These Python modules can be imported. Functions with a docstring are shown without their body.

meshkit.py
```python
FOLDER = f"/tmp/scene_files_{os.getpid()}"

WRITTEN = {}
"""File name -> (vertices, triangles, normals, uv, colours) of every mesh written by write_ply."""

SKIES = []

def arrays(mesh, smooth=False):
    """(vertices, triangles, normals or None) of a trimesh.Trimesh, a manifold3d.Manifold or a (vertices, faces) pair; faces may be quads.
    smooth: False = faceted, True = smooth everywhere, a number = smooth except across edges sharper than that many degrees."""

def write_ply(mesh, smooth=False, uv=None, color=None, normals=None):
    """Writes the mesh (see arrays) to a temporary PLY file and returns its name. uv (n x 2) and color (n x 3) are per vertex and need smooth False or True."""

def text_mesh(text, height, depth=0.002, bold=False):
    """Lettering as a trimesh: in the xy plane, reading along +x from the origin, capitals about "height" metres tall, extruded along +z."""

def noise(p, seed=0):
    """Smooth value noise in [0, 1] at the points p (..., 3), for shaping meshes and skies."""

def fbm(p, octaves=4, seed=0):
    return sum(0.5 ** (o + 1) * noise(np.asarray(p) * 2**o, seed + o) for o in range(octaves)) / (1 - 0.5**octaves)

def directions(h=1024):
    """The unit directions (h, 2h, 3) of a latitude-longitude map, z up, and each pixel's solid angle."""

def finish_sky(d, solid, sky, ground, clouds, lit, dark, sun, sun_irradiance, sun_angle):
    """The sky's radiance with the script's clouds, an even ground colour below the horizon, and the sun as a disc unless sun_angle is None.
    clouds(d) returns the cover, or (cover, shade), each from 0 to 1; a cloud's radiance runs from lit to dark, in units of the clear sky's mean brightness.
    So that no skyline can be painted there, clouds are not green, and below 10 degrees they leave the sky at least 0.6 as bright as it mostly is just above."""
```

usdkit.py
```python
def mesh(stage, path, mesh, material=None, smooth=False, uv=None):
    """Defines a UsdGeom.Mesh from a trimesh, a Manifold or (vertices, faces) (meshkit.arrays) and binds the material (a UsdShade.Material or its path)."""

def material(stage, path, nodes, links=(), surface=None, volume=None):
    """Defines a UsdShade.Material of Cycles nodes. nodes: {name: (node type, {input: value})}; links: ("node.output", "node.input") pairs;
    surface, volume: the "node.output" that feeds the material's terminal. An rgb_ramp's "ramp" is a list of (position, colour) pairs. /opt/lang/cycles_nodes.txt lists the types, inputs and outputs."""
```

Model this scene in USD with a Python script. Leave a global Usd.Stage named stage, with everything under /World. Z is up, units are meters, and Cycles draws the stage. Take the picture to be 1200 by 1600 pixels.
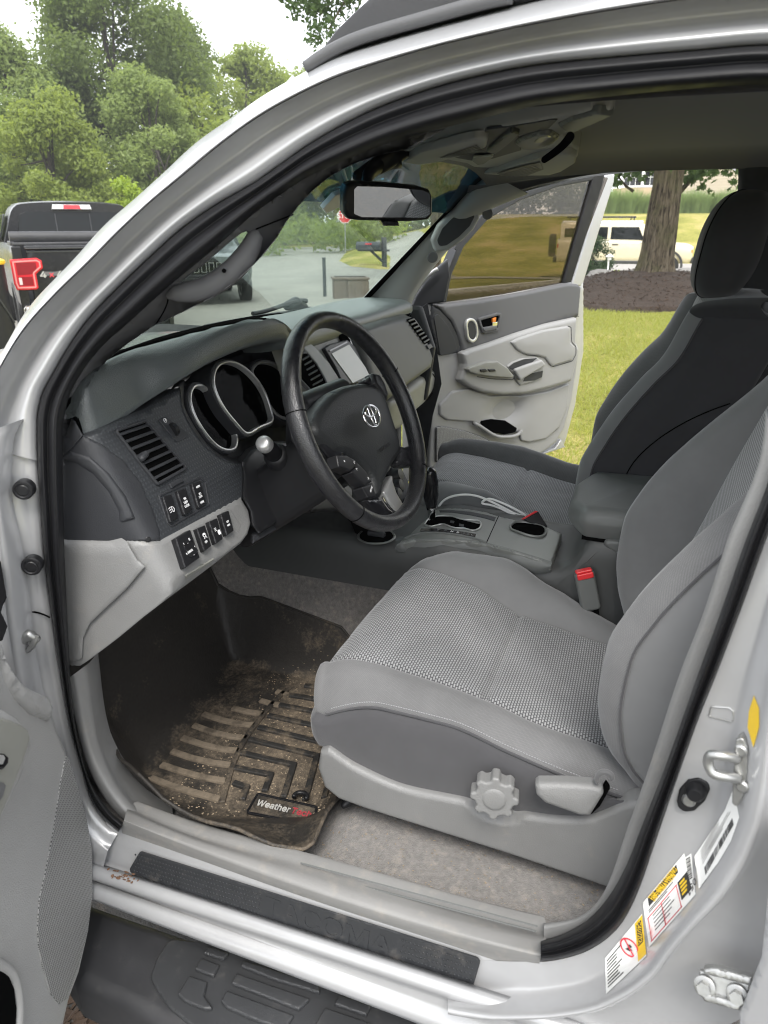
import math, random, numpy as np, trimesh, usdkit, meshkit
from pxr import Usd, UsdGeom, UsdLux, UsdShade, Sdf, Gf, Vt
from shapely.geometry import Polygon, LineString, Point, MultiPolygon, box as sbox
from shapely import affinity
import shapely
import manifold3d as m3
from scipy.spatial import Delaunay
from scipy.interpolate import CubicSpline, PchipInterpolator

stage = Usd.Stage.CreateInMemory()
UsdGeom.SetStageUpAxis(stage, 'Z'); UsdGeom.SetStageMetersPerUnit(stage, 1.0)
world = UsdGeom.Xform.Define(stage, '/World'); stage.SetDefaultPrim(world.GetPrim())
UsdGeom.Scope.Define(stage, '/World/Looks')

# ---------------------------------------------------------------- camera, sky, sun, exposure
EXPOSURE = 1.6
C = np.array([-1.425, 0.0, 1.5]); YAW, PITCH, F = math.radians(20), math.radians(22), 1110.0
_h = np.array([math.cos(YAW), math.sin(YAW), 0]); FW = _h*math.cos(PITCH) - np.array([0, 0, math.sin(PITCH)])
RT = np.array([math.sin(YAW), -math.cos(YAW), 0]); UP = np.cross(RT, FW)
cam = UsdGeom.Camera.Define(stage, '/World/camera')
m = Gf.Matrix4d(*[float(q) for q in (*RT, 0, *UP, 0, *(-FW), 0, *C, 1)])
cam.AddTransformOp().Set(m)
cam.CreateHorizontalApertureAttr(36.0); cam.CreateVerticalApertureAttr(48.0)
cam.CreateFocalLengthAttr(36.0*F/1200); cam.CreateClippingRangeAttr(Gf.Vec2f(0.05, 2000))
cam.CreateFStopAttr(11.0); cam.CreateFocusDistanceAttr(1.5)
cam.CreateExposureAttr(EXPOSURE)
SUN_EL, SUN_AZ = math.radians(58), math.radians(250)      # azimuth: atan2(x, y)
sund = np.array([math.sin(SUN_AZ)*math.cos(SUN_EL), math.cos(SUN_AZ)*math.cos(SUN_EL), math.sin(SUN_EL)])
dome = UsdLux.DomeLight.Define(stage, '/World/sky')
skym = usdkit.material(stage, '/World/Looks/overcast_sky', {
    'co': ('texture_coordinate', {}),
    'sky': ('sky_texture', {'sky_type': 'single_scattering', 'sun_disc': False, 'sun_elevation': SUN_EL, 'sun_rotation': SUN_AZ, 'aerosol_density': 2.0}),
    'n': ('noise_texture', {'scale': 1.6, 'detail': 4, 'roughness': 0.5}),
    'cl': ('rgb_ramp', {'ramp': [(0.3, (6.6, 6.8, 7.1)), (0.7, (8.6, 8.7, 8.9))]}),
    'mx': ('mix', {'fac': 0.9}),
    'bg': ('background_shader', {'strength': 0.11})},
    [('co.generated', 'n.vector'), ('n.fac', 'cl.fac'), ('sky.color', 'mx.color1'), ('cl.color', 'mx.color2'), ('mx.color', 'bg.color')], surface='bg.background')
UsdShade.MaterialBindingAPI.Apply(dome.GetPrim()).Bind(skym)
dome.GetPrim().SetCustomDataByKey('kind', 'structure'); dome.GetPrim().SetCustomDataByKey('label', 'white overcast sky')
sun = UsdLux.DistantLight.Define(stage, '/World/sun')
sun.CreateIntensityAttr(0.35); sun.CreateAngleAttr(25.0); sun.CreateNormalizeAttr(True) if hasattr(sun, 'CreateNormalizeAttr') else None
sun.CreateColorAttr(Gf.Vec3f(1.0, 0.97, 0.92))
_q = Gf.Rotation(Gf.Vec3d(0, 0, -1), Gf.Vec3d(*[float(-v) for v in sund]))
sun.AddTransformOp().Set(Gf.Matrix4d().SetRotate(_q))

# ---------------------------------------------------------------- sight lines: the calibrated survey of the photograph
def ray(px, py): return FW + (px-600)/F*RT + (800-py)/F*UP
def PX(px, py, x): d = ray(px, py); return C + d*(x-C[0])/d[0]
def PY(px, py, y): d = ray(px, py); return C + d*(y-C[1])/d[1]
def PZ(px, py, z): d = ray(px, py); return C + d*(z-C[2])/d[2]
def PD(px, py, t): return C + ray(px, py)*t
def unit(v): v = np.asarray(v, float); return v/np.linalg.norm(v)
class Plane:
    def __init__(s, p0, n, up=(0, 0, 1)):
        s.p, s.n = np.asarray(p0, float), unit(n)
        s.ex = unit(np.cross(up, s.n)); s.ey = np.cross(s.n, s.ex)
    def hit(s, px, py, off=0.0):
        d = ray(px, py); return C + d*(np.dot(s.p + off*s.n - C, s.n)/np.dot(d, s.n))
    def tt(s, px, py): d = ray(px, py); return np.dot(s.p - C, s.n)/np.dot(d, s.n)
    def loc(s, pts, off=0.0): return [((q-s.p)@s.ex, (q-s.p)@s.ey) for q in (s.hit(*p, off) for p in pts)]
    def w(s, uvd): uvd = np.asarray(uvd, float); return s.p + uvd[..., :1]*s.ex + uvd[..., 1:2]*s.ey + uvd[..., 2:3]*s.n

_a, _b = PZ(346, 1252, .556), PZ(490, 1046, .556)            # the mat's raised spine
SPINE_ROT = -math.atan2(*(lambda n: (n[1], n[0]))(unit([(_b-_a)[1], -(_b-_a)[0]])*np.sign((_b-_a)[1])))
SPINE_OFF = float(np.dot(unit([(_b-_a)[1], -(_b-_a)[0]])*np.sign((_b-_a)[1]), _a[:2]))
# ---------------------------------------------------------------- naming and tagging
used = {}
def numbered(parent, name):
    k = used.get((parent, name), 0); used[(parent, name)] = k+1
    return f'{parent}/{name}' + (f'_{k:03d}' if k else '')
def tag(path, label=None, cat=None, group=None, kind=None):
    p = stage.GetPrimAtPath(path)
    for k, v in (('label', label), ('category', cat), ('group', group), ('kind', kind)):
        if v: p.SetCustomDataByKey(k, v)
    return path
def thing(name, label, cat, loc=(0, 0, 0), rotz=0.0, group=None, kind=None):
    path = numbered('/World', name); x = UsdGeom.Xform.Define(stage, path)
    x.AddTranslateOp().Set(Gf.Vec3d(*map(float, loc)))
    if rotz: x.AddRotateZOp().Set(float(math.degrees(rotz)))
    return tag(path, label, cat, group, kind)
def xpart(parent, name, label=None):
    path = numbered(parent, name); UsdGeom.Xform.Define(stage, path); return tag(path, label)
def obj(name, mesh, mat, parent='/World', smooth=32, uv=None, label=None, cat=None, group=None, kind=None):
    path = numbered(parent, name)
    usdkit.mesh(stage, path, mesh, MAT[mat] if isinstance(mat, str) else mat, smooth=smooth, uv=uv)
    return tag(path, label, cat, group, kind)
def copies(src, name_loc_rot_label, group=None):
    out = []
    for loc, rz, sc, label in name_loc_rot_label:
        base = src.rsplit('/', 1)[1]
        path = numbered('/World', base); x = UsdGeom.Xform.Define(stage, path)
        x.GetPrim().GetReferences().AddInternalReference(src); x.GetPrim().SetInstanceable(True)
        x.ClearXformOpOrder()
        x.AddTranslateOp().Set(Gf.Vec3d(*map(float, loc))); x.AddRotateZOp().Set(math.degrees(rz)); x.AddScaleOp().Set(Gf.Vec3f(*[float(v) for v in (sc if np.ndim(sc) else (sc,)*3)]))
        tag(path, label, None, group); out.append(path)
    return out

# ---------------------------------------------------------------- mesh helpers
cat = trimesh.util.concatenate
def spline(P, n, smooth=True):
    P = np.asarray(P, float)
    s = np.r_[0, np.cumsum(np.linalg.norm(np.diff(P, axis=0), axis=1))]
    keep = np.r_[True, np.diff(s) > 1e-9]; P, s = P[keep], s[keep]
    q = np.linspace(0, s[-1], n)
    if smooth and len(P) > 2: return PchipInterpolator(s, P)(q) if smooth == 'pchip' else CubicSpline(s, P)(q)
    return np.stack([np.interp(q, s, P[:, k]) for k in range(P.shape[1])], 1)
def grid(rows, close=False):
    A = np.asarray(rows, float); r, c = A.shape[:2]
    i, j = np.meshgrid(np.arange(r-1), np.arange(c if close else c-1), indexing='ij')
    q = np.stack([i*c+j, i*c+(j+1) % c, (i+1)*c+(j+1) % c, (i+1)*c+j], -1).reshape(-1, 4)
    f = np.vstack([q[:, [0, 1, 2]], q[:, [0, 2, 3]]])
    return trimesh.Trimesh(A.reshape(-1, 3), f, process=False)
def loft(curves, n=60, m=None, smooth=True, close=False):
    R = np.array([spline(c, n, smooth) for c in curves])
    if m: R = np.stack([spline(R[:, k], m, True) for k in range(n)], 1)
    return grid(R, close)
def bx(c, s, r=0.0, R=None):
    if r:
        h = np.maximum(np.asarray(s, float)/2 - r, 1e-4)
        sp = m3.Manifold.sphere(r, 12)
        M = m3.Manifold.batch_hull([sp.translate([float(a*h[0]), float(b*h[1]), float(d*h[2])]) for a in (-1, 1) for b in (-1, 1) for d in (-1, 1)])
        v, f, _ = meshkit.arrays(M); g = trimesh.Trimesh(v, f, process=False)
    else: g = trimesh.creation.box(s)
    if R is not None: g.apply_transform(R)
    g.apply_translation(c); return g
def rotm(ax, a): return trimesh.transformations.rotation_matrix(a, ax)
def tube(P, r, sides=10, caps=True, n=None):
    P = np.asarray(P, float)
    if n: P = spline(P, n)
    k = len(P); r = np.atleast_1d(np.asarray(r, float)); r = np.interp(np.linspace(0, 1, k), np.linspace(0, 1, len(r)), r)
    t = np.gradient(P, axis=0); t /= np.linalg.norm(t, axis=1, keepdims=True)+1e-12
    a = np.cross(t[0], [0, 0, 1.0] if abs(t[0][2]) < .9 else [1.0, 0, 0]); a /= np.linalg.norm(a)
    rows = []; ang = np.arange(sides)*2*np.pi/sides
    for i in range(k):
        a = a - t[i]*(a@t[i]); a /= np.linalg.norm(a)+1e-12; b = np.cross(t[i], a)
        rows.append(P[i] + r[i]*(np.cos(ang)[:, None]*a + np.sin(ang)[:, None]*b))
    g = grid(rows, True)
    if caps:
        v = np.vstack([g.vertices, P[0], P[-1]]); N = len(g.vertices); j = np.arange(sides); e = (k-1)*sides
        f = np.vstack([g.faces, np.stack([(j+1) % sides, j, np.full(sides, N)], 1), np.stack([e+j, e+(j+1) % sides, np.full(sides, N+1)], 1)])
        g = trimesh.Trimesh(v, f, process=False)
    return g
def lathe(prof, n=32): return trimesh.creation.revolve(np.asarray(prof, float), sections=n)
def align(g, p, n, up=(0, 0, 1)):
    n = unit(n); ex = np.cross(up, n); ex = unit(ex) if np.linalg.norm(ex) > 1e-6 else np.array([1.0, 0, 0]); ey = np.cross(n, ex)
    T = np.eye(4); T[:3, 0], T[:3, 1], T[:3, 2], T[:3, 3] = ex, ey, n, p
    g = g.copy(); g.apply_transform(T); return g
def earcut(poly):
    v, f = trimesh.creation.triangulate_polygon(poly, engine='earcut'); return v, f
def polys(p): return [g for g in getattr(p, 'geoms', [p]) if g.geom_type == 'Polygon' and g.area > 1e-9]
def tri2d(poly, edge, band=0.0):
    """well-shaped triangles of a 2-D polygon, with rings of vertices along the border for a rounded edge"""
    if not edge and not band: return earcut(poly)
    x0, y0, x1, y1 = poly.bounds; edge = edge or max(x1-x0, y1-y0)/6
    seg = min(edge, max(band*1.6, edge*.35)) if band else edge
    pts, last = [], poly
    for k in ((0, .12, .38, .72, 1.0) if band else (0,)):
        q = poly.buffer(-band*k) if k else poly
        for g in polys(q):
            for ringc in (g.exterior, *g.interiors): pts.append(np.array(ringc.segmentize(seg if k < .5 else min(edge, seg*1.3)).coords)[:-1])
        last = q if not q.is_empty else last
    gx, gy = np.meshgrid(np.arange(x0+edge*.5, x1, edge), np.arange(y0+edge*.5, y1, edge*.87)); gx[1::2] += edge*.5
    G = np.c_[gx.ravel(), gy.ravel()]
    if len(G):
        pg = shapely.points(G); inn = last.buffer(-edge*.45); G = G[shapely.contains(inn, pg)] if not inn.is_empty else G[:0]
        pts.append(G)
    V = np.vstack(pts); _, i = np.unique(np.round(V/(edge*.02)), axis=0, return_index=True); V = V[np.sort(i)]
    f = Delaunay(V).simplices; cen = V[f].mean(1); f = f[shapely.contains(poly, shapely.points(cen))]
    a = V[f]; ar = (a[:, 1, 0]-a[:, 0, 0])*(a[:, 2, 1]-a[:, 0, 1])-(a[:, 1, 1]-a[:, 0, 1])*(a[:, 2, 0]-a[:, 0, 0]); f = f[np.abs(ar) > 1e-14]; ar = ar[np.abs(ar) > 1e-14]
    f = np.where((ar < 0)[:, None], f[:, ::-1], f)
    return V, f
def bevel_drop(d, r): d = np.clip(d, 0, r); return r - np.sqrt(np.maximum(r*r - (r-d)**2, 0))
def closed(front, back, faces):
    n = len(front); f2 = faces[:, ::-1]+n
    e = np.sort(np.vstack([faces[:, [0, 1]], faces[:, [1, 2]], faces[:, [2, 0]]]), 1)
    raw = np.vstack([faces[:, [0, 1]], faces[:, [1, 2]], faces[:, [2, 0]]])
    u, inv, cnt = np.unique(e, axis=0, return_inverse=True, return_counts=True)
    b = raw[cnt[inv.ravel()] == 1]
    side = np.vstack([np.stack([b[:, 1], b[:, 0], b[:, 0]+n], 1), np.stack([b[:, 1], b[:, 0]+n, b[:, 1]+n], 1)])
    return trimesh.Trimesh(np.vstack([front, back]), np.vstack([faces, f2, side]), process=False)
def plate(pl, uv, th=0.004, r=0.0, holes=(), edge=None, off=0.0, rnd=0.0, puff=0.0, dz=None):
    """a solid on a plane: outline in the plane's metres, front at off, th deep, edge radius r, corners rounded by rnd"""
    p = uv if isinstance(uv, Polygon) else Polygon(uv, holes)
    p = p.buffer(0)
    if rnd: p = p.buffer(-rnd).buffer(2*rnd).buffer(-rnd)
    p = max(polys(p), key=lambda q: q.area)
    v, f = tri2d(p, edge, r)
    d = shapely.distance(shapely.points(v), p.boundary) if (r or puff) else np.zeros(len(v))
    z = off - (bevel_drop(d, r) if r else 0)
    if puff: w = d.max() or 1; z = z + puff*np.sin(np.clip(d/w, 0, 1)*np.pi/2)
    if dz is not None: z = z + np.array([dz(*q) for q in v])
    a = v[f]; ar = np.cross(a[:, 1]-a[:, 0], a[:, 2]-a[:, 0])
    f = np.where((ar < 0)[:, None], f[:, ::-1], f)
    fr = pl.w(np.c_[v, np.broadcast_to(z, len(v))]); bk = pl.w(np.c_[v, np.full(len(v), off-th)])
    return closed(fr, bk, f)
def panel(pxpoly, fn, th=0.01, back=(1, 0, 0), r=0.0, holes=(), edge=14, rnd=0, push=None, raise_=0.0):
    """a solid whose outline was surveyed on the photograph: fn(px, py) -> point of the real surface; edge radius r metres (band in px given as (px, m))"""
    p = Polygon(pxpoly, holes).buffer(0)
    if rnd: p = p.buffer(-rnd).buffer(2*rnd).buffer(-rnd)
    p = max(polys(p), key=lambda q: q.area)
    band, depth = r if r else (0, 0)
    v, f = tri2d(p, edge, band)
    P = np.array([fn(*q) for q in v]); back = unit(back)
    if raise_: P = P - back*raise_
    if band:
        d = shapely.distance(shapely.points(v), p.boundary)
        P = P + back*(bevel_drop(d, band)/band*depth)[:, None]
    if push is not None: P = P + np.array([push(*q) for q in v])
    a = v[f]; ar = np.cross(a[:, 1]-a[:, 0], a[:, 2]-a[:, 0])
    f = np.where((ar > 0)[:, None], f[:, ::-1], f)      # picture y runs down
    return closed(P, P + back*th, f)
def sheet(pl, uv, off, edge=None):
    return plate(pl, uv, th=0.0006, off=off, edge=edge)
def text_on(pl, s, u, v, h, off, rot=0.0, depth=0.0006, bold=False, sx=1.0, center=True):
    g = meshkit.text_mesh(s, h, depth, bold); V = np.array(g.vertices)
    if center: V[:, 0] -= (V[:, 0].min()+V[:, 0].max())/2; V[:, 1] -= h/2
    V[:, 0] *= sx; c, sn = math.cos(rot), math.sin(rot)
    W = np.c_[u + V[:, 0]*c - V[:, 1]*sn, v + V[:, 0]*sn + V[:, 1]*c, V[:, 2]+off]
    return trimesh.Trimesh(pl.w(W), g.faces, process=False)
def blob(cs, rs, edge=0.01, it=8):
    """smooth solid through a chain of spheres"""
    M = m3.Manifold()
    sp = [m3.Manifold.sphere(float(r), 20).translate([float(q) for q in c]) for c, r in zip(cs, rs)]
    for a, b in zip(sp, sp[1:]): M = M + m3.Manifold.batch_hull([a, b])
    M = M.refine_to_length(edge); v, f, _ = meshkit.arrays(M)
    g = trimesh.Trimesh(v, f); trimesh.smoothing.filter_taubin(g, iterations=it); return g
def hullblob(cs, rs, edge=None, it=0):
    M = m3.Manifold.batch_hull([m3.Manifold.sphere(float(r), 20).translate([float(q) for q in c]) for c, r in zip(cs, rs)])
    if edge: M = M.refine_to_length(edge)
    v, f, _ = meshkit.arrays(M); g = trimesh.Trimesh(v, f)
    if it: trimesh.smoothing.filter_taubin(g, iterations=it)
    return g
def ss(x, a, b): t = np.clip((np.asarray(x, float)-a)/(b-a), 0, 1); return t*t*(3-2*t)

# ---------------------------------------------------------------- materials
MAT = {}
def mk(name, nodes, links, surface='p.BSDF'):
    MAT[name] = usdkit.material(stage, '/World/Looks/'+name, nodes, links, surface=surface)
def plain(name, col, rough=0.5, metal=0.0, spec=0.5, bump=0.0, scale=300, var=0.0, vscale=6.0, coat=0.0, detail=3, sheen=0.0, bump_d=0.001, dirt=None, vor=False, rvar=0.0):
    """surface with fine grain relief (bump), soft tone variation (var) and wear (dirt colour, amount, scale)"""
    N = {'g': ('geometry', {}), 'p': ('principled_bsdf', {'base_color': col, 'roughness': rough, 'metallic': metal, 'specular_ior_level': spec, 'coat_weight': coat, 'coat_roughness': .08, 'sheen_weight': sheen})}
    L = []; c = None
    if var or dirt:
        N['vn'] = ('noise_texture', {'scale': vscale, 'detail': 5, 'roughness': .6}); L.append(('g.position', 'vn.vector'))
        N['vr'] = ('rgb_ramp', {'ramp': [(.28, tuple(q*(1-var) for q in col)), (.72, tuple(min(q*(1+var), 1) for q in col))]}); L.append(('vn.fac', 'vr.fac')); c = 'vr.color'
    if dirt:
        dc, amt, ds = dirt
        N['dn'] = ('noise_texture', {'scale': ds, 'detail': 7, 'roughness': .68}); L.append(('g.position', 'dn.vector'))
        N['dr'] = ('map_range', {'from_min': .62-.3*amt, 'from_max': .72, 'to_min': 0., 'to_max': min(1, .35+amt), 'clamp': True}); L.append(('dn.fac', 'dr.value'))
        N['dm'] = ('mix', {'color2': dc}); L += [('dr.result', 'dm.fac'), (c, 'dm.color1')]; c = 'dm.color'
    if c: L.append((c, 'p.base_color'))
    if rvar:
        N['rn'] = ('noise_texture', {'scale': vscale*4, 'detail': 4}); L.append(('g.position', 'rn.vector'))
        N['rr'] = ('map_range', {'from_min': .3, 'from_max': .7, 'to_min': rough-rvar, 'to_max': rough+rvar}); L += [('rn.fac', 'rr.value'), ('rr.result', 'p.roughness')]
    if bump:
        if vor: N['bn'] = ('voronoi_texture', {'scale': scale, 'feature': 'f1'}); o = 'bn.distance'
        else: N['bn'] = ('noise_texture', {'scale': scale, 'detail': detail, 'roughness': .55}); o = 'bn.fac'
        N['b'] = ('bump', {'strength': bump, 'distance': bump_d}); L += [('g.position', 'bn.vector'), (o, 'b.height'), ('b.normal', 'p.normal')]
    mk(name, N, L)

def paint(name, col, metal, rough, flake=0.12, coat=.8):
    mk(name, {'g': ('geometry', {}), 'fn': ('voronoi_texture', {'scale': 1400}), 'fb': ('bump', {'strength': flake, 'distance': .0004}),
        'dn': ('noise_texture', {'scale': 9, 'detail': 8, 'roughness': .7}), 'dr': ('map_range', {'from_min': .5, 'from_max': .75, 'to_min': rough, 'to_max': rough+.14, 'clamp': True}),
        'cr': ('rgb_ramp', {'ramp': [(.35, col), (.8, tuple(q*.86 for q in col))]}),
        'p': ('principled_bsdf', {'metallic': metal, 'coat_weight': coat, 'coat_roughness': .12})},
       [('g.position', 'fn.vector'), ('fn.distance', 'fb.height'), ('fb.normal', 'p.normal'), ('g.position', 'dn.vector'), ('dn.fac', 'dr.value'), ('dr.result', 'p.roughness'), ('dn.fac', 'cr.fac'), ('cr.color', 'p.base_color')])
paint('silver_paint', (.385, .385, .388), .25, .34)
paint('black_paint', (.006, .006, .007), .0, .22, coat=.0)
paint('dark_paint', (.02, .024, .03), .2, .25)
paint('cream_paint', (.62, .555, .41), .0, .35)
paint('white_paint', (.75, .75, .75), .0, .35)
plain('rubber', (.007, .007, .008), .5, spec=.28, bump=.15, scale=160, var=.25, rvar=.1)
plain('rubber_dusty', (.030, .030, .032), .5, bump=.2, scale=300, var=.25, dirt=((.075, .072, .068), .12, 20), rvar=.08)
plain('trim_grey', (.095, .095, .098), .6, spec=.35, bump=.35, scale=900, vor=True, bump_d=.0006)
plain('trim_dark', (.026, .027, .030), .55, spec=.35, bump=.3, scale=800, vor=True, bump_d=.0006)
plain('pad_grey', (.070, .080, .080), .40, bump=.5, scale=620, vor=True, bump_d=.0008, spec=.9)
plain('airbag_grey', (.038, .040, .038), .48, bump=.4, scale=700, vor=True, bump_d=.0006)
plain('plastic_grey', (.178, .177, .173), .48, bump=.45, scale=560, vor=True, bump_d=.0006, var=.09, dirt=((.24, .225, .20), .10, 22), rvar=.08)
plain('plastic_scuffed', (.19, .187, .18), .55, bump=.25, scale=700, vor=True, bump_d=.0005, var=.1, dirt=((.27, .25, .22), .3, 30))
plain('plastic_warm', (.19, .19, .17), .5, bump=.22, scale=900, vor=True, bump_d=.0005)
plain('console_grey', (.112, .117, .113), .48, bump=.3, scale=900, vor=True, bump_d=.0005, var=.06)
plain('console_plate', (.165, .17, .16), .38, metal=.25, bump=.1, scale=1500, bump_d=.0003)
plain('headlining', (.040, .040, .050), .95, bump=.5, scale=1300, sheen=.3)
plain('black_plastic', (.010, .010, .011), .42, spec=.3, bump=.12, scale=900, bump_d=.0004)
plain('black_gloss', (.006, .006, .007), .12); plain('car_glass', (.005, .006, .006), .03, spec=.3)
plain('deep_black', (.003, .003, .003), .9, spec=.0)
plain('leather', (.009, .009, .010), .34, bump=.5, scale=520, vor=True, bump_d=.0008, rvar=.12, spec=.6, vscale=9)
plain('hub_black', (.015, .016, .0165), .48, spec=.35, bump=.5, scale=500, vor=True, bump_d=.0006)
plain('chrome', (.75, .75, .76), .12, metal=1.0)
plain('satin_silver', (.50, .50, .49), .32, metal=.7, bump=.05, scale=1500)
plain('zinc', (.36, .36, .35), .38, metal=.9, bump=.3, scale=120, var=.15, vscale=40)
plain('white_mark', (.75, .75, .75), .6)
plain('grey_mark', (.10, .10, .105), .6)
plain('red_plastic', (.62, .03, .035), .3)
plain('orange_plastic', (.75, .22, .03), .4)
plain('yellow_plastic', (.75, .47, .02), .45)
plain('white_plastic', (.78, .78, .76), .4)
plain('sticker_white', (.72, .72, .70), .5, var=.06, vscale=30)
plain('sticker_yellow', (.72, .48, .03), .5)
plain('print_black', (.03, .03, .03), .6)
plain('badge_white', (.36, .35, .33), .8, var=.3, vscale=120)
plain('badge_red', (.30, .03, .04), .8, var=.3, vscale=120)
plain('print_red', (.55, .04, .06), .6)
plain('screen_glass', (.30, .30, .24), .22, spec=.6)
plain('scuff_black', (.020, .021, .023), .42, bump=.25, scale=300, dirt=((.11, .10, .09), .25, 22))
plain('step_black', (.032, .033, .035), .5, bump=.3, scale=700, var=.2, dirt=((.075, .072, .068), .12, 24))
plain('carpet', (.165, .152, .14), .95, bump=1.0, scale=520, var=.3, vscale=120, sheen=.3, bump_d=.004, dirt=((.30, .26, .21), .3, 60))
plain('pillar_lit', (.27, .275, .275), .6, spec=.35, bump=.35, scale=900, vor=True, bump_d=.0006)  # paler copy of the pillar plastic, windshield light put into its colour
plain('visor_grey', (.33, .33, .31), .8, bump=.3, scale=1200)
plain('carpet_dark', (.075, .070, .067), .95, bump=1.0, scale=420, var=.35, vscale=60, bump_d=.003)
plain('crumbs', (.30, .235, .16), .9, var=.5, vscale=90)
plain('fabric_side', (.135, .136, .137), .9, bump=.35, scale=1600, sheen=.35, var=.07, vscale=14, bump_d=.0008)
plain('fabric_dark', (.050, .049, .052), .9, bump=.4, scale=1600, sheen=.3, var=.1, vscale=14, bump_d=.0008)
plain('fabric_shaded', (.026, .026, .029), .9, bump=.4, scale=1600, sheen=.12, var=.1, vscale=14, bump_d=.0008)  # dark grey cloth darkened further, its shade put into the colour
plain('plastic_light', (.262, .260, .254), .48, bump=.5, scale=520, vor=True, bump_d=.0005, var=.04)
plain('console_shaded', (.05, .052, .051), .5, bump=.3, scale=900, vor=True, bump_d=.0005, var=.06)  # console plastic with the low light on its sides put into the colour
plain('stitch', (.30, .30, .31), .8)
def weave(name, a, b, cell, bump, rough=.85):
    """woven cloth: staggered cells along the cloth's own directions"""
    mk(name, {'uv': ('texture_coordinate', {}), 'm': ('mapping', {'scale': (1/cell, 1/cell*1.0, 1)}),
        'br': ('brick_texture', {'scale': 1.0, 'mortar_size': .21, 'mortar_smooth': .9, 'brick_width': .95, 'row_height': .62, 'color1': (1, 1, 1), 'color2': (.9, .9, .9), 'mortar': (0, 0, 0)}),
        'g': ('geometry', {}), 'n': ('noise_texture', {'scale': 6, 'detail': 8, 'roughness': .65}), 'nr': ('map_range', {'from_min': .3, 'from_max': .7, 'to_min': .78, 'to_max': 1.14}),
        'cm': ('mix', {'color1': b, 'color2': a}), 'cv': ('mix', {'mix_type': 'multiply', 'fac': 1.0}),
        'f': ('noise_texture', {'scale': 1800, 'detail': 2}), 'hm': ('math', {'math_type': 'multiply_add', 'value2': .18}),
        'b': ('bump', {'strength': bump, 'distance': .0016}), 'p': ('principled_bsdf', {'roughness': rough, 'sheen_weight': .25, 'specular_ior_level': .3})},
       [('uv.UV', 'm.vector'), ('m.vector', 'br.vector'), ('br.color', 'cm.fac'), ('g.position', 'n.vector'), ('n.fac', 'nr.value'), ('cm.color', 'cv.color1'), ('nr.result', 'cv.color2'), ('cv.color', 'p.base_color'),
        ('g.position', 'f.vector'), ('f.fac', 'hm.value1'), ('br.fac', 'hm.value3'), ('hm.value', 'b.height'), ('b.normal', 'p.normal')])
weave('fabric_mesh', (.29, .292, .295), (.042, .042, .045), .0067, .0)
weave('fabric_twill', (.168, .167, .167), (.105, .104, .105), .0028, .0)
def glass(name, tint, fac=1.0, rough=0.0):
    N = {'t': ('transparent_bsdf', {'color': tint}), 'gl': ('glossy_bsdf', {'color': (1, 1, 1), 'roughness': rough}), 'lw': ('layer_weight', {'blend': .5}), 'pw': ('math', {'math_type': 'power', 'value2': 5.0}), 'fr': ('math', {'math_type': 'multiply_add', 'value2': .92*fac, 'value3': .045*fac}), 'm': ('mix_closure', {})}
    mk(name, N, [('lw.facing', 'pw.value1'), ('pw.value', 'fr.value1'), ('fr.value', 'm.fac'), ('t.BSDF', 'm.closure1'), ('gl.BSDF', 'm.closure2')], surface='m.closure')
glass('glass_clear', (.86, .92, .89))
glass('glass_tint', (.45, .41, .36))
glass('glass_band', (.05, .16, .26))
glass('glass_dark', (.06, .07, .07)); glass('glass_gauge', (.25, .26, .27), .06)
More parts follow.
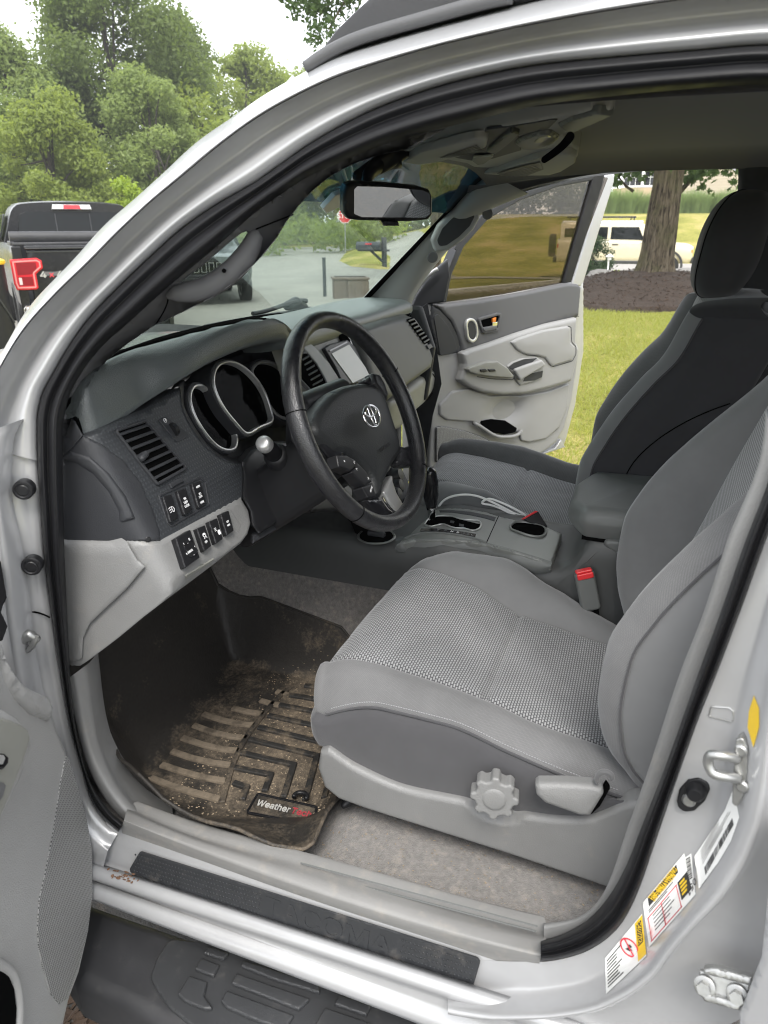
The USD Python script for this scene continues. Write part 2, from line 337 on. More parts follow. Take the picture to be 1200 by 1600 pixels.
# dotted dashboard skin
mk('dash_dotted', {'g': ('geometry', {}), 'm': ('mapping', {'scale': (170, 1, 170), 'rotation': (0, .0, 0)}), 's': ('separate_xyz', {}),
    'cx': ('combine_xyz', {}), 'ch': ('voronoi_texture', {'scale': 1.0, 'randomness': 0.0, 'dimensions': '2D'}), 'mr': ('map_range', {'from_min': .18, 'from_max': .34, 'to_min': 1, 'to_max': 0, 'clamp': True}),
    'c': ('mix', {'color1': (.027, .029, .032), 'color2': (.038, .041, .045)}), 'b': ('bump', {'strength': .3, 'distance': .001}), 'p': ('principled_bsdf', {'roughness': .5})},
   [('g.position', 'm.vector'), ('m.vector', 's.vector'), ('s.x', 'cx.x'), ('s.z', 'cx.y'), ('cx.vector', 'ch.vector'), ('ch.distance', 'mr.value'), ('mr.result', 'c.fac'), ('c.color', 'p.base_color'), ('mr.result', 'b.height'), ('b.normal', 'p.normal')])
# perforated grille cloth, its holes in rows along the door (door plane turned ang about the vertical)
def grille(name, ang):
    mk(name, {'g': ('geometry', {}), 'm': ('mapping', {'mapping_type': 'point', 'rotation': (0, 0, -ang), 'scale': (1, 1, 1)}), 's': ('separate_xyz', {}), 'cx': ('combine_xyz', {}), 'sx': ('math', {'math_type': 'multiply', 'value2': 270}), 'sz': ('math', {'math_type': 'multiply', 'value2': 270}),
        'ch': ('voronoi_texture', {'scale': 1.0, 'randomness': 0.0, 'dimensions': '2D'}), 'mr': ('map_range', {'from_min': .26, 'from_max': .42, 'to_min': 0, 'to_max': 1, 'clamp': True}),
        'c': ('mix', {'color1': (.045, .045, .045), 'color2': (.27, .268, .26)}), 'b': ('bump', {'strength': .5, 'distance': .001}), 'p': ('principled_bsdf', {'roughness': .55})},
       [('g.position', 'm.vector'), ('m.vector', 's.vector'), ('s.x', 'sx.value1'), ('s.z', 'sz.value1'), ('sx.value', 'cx.x'), ('sz.value', 'cx.y'), ('cx.vector', 'ch.vector'), ('ch.distance', 'mr.value'), ('mr.result', 'c.fac'), ('c.color', 'p.base_color'), ('mr.result', 'b.height'), ('b.normal', 'p.normal')])
grille('grille_cloth', math.radians(20)); grille('grille_cloth_far', math.radians(-32))
# rubber floor tray: dirt lies on the low ribbed floor right of the spine, dust in patches elsewhere
mk('mat_rubber', {'g': ('geometry', {}), 's': ('separate_xyz', {}), 'n': ('noise_texture', {'scale': 14, 'detail': 9, 'roughness': .7}), 'n2': ('noise_texture', {'scale': 170, 'detail': 4, 'roughness': .7}),
    'rot': ('mapping', {'location': (0, 0, 0), 'rotation': (0, 0, SPINE_ROT)}), 's2': ('separate_xyz', {}), 'nm': ('math', {'math_type': 'multiply_add', 'value2': .30}),
    'sp': ('map_range', {'from_min': SPINE_OFF-.05, 'from_max': SPINE_OFF+.035, 'to_min': -.12, 'to_max': .03, 'clamp': True}), 'zz': ('map_range', {'from_min': .556, 'from_max': .575, 'to_min': .05, 'to_max': -.13, 'clamp': True}),
    'a1': ('math', {'math_type': 'add'}), 'a2': ('math', {'math_type': 'add'}), 'mr': ('map_range', {'from_min': .50, 'from_max': .78, 'to_min': .06, 'to_max': .86, 'clamp': True}),
    'dc': ('rgb_ramp', {'ramp': [(.3, (.085, .066, .047)), (.65, (.20, .158, .112))]}), 'c': ('mix', {'color1': (.020, .0188, .0175)}), 'b': ('bump', {'strength': .4, 'distance': .003}), 'rr': ('map_range', {'to_min': .5, 'to_max': .95}), 'p': ('principled_bsdf', {'roughness': .5, 'specular_ior_level': .35})},
   [('g.position', 's.vector'), ('g.position', 'n.vector'), ('g.position', 'n2.vector'), ('g.position', 'rot.vector'), ('rot.vector', 's2.vector'), ('n2.fac', 'nm.value1'), ('n.fac', 'nm.value3'), ('s2.x', 'sp.value'), ('s.z', 'zz.value'), ('nm.value', 'a1.value1'), ('sp.result', 'a1.value2'), ('a1.value', 'a2.value1'), ('zz.result', 'a2.value2'),
    ('a2.value', 'mr.value'), ('n2.fac', 'dc.fac'), ('mr.result', 'c.fac'), ('dc.color', 'c.color2'), ('c.color', 'p.base_color'), ('mr.result', 'rr.value'), ('rr.result', 'p.roughness'), ('n2.fac', 'b.height'), ('b.normal', 'p.normal')])
plain('mat_dusty', (.155, .124, .090), .9, bump=.5, scale=200, var=.55, vscale=40, dirt=((.03, .027, .024), .3, 40))
plain('mat_black', (.017, .016, .015), .6, bump=.4, scale=200, var=.3, vscale=60, dirt=((.15, .118, .082), .42, 34))
# ================================================================ the silver pickup truck (world origin = on the ground below its centre line; +y forward, +x to its right)
TRUCK = thing('pickup_truck', 'silver pickup truck seen through its open front door, grey cloth interior', 'pickup truck')
XS = PchipInterpolator([0.2, .5, .6, 1.1, 1.25, 1.45, 1.62, 1.74, 2.2], [-.775, -.775, -.772, -.76, -.74, -.675, -.595, -.54, -.50])
def side(px, py, dx=0.0):
    """point on the driver's side body surface, dx metres inboard of the door-seal surface"""
    d = ray(px, py); t = .75
    for _ in range(30):
        z = C[2] + d[2]*t; t = t + .6*((float(XS(z))+dx - C[0])/d[0] - t)
    return C + d*t
E0 = [(-60, 640), (0, 555), (40, 487), (117, 403), (167, 348), (203, 317), (250, 275), (310, 220), (360, 185), (415, 147), (475, 113), (520, 88), (600, 61), (720, 27), (828, -2), (960, -32), (1100, -55), (1250, -75), (1420, -90)]
E1 = [(-60, 690), (-10, 592), (33, 520), (83, 463), (140, 408), (187, 360), (233, 317), (280, 278), (350, 220), (400, 184), (450, 155), (520, 122), (600, 95), (720, 62), (850, 34), (1000, 8), (1150, -12), (1300, -26), (1440, -36)]
E4 = [(185, 1300), (143, 1252), (127, 1200), (110, 1140), (97, 1070), (86, 1000), (78, 940), (70, 880), (64, 800), (59, 720), (58, 660), (64, 622), (84, 582), (113, 533), (143, 493), (187, 447), (233, 403), (287, 355), (333, 323), (400, 284), (440, 256), (480, 228), (540, 193), (600, 165), (720, 126), (840, 102), (960, 90), (1080, 80), (1200, 71), (1250, 74), (1292, 105), (1315, 200), (1318, 330), (1300, 520), (1258, 690), (1200, 835), (1160, 945), (1120, 1050), (1092, 1119), (1055, 1222), (1020, 1325), (996, 1394), (969, 1445), (934, 1476), (900, 1492), (845, 1502)]
E5 = [(192, 1285), (164, 1259), (136, 1210), (119, 1140), (111, 1070), (107, 1000), (104, 940), (100, 840), (98, 720), (98, 672), (105, 630), (124, 588), (160, 541), (200, 505), (247, 462), (287, 428), (333, 390), (367, 360), (400, 331), (440, 303), (480, 277), (540, 250), (600, 226), (660, 208), (720, 193), (840, 165), (960, 150), (1080, 139), (1200, 132), (1240, 136), (1268, 175), (1280, 290), (1275, 420), (1255, 560), (1228, 670), (1196, 765), (1165, 845), (1125, 960), (1092, 1050), (1037, 1205), (1003, 1291), (979, 1352), (952, 1400), (921, 1435), (900, 1450), (845, 1470)]
NL = 220
def along(E, n=NL, close=False): return spline(E, n, 'pchip')
# --- black door seal: a fat rubber bead that goes all round the opening
a4, a5 = along(E4), along(E5)
prof = [(0.0, .006), (0.0, -.008), (.07, -.016), (.16, -.020), (.26, -.018), (.36, -.012), (.42, -.009), (.50, -.014), (.64, -.022), (.80, -.016), (.92, 0.0), (1.0, .020)]
rows = [[side(*(p*(1-k)+q*k), dx) for p, q in zip(a4, a5)] for k, dx in prof]
obj('door_seal', grid(rows), 'rubber', TRUCK, True)
# --- silver frame above and ahead of the opening (roof rail and windshield pillar)
i0 = [i for i, p in enumerate(E4) if p == (58, 660)][0]; i1 = [i for i, p in enumerate(E4) if p == (1318, 330)][0]
EA = [(10, 760), (20, 690)] 
up4 = spline(E4[i0-1:E4.index((1250, 74))+1], NL, 'pchip'); up1 = spline([p for p in E1 if p[0] < 1310], NL, 'pchip'); up0 = spline([p for p in E0 if p[0] < 1260], NL, 'pchip')
prof = [(-.015, .012), (0.0, -.002), (.05, -.009), (.14, -.016), (.26, -.021), (.36, -.0195), (.45, -.011), (.52, -.004), (.60, -.003), (.74, -.009), (.88, -.022), (.96, -.034), (.985, -.039), (1.0, -.030)]
kf = PchipInterpolator([p[0] for p in prof], [p[1] for p in prof])
rows = [[side(*(p*(1-k)+q*k), float(kf(k))) for p, q in zip(up4, up1)] for k in np.r_[-.015, np.linspace(0, .95, 40), .965, .98, .99, 1.0]]
prof2 = [(0.005, -.026), (.012, -.044), (.06, -.050), (.15, -.050), (.25, -.046), (.38, -.039), (.5, -.030), (.62, -.019), (.75, -.004), (.9, .022), (1.0, .048)]
rows += [[side(*(p*(1-k)+q*k), dx) for p, q in zip(up1, up0)] for k, dx in prof2]
last = np.array(rows[-1]); rows += [last + [.05, .01, .0], last + [.10, .03, -.01]]
frame = grid(rows)
# roof skin joins the rail
edge = spline(last[70:], 60) + [.05, .005, .0]
rr = []
for k in np.linspace(0, 1, 14):
    q = edge.copy(); q[:, 0] = edge[:, 0]*(1-k) + (-edge[:, 0])*k; q[:, 2] = edge[:, 2] + .045*math.sin(math.pi*k); rr.append(q)
roof = grid(rr)
obj('door_frame', frame, 'silver_paint', TRUCK, True)
ec_ = np.array(rows)[:, -1]; obj('rear_roof_rail', grid([ec_ + [.0, -d_, -.02*d_*d_] for d_ in (0, .3, .6, .9, 1.2)]), 'silver_paint', TRUCK, True)
obj('roof_panel', roof, 'silver_paint', TRUCK, True)
# --- hinge pillar (front jamb) below the pillar, with its two rubber plugs and the door check
NJ = 60
j4 = spline(E4[:i0+1], NJ, 'pchip'); jo = spline([(150, 1400), (105, 1340), (70, 1240), (38, 1130), (22, 1040), (10, 960), (2, 880), (-8, 780), (-25, 720), (-60, 690)], NJ, 'pchip')
ji = spline([(168, 1330), (128, 1290), (100, 1220), (78, 1130), (60, 1050), (50, 990), (44, 930), (32, 850), (15, 760), (18, 690), (58, 660)][:-1] + [(35, 655)], NJ, 'pchip')
rows = [[side(*p, .004) for p in j4]] + [[side(*(p*(1-k)+q*k), dx) for p, q in zip(j4, ji)] for k, dx in ((.12, -.006), (.5, -.012), (.9, -.018), (1.0, -.026))]
fj = lambda i: .25+.75*float(ss(i, 0, NJ*.35))
rows[-1] = [side(*q, -.026*fj(NJ-1-i) if False else -.026) for i, q in enumerate(ji)]
rows += [[side(*(p*(1-k)+q*k), -.026+(dx+.026)*float(ss(i, 4, 26))) for i, (p, q) in enumerate(zip(ji, jo))] for k, dx in ((.25, -.045), (.6, -.06), (1.0, -.075))]
rows += [np.array(rows[-1]) + [0, .06, 0]]
hp = obj('hinge_pillar', grid(rows), 'silver_paint', TRUCK, True)
def hp_at(px, py, lift): return side(px, py, -.016) - lift*unit(ray(px, py))*0.5
for (px, py) in ((36, 766), (49, 885)):
    c = side(px, py, -.030); nrm = unit([-1, -.55, .05])
    obj('rubber_plug', align(lathe([(0, .0022), (.006, .0022), (.0072, .0012), (.0084, .0012), (.0095, .0024), (.0115, .0022), (.0128, .0004), (.0128, -.012)], 28), c, nrm), 'black_plastic', hp)
obj('panel_seam', tube([side(x, y, -.018-k) for x, y, k in ((26, 952, .004), (45, 955, 0), (70, 961, -.004), (78, 965, -.006))], .0012, 6, n=12), 'deep_black', hp)
ch = [bx(side(47, 996, -.045), (.012, .016, .02), .004), blob([side(38, 1000, -.05), side(46, 992, -.05), side(57, 998, -.045)], [.006, .007, .0055], .004), tube([side(42, 1016, -.045), side(52, 1006, -.05), side(58, 992, -.045)], .004, 8, n=8)]
obj('door_check', cat(ch), 'zinc', hp, 40)
# --- rocker sill under the opening
S = {k: np.array([PX(*a, x), PX(*b, x)]) for k, a, b, x in (('t', (190, 1290), (840, 1510), -.772), ('p', (203, 1362), (735, 1546), -.794), ('r1', (200, 1380), (700, 1545), -.808), ('g', (165, 1382), (700, 1562), -.807), ('b', (150, 1405), (665, 1600), -.822))}
def lint(k, y):
    a, b = S[k]; t = (y-a[1])/(b[1]-a[1]); return a+(b-a)*t
ys = np.linspace(1.25, -.55, 50)
def row(k, dx, dz): return [lint(k, y) + [dx, 0, dz] for y in ys]
base = S['t'].mean(0)
rows = [row('t', .012, -.05), row('t', .006, -.006), row('t', -.002, -.006), row('p', .01, -.006), row('p', -.012, -.004), row('r1', .012, .006), row('r1', .002, .008), row('r1', -.006, .004), row('r1', -.009, -.006), row('g', .0, .002), row('g', .001, -.006), row('g', -.004, -.010), row('b', .012, .022), row('b', .002, .016), row('b', -.003, .006), row('b', -.001, -.004), row('b', .012, -.012), row('b', .05, -.03), row('b', .09, -.035)]
sill = obj('rocker_sill', grid(rows), 'silver_paint', TRUCK, True)
plain('rust', (.13, .07, .04), .85, bump=.4, scale=400, var=.5, vscale=90)
rg = np.random.default_rng(5)
rs = []
for k in range(22):
    q = lint('r1', .655+rg.normal()*.016) + [rg.normal()*.005+.004, 0, .0082+rg.normal()*.0004]
    rs.append(trimesh.creation.icosphere(1, 1).apply_transform(np.diag([rg.uniform(.0008, .0028), rg.uniform(.001, .0045), .0007, 1])).apply_translation(q))
obj('rust_patch', cat(rs), 'rust', sill)
# --- scuff plate with raised lettering
def pu(a, b): return [a, b]
PLs = Plane(lint('p', .35)+[0, 0, .003], np.cross(S['p'][1]-S['p'][0], unit(lint('t', .3)-lint('p', .3)+np.array([0, 0, .004]))))
if PLs.n[2] < 0: PLs = Plane(PLs.p, -PLs.n)
PLs.ey = unit(PLs.ex*0 + (lint('t', .3)-lint('p', .3)) - PLs.n*np.dot(lint('t', .3)-lint('p', .3), PLs.n)); PLs.ex = np.cross(PLs.ey, PLs.n)
sp = PLs.loc([(219, 1330), (752, 1498), (737, 1549), (200, 1362)])
sc_ = obj('scuff_plate', plate(PLs, sp, .0035, .0015, edge=.05, off=.002, rnd=.006), 'scuff_black', TRUCK, 30)
import itertools
us = [p[0] for p in sp]; u0, u1 = min(us), max(us); vm = [(sp[0][1]+sp[3][1])/2, (sp[1][1]+sp[2][1])/2]
dots = []
dome_ = trimesh.creation.icosphere(0, 1.0)
for iu in range(96):
    for iv in range(5):
        u = u0+.012+(u1-u0-.024)*iu/95; tq = (u-sp[0][0])/(sp[1][0]-sp[0][0])
        if .40 < tq < .80: continue
        v = (sp[0][1]*(1-tq)+sp[1][1]*tq)*(iv+1)/6 + (sp[3][1]*(1-tq)+sp[2][1]*tq)*(5-iv)/6
        dots.append(dome_.copy().apply_scale([.0017, .0017, .0009]).apply_translation([u+(iv % 2)*.0025, v, .002]))
dd = cat(dots); dd.vertices = PLs.w(dd.vertices); obj('tread_dots', dd, 'scuff_black', sc_, True, kind='stuff')
obj('lettering', text_on(PLs, 'TACOMA', u0+(u1-u0)*.605, vm[0]*.4+vm[1]*.6, .026, .0014, depth=.0012, bold=True, sx=1.25), 'scuff_black', sc_, False)
# --- grey sill trim inside the scuff plate
T0 = [(190, 1297), (330, 1352), (500, 1414), (690, 1472), (841, 1512)]; T1 = [(193, 1283), (330, 1336), (500, 1397), (690, 1455), (846, 1494)]; T2 = [(205, 1258), (330, 1313), (480, 1352), (690, 1415), (857, 1455)]; T3 = [(215, 1252), (345, 1296), (500, 1338), (690, 1392), (850, 1432)]
tz = [np.array([f(*p) for p in spline(T, 60)]) for T, f in ((T0, lambda x, y: PX(x, y, -.775)), (T1, lambda x, y: PX(x, y, -.778)), (T2, lambda x, y: PZ(x, y, .634)), (T3, lambda x, y: PZ(x, y, .636)))]
tm = lambda a, b, k, lift: a*(1-k)+b*k+np.array([0, 0, lift])
rows = [tz[0]+[0, 0, -.012], tz[0], tm(tz[0], tz[1], .6, 0), tz[1]+[.001, 0, 0], tm(tz[1], tz[2], .4, .005), tz[2], tm(tz[2], tz[3], .5, .001), tz[3], tz[3]+[.004, 0, -.02]]
st = obj('sill_trim', grid([spline(np.array(rows)[:, k], 24, 'pchip') for k in range(60)]), 'plastic_scuffed', TRUCK, True)
for a, b in (((255, 1292), (420, 1346)), ((470, 1349), (840, 1448)), ((480, 1362), (838, 1456)), ((262, 1302), (430, 1356))):
    P = [np.array([*q]) for q in spline([a, b], 14)]
    def onT(p):
        A = [PX(*p, -.752), PX(*p, -.74)]; return A[0]*.5+A[1]*.5 + [-.0005, 0, .0012]
    obj('groove', tube([onT(p) for p in P], .0011, 6), 'console_grey', st)
# --- kick trim at the front corner of the opening, down from the dash to the sill trim
KA = [(107, 1060), (113, 1090), (124, 1140), (140, 1195), (162, 1240), (190, 1275), (206, 1288)]; KB = [(140, 1035), (146, 1085), (152, 1130), (163, 1175), (190, 1225), (222, 1262), (262, 1290)]
ka, kb = spline(KA, 40), spline(KB, 40)
rows = [[side(*p, .03) for p in ka], [side(*p, .016) for p in ka], [side(*(p*.75+q*.25), .016) for p, q in zip(ka, kb)], [side(*(p*.3+q*.7), .03) for p, q in zip(ka, kb)], [side(*q, .05) for q in kb], [side(*q, .05)+np.array([.05, .03, -.01]) for q in kb]]
obj('kick_trim', grid([spline(np.array(rows)[:, k], 20, 'pchip') for k in range(40)]), 'plastic_grey', TRUCK, True)
# --- rear jamb (centre pillar) with striker, latch buffer and stickers
FL = [(700, 1585), (770, 1594), (850, 1592), (900, 1586), (934, 1578), (986, 1552), (1020, 1524), (1044, 1490), (1079, 1450), (1123, 1404), (1161, 1345), (1182, 1290), (1194, 1222), (1201, 1153), (1212, 1060), (1240, 930), (1275, 780), (1310, 640), (1345, 480), (1360, 330), (1350, 200), (1330, 90)]
E4r = [(700, 1478), (760, 1500)] + [(x, y) for x, y in E4[::-1] if True][:E4[::-1].index((1292, 105))+1]
l4, lF = LineString(E4r), LineString(FL)
def jk(px, py):
    q = Point(px, py); a, b = l4.distance(q), lF.distance(q); return a/(a+b+1e-9)
def jamb(px, py, lift=0.0):
    k = jk(px, py); d = -.004 - .018*k - .040*float(ss(k, .45, 1.0)) - lift
    return side(px, py, d)
jp = list(spline(E4r, 60, 'pchip')) + list(spline(FL, 60, 'pchip'))[::-1]
b4, bF = spline(E4r, 110, 'pchip'), spline(FL, 110, 'pchip')
rows = [[jamb(*(p*(1-k)+q*k)) for p, q in zip(b4, bF)] for k in np.linspace(.01, 1, 22)]
lastr = np.array(rows[-1]); rows += [lastr+[.004, -.004, -.004], lastr+[.016, -.008, -.006], lastr+[.03, -.02, -.004], lastr+[.035, -.06, -.01], lastr+[.03, -.12, -.02]]
bp = obj('centre_pillar', grid(rows), 'silver_paint', TRUCK, True)
def jpl(px, py, lift=.0015):
    """local plane on the pillar at a surveyed point"""
    a, b, c = jamb(px, py, lift), jamb(px+12, py, lift), jamb(px, py+12, lift)
    n = np.cross(b-a, c-a); n = n if np.dot(n, ray(px, py)) < 0 else -n
    return Plane(a, n)
def stick(poly, mat_, name, par, lift, th=.0004, **k):
    return obj(name, panel(poly, lambda x, y: jamb(x, y, lift), th=th, edge=6, **k), mat_, par, True)
# stickers (flat print on paper) ---- tyre information placard
s1 = stick([(1004, 1411), (1069, 1333), (1087, 1397), (1014, 1480)], 'sticker_white', 'sticker', bp, .0012)
def lerpq(q, u, v):
    q = np.array(q, float); return tuple((q[0]*(1-u)+q[1]*u)*(1-v) + (q[3]*(1-u)+q[2]*u)*v)
def quad(q, u0, v0, u1, v1): return [lerpq(q, u0, v0), lerpq(q, u1, v0), lerpq(q, u1, v1), lerpq(q, u0, v1)]
Q1 = [(1004, 1411), (1069, 1333), (1087, 1397), (1014, 1480)]
def bars(Q, name, par, u0, v0, u1, v1, n, mat_='print_black', lift=.0018, seed=1, vert=False, fill=.5):
    rg_ = np.random.default_rng(seed); gs = []
    for i in range(n):
        a = i/n; w = (1/n)*rg_.uniform(.35, .85 if fill > .4 else .5)
        R = (u0+(u1-u0)*a, v0, u0+(u1-u0)*(a+w), v1) if not vert else (u0, v0+(v1-v0)*a, u0+(u1-u0)*rg_.uniform(.55, 1), v0+(v1-v0)*(a+1/n*fill))
        gs.append(panel(quad(Q, *R), lambda x, y: jamb(x, y, lift), th=.0003, edge=9))
    return obj(name, cat(gs), mat_, par, True)
def lett(Q, s, u, v, h, mat_, par, name='lettering', lift=.0022, sx=1.0, bold=False):
    """a line of printed lettering laid along a sticker"""
    x, y = lerpq(Q, u, v); pl = jpl(x, y, lift); a, b = lerpq(Q, u-.05, v), lerpq(Q, u+.05, v)
    pa, pb = pl.loc([a, b]); rot = math.atan2(pb[1]-pa[1], pb[0]-pa[0])
    return obj(name, text_on(pl, s, 0, 0, h, 0, rot, depth=.0003, sx=sx, bold=bold), mat_, par, False)
stick(quad(Q1, .12, .04, .80, .22), 'print_black', 'print_block', s1, .0016)
lett(Q1, 'TIRE AND LOADING', .46, .09, .0050, 'sticker_yellow', s1, sx=.9); lett(Q1, 'INFORMATION', .46, .17, .0050, 'sticker_yellow', s1)
stick(quad(Q1, .74, .40, .96, .82), 'print_black', 'print_block', s1, .0016); bars(Q1, 'print_lines', s1, .77, .45, .94, .78, 4, 'sticker_yellow', .002, 3, True, .6)
bars(Q1, 'print_lines', s1, .10, .28, .72, .37, 2, 'print_black', .0018, 5, True, .4)
bars(Q1, 'print_lines', s1, .16, .47, .70, .88, 5, 'print_black', .0018, 6, True, .22)
for a in (.41, .93): stick(quad(Q1, .05, a, .72, a+.02), 'print_red', 'rule', s1, .0018)
for a in (.06, .36, .70): stick(quad(Q1, a, .42, a+.012, .94), 'print_red', 'rule', s1, .0018)
Q1b = [(1069, 1333), (1080, 1336), (1092, 1396), (1084, 1402)]
stick([(1071, 1340), (1080, 1334), (1086, 1392), (1078, 1400)], 'sticker_white', 'sticker', bp, .0010)
Qv = [(1071, 1343), (1079, 1338), (1083, 1372), (1075, 1378)]; bars(Qv, 'barcode', s1, .1, 0, .9, 1, 1, 'sticker_white', .0014)
gs = [panel(quad(Qv, .1, a, .9, a+w), lambda x, y: jamb(x, y, .0018), th=.0003, edge=9) for a, w in ((0, .05), (.09, .03), (.16, .06), (.27, .03), (.34, .07), (.46, .03), (.53, .05), (.63, .03), (.71, .06), (.82, .04), (.91, .05))]
obj('barcode', cat(gs), 'print_black', s1, True)
pl = jpl(1081, 1386, .002); obj('lettering', text_on(pl, '051', 0, 0, .008, 0, math.radians(-80), depth=.0003), 'print_black', s1, False)
# vehicle data label with its barcode
Q2 = [(1085, 1341), (1147, 1233), (1156, 1276), (1093, 1389)]
s2 = stick([(1085, 1338), (1112, 1298), (1133, 1265), (1146, 1232), (1155, 1277), (1142, 1314), (1122, 1348), (1092, 1389)], 'sticker_white', 'sticker', bp, .0012)
bars(Q2, 'barcode', s2, .16, .68, .86, .92, 26, 'print_black', .0018, 9)
bars(Q2, 'print_lines', s2, .14, .10, .86, .58, 6, 'grey_mark', .0018, 10, True, .14)
# airbag caution label
Q3 = [(945, 1498), (1003, 1428), (1010, 1494), (947, 1553)]
s3 = stick(Q3, 'sticker_white', 'sticker', bp, .0012)
stick(quad(Q3, .80, .03, 1.0, .95), 'sticker_yellow', 'print_block', s3, .0017); stick(quad(Q3, .84, .10, .96, .62), 'print_black', 'print_block', s3, .0021)
pl = jpl(*lerpq(Q3, .90, .36), .0026); obj('lettering', text_on(pl, 'CAUTION', 0, 0, .0048, 0, math.radians(-76), depth=.0003), 'sticker_yellow', s3, False)
bars(Q3, 'print_lines', s3, .05, .12, .45, .94, 9, 'print_black', .0018, 12, True, .35)
c3 = lerpq(Q3, .62, .42); pl = jpl(*c3, .0036)
ring = trimesh.creation.annulus(.0095, .0112, .0004); ring.vertices = pl.w(ring.vertices); slash = plate(pl, [(-.0078, .0062), (-.0066, .0074), (.0078, -.0062), (.0066, -.0074)], .0004, off=.0004)
obj('warning_ring', cat([ring, slash]), 'print_red', s3, False)
fig = plate(pl, Polygon([(-.004, -.005), (-.001, -.001), (-.003, .002), (0, .004), (.003, .003), (.001, 0), (.004, -.001), (.002, -.004)]), .0003, off=.0001); obj('warning_figure', fig, 'print_black', s3, False)
# small yellow label by the striker and the clear one above it
s4 = stick([(1178, 1087), (1186, 1107), (1186, 1136), (1177, 1168), (1168, 1137), (1170, 1112)], 'sticker_yellow', 'sticker', bp, .0012)
obj('clear_label', cat([tube([jamb(x, y, .001) for x, y in spline([(1108, 1118), (1112, 1104), (1140, 1106), (1146, 1112), (1145, 1128), (1108, 1119)], 30, False)], .0007, 5)]), 'satin_silver', bp)
# striker: plate, bent wire loop, two screws
pc = jamb(1155, 1200, .002); sn = unit(np.array([-1, .35, .12])); spn = Plane(pc, sn)
stp = spn.loc([(1154, 1148), (1165, 1143), (1173, 1160), (1172, 1200), (1166, 1235), (1156, 1254), (1148, 1246), (1150, 1200)])
sk = obj('striker', plate(spn, stp, .014, .0015, edge=.006, off=.012, rnd=.003), 'zinc', TRUCK, 30)
A = [(1152, 1187), (1138, 1182), (1120, 1180), (1111, 1180), (1107, 1185), (1108, 1198), (1114, 1208), (1124, 1212), (1138, 1214), (1154, 1218)]
lo = [spn.hit(x, y, .012+.016*math.sin(math.pi*min(1, max(0, (1154-x)/47*.55+.02)))) for x, y in A]
obj('loop', tube(lo, .0048, 12, n=40), 'zinc', sk, True)
for q in ((1158, 1172), (1160, 1228)):
    c = spn.hit(*q, .012); obj('screw', align(lathe([(0, .0035), (.004, .0035), (.006, .002), (.0062, 0)], 14), c, sn), 'zinc', sk)
# door-ajar buffer / plug in its oval hole
pc = jamb(1083, 1240, .001); bn = unit(np.array([-1, .22, .18])); bpn = Plane(pc, bn)
ov = bpn.loc([(1058, 1250), (1062, 1232), (1075, 1217), (1092, 1213), (1107, 1220), (1110, 1232), (1102, 1250), (1086, 1265), (1070, 1267), (1060, 1260)])
bf = obj('latch_buffer', plate(bpn, ov, .006, .002, edge=.008, off=.0035, rnd=.006), 'black_plastic', TRUCK, 30)
obj('rubber_stop', align(lathe([(0, .012), (.006, .012), (.0085, .009), (.0095, .004), (.010, -.002)], 24), bpn.hit(1088, 1235, .004), bn), 'rubber', bf)
obj('screw', align(lathe([(0, .002), (.005, .002), (.007, 0), (.007, -.002)], 18), bpn.hit(1076, 1251, .005), bn), 'zinc', bf)
# grey edge trim inside the seal along the pillar
E6 = [(1196, 640), (1190, 700), (1136, 845), (1098, 960), (1063, 1050), (1012, 1205), (978, 1300), (952, 1376), (932, 1411), (900, 1434), (850, 1442)]; E6o = [(1215, 700), (1196, 765), (1165, 845), (1125, 960), (1092, 1050), (1037, 1205), (1003, 1291), (979, 1352), (952, 1400), (921, 1435), (850, 1468)]
e6, e6o = spline(E6, 70, 'pchip'), spline(E6o, 70, 'pchip')
obj('pillar_trim', grid([[side(*p, .10) for p in e6], [side(*p, .040) for p in e6], [side(*p, .030) for p in e6], [side(*(p*.6+q*.4), .025) for p, q in zip(e6, e6o)], [side(*q, .026) for q in e6o]]), 'plastic_grey', TRUCK, True)
# --- rear door: its lower front corner and hinge show at the right edge of the picture
RD = Plane(PX(1190, 1500, -.862), unit([-.9, .42, .05]))
rd = obj('rear_door', plate(RD, RD.loc([(1152, 1588), (1166, 1555), (1186, 1500), (1196, 1400), (1203, 1300), (1260, 1290), (1400, 1360), (1420, 1700), (1150, 1700)]), .03, .008, edge=.03), 'silver_paint', TRUCK, 40)
hgp = Plane(PX(1140, 1540, -.845), unit([-.85, .25, .46]))
hg = obj('door_hinge', cat([plate(hgp, hgp.loc([(1098, 1514), (1115, 1512), (1175, 1528), (1174, 1542), (1112, 1526), (1100, 1523)]), .012, .003, edge=.01, rnd=.001), plate(hgp, hgp.loc([(1091, 1552), (1100, 1551), (1160, 1570), (1155, 1581), (1100, 1566)]), .012, .003, edge=.01, rnd=.001),
                           plate(hgp, hgp.loc([(1092, 1520), (1170, 1540), (1165, 1575), (1090, 1558)]), .006, .001, off=-.006)]), 'zinc', TRUCK, 30)
for q in ((1101, 1541), (1152, 1555)):
    g = cat([lathe([(0, 0), (.0105, 0), (.0105, .002), (.008, .003), (0, .003)], 24), trimesh.creation.cylinder(.0068, .008, sections=6).apply_translation([0, 0, .006])])
    obj('bolt', align(g, hgp.hit(*q, -.004), hgp.n), 'zinc', hg, 30)
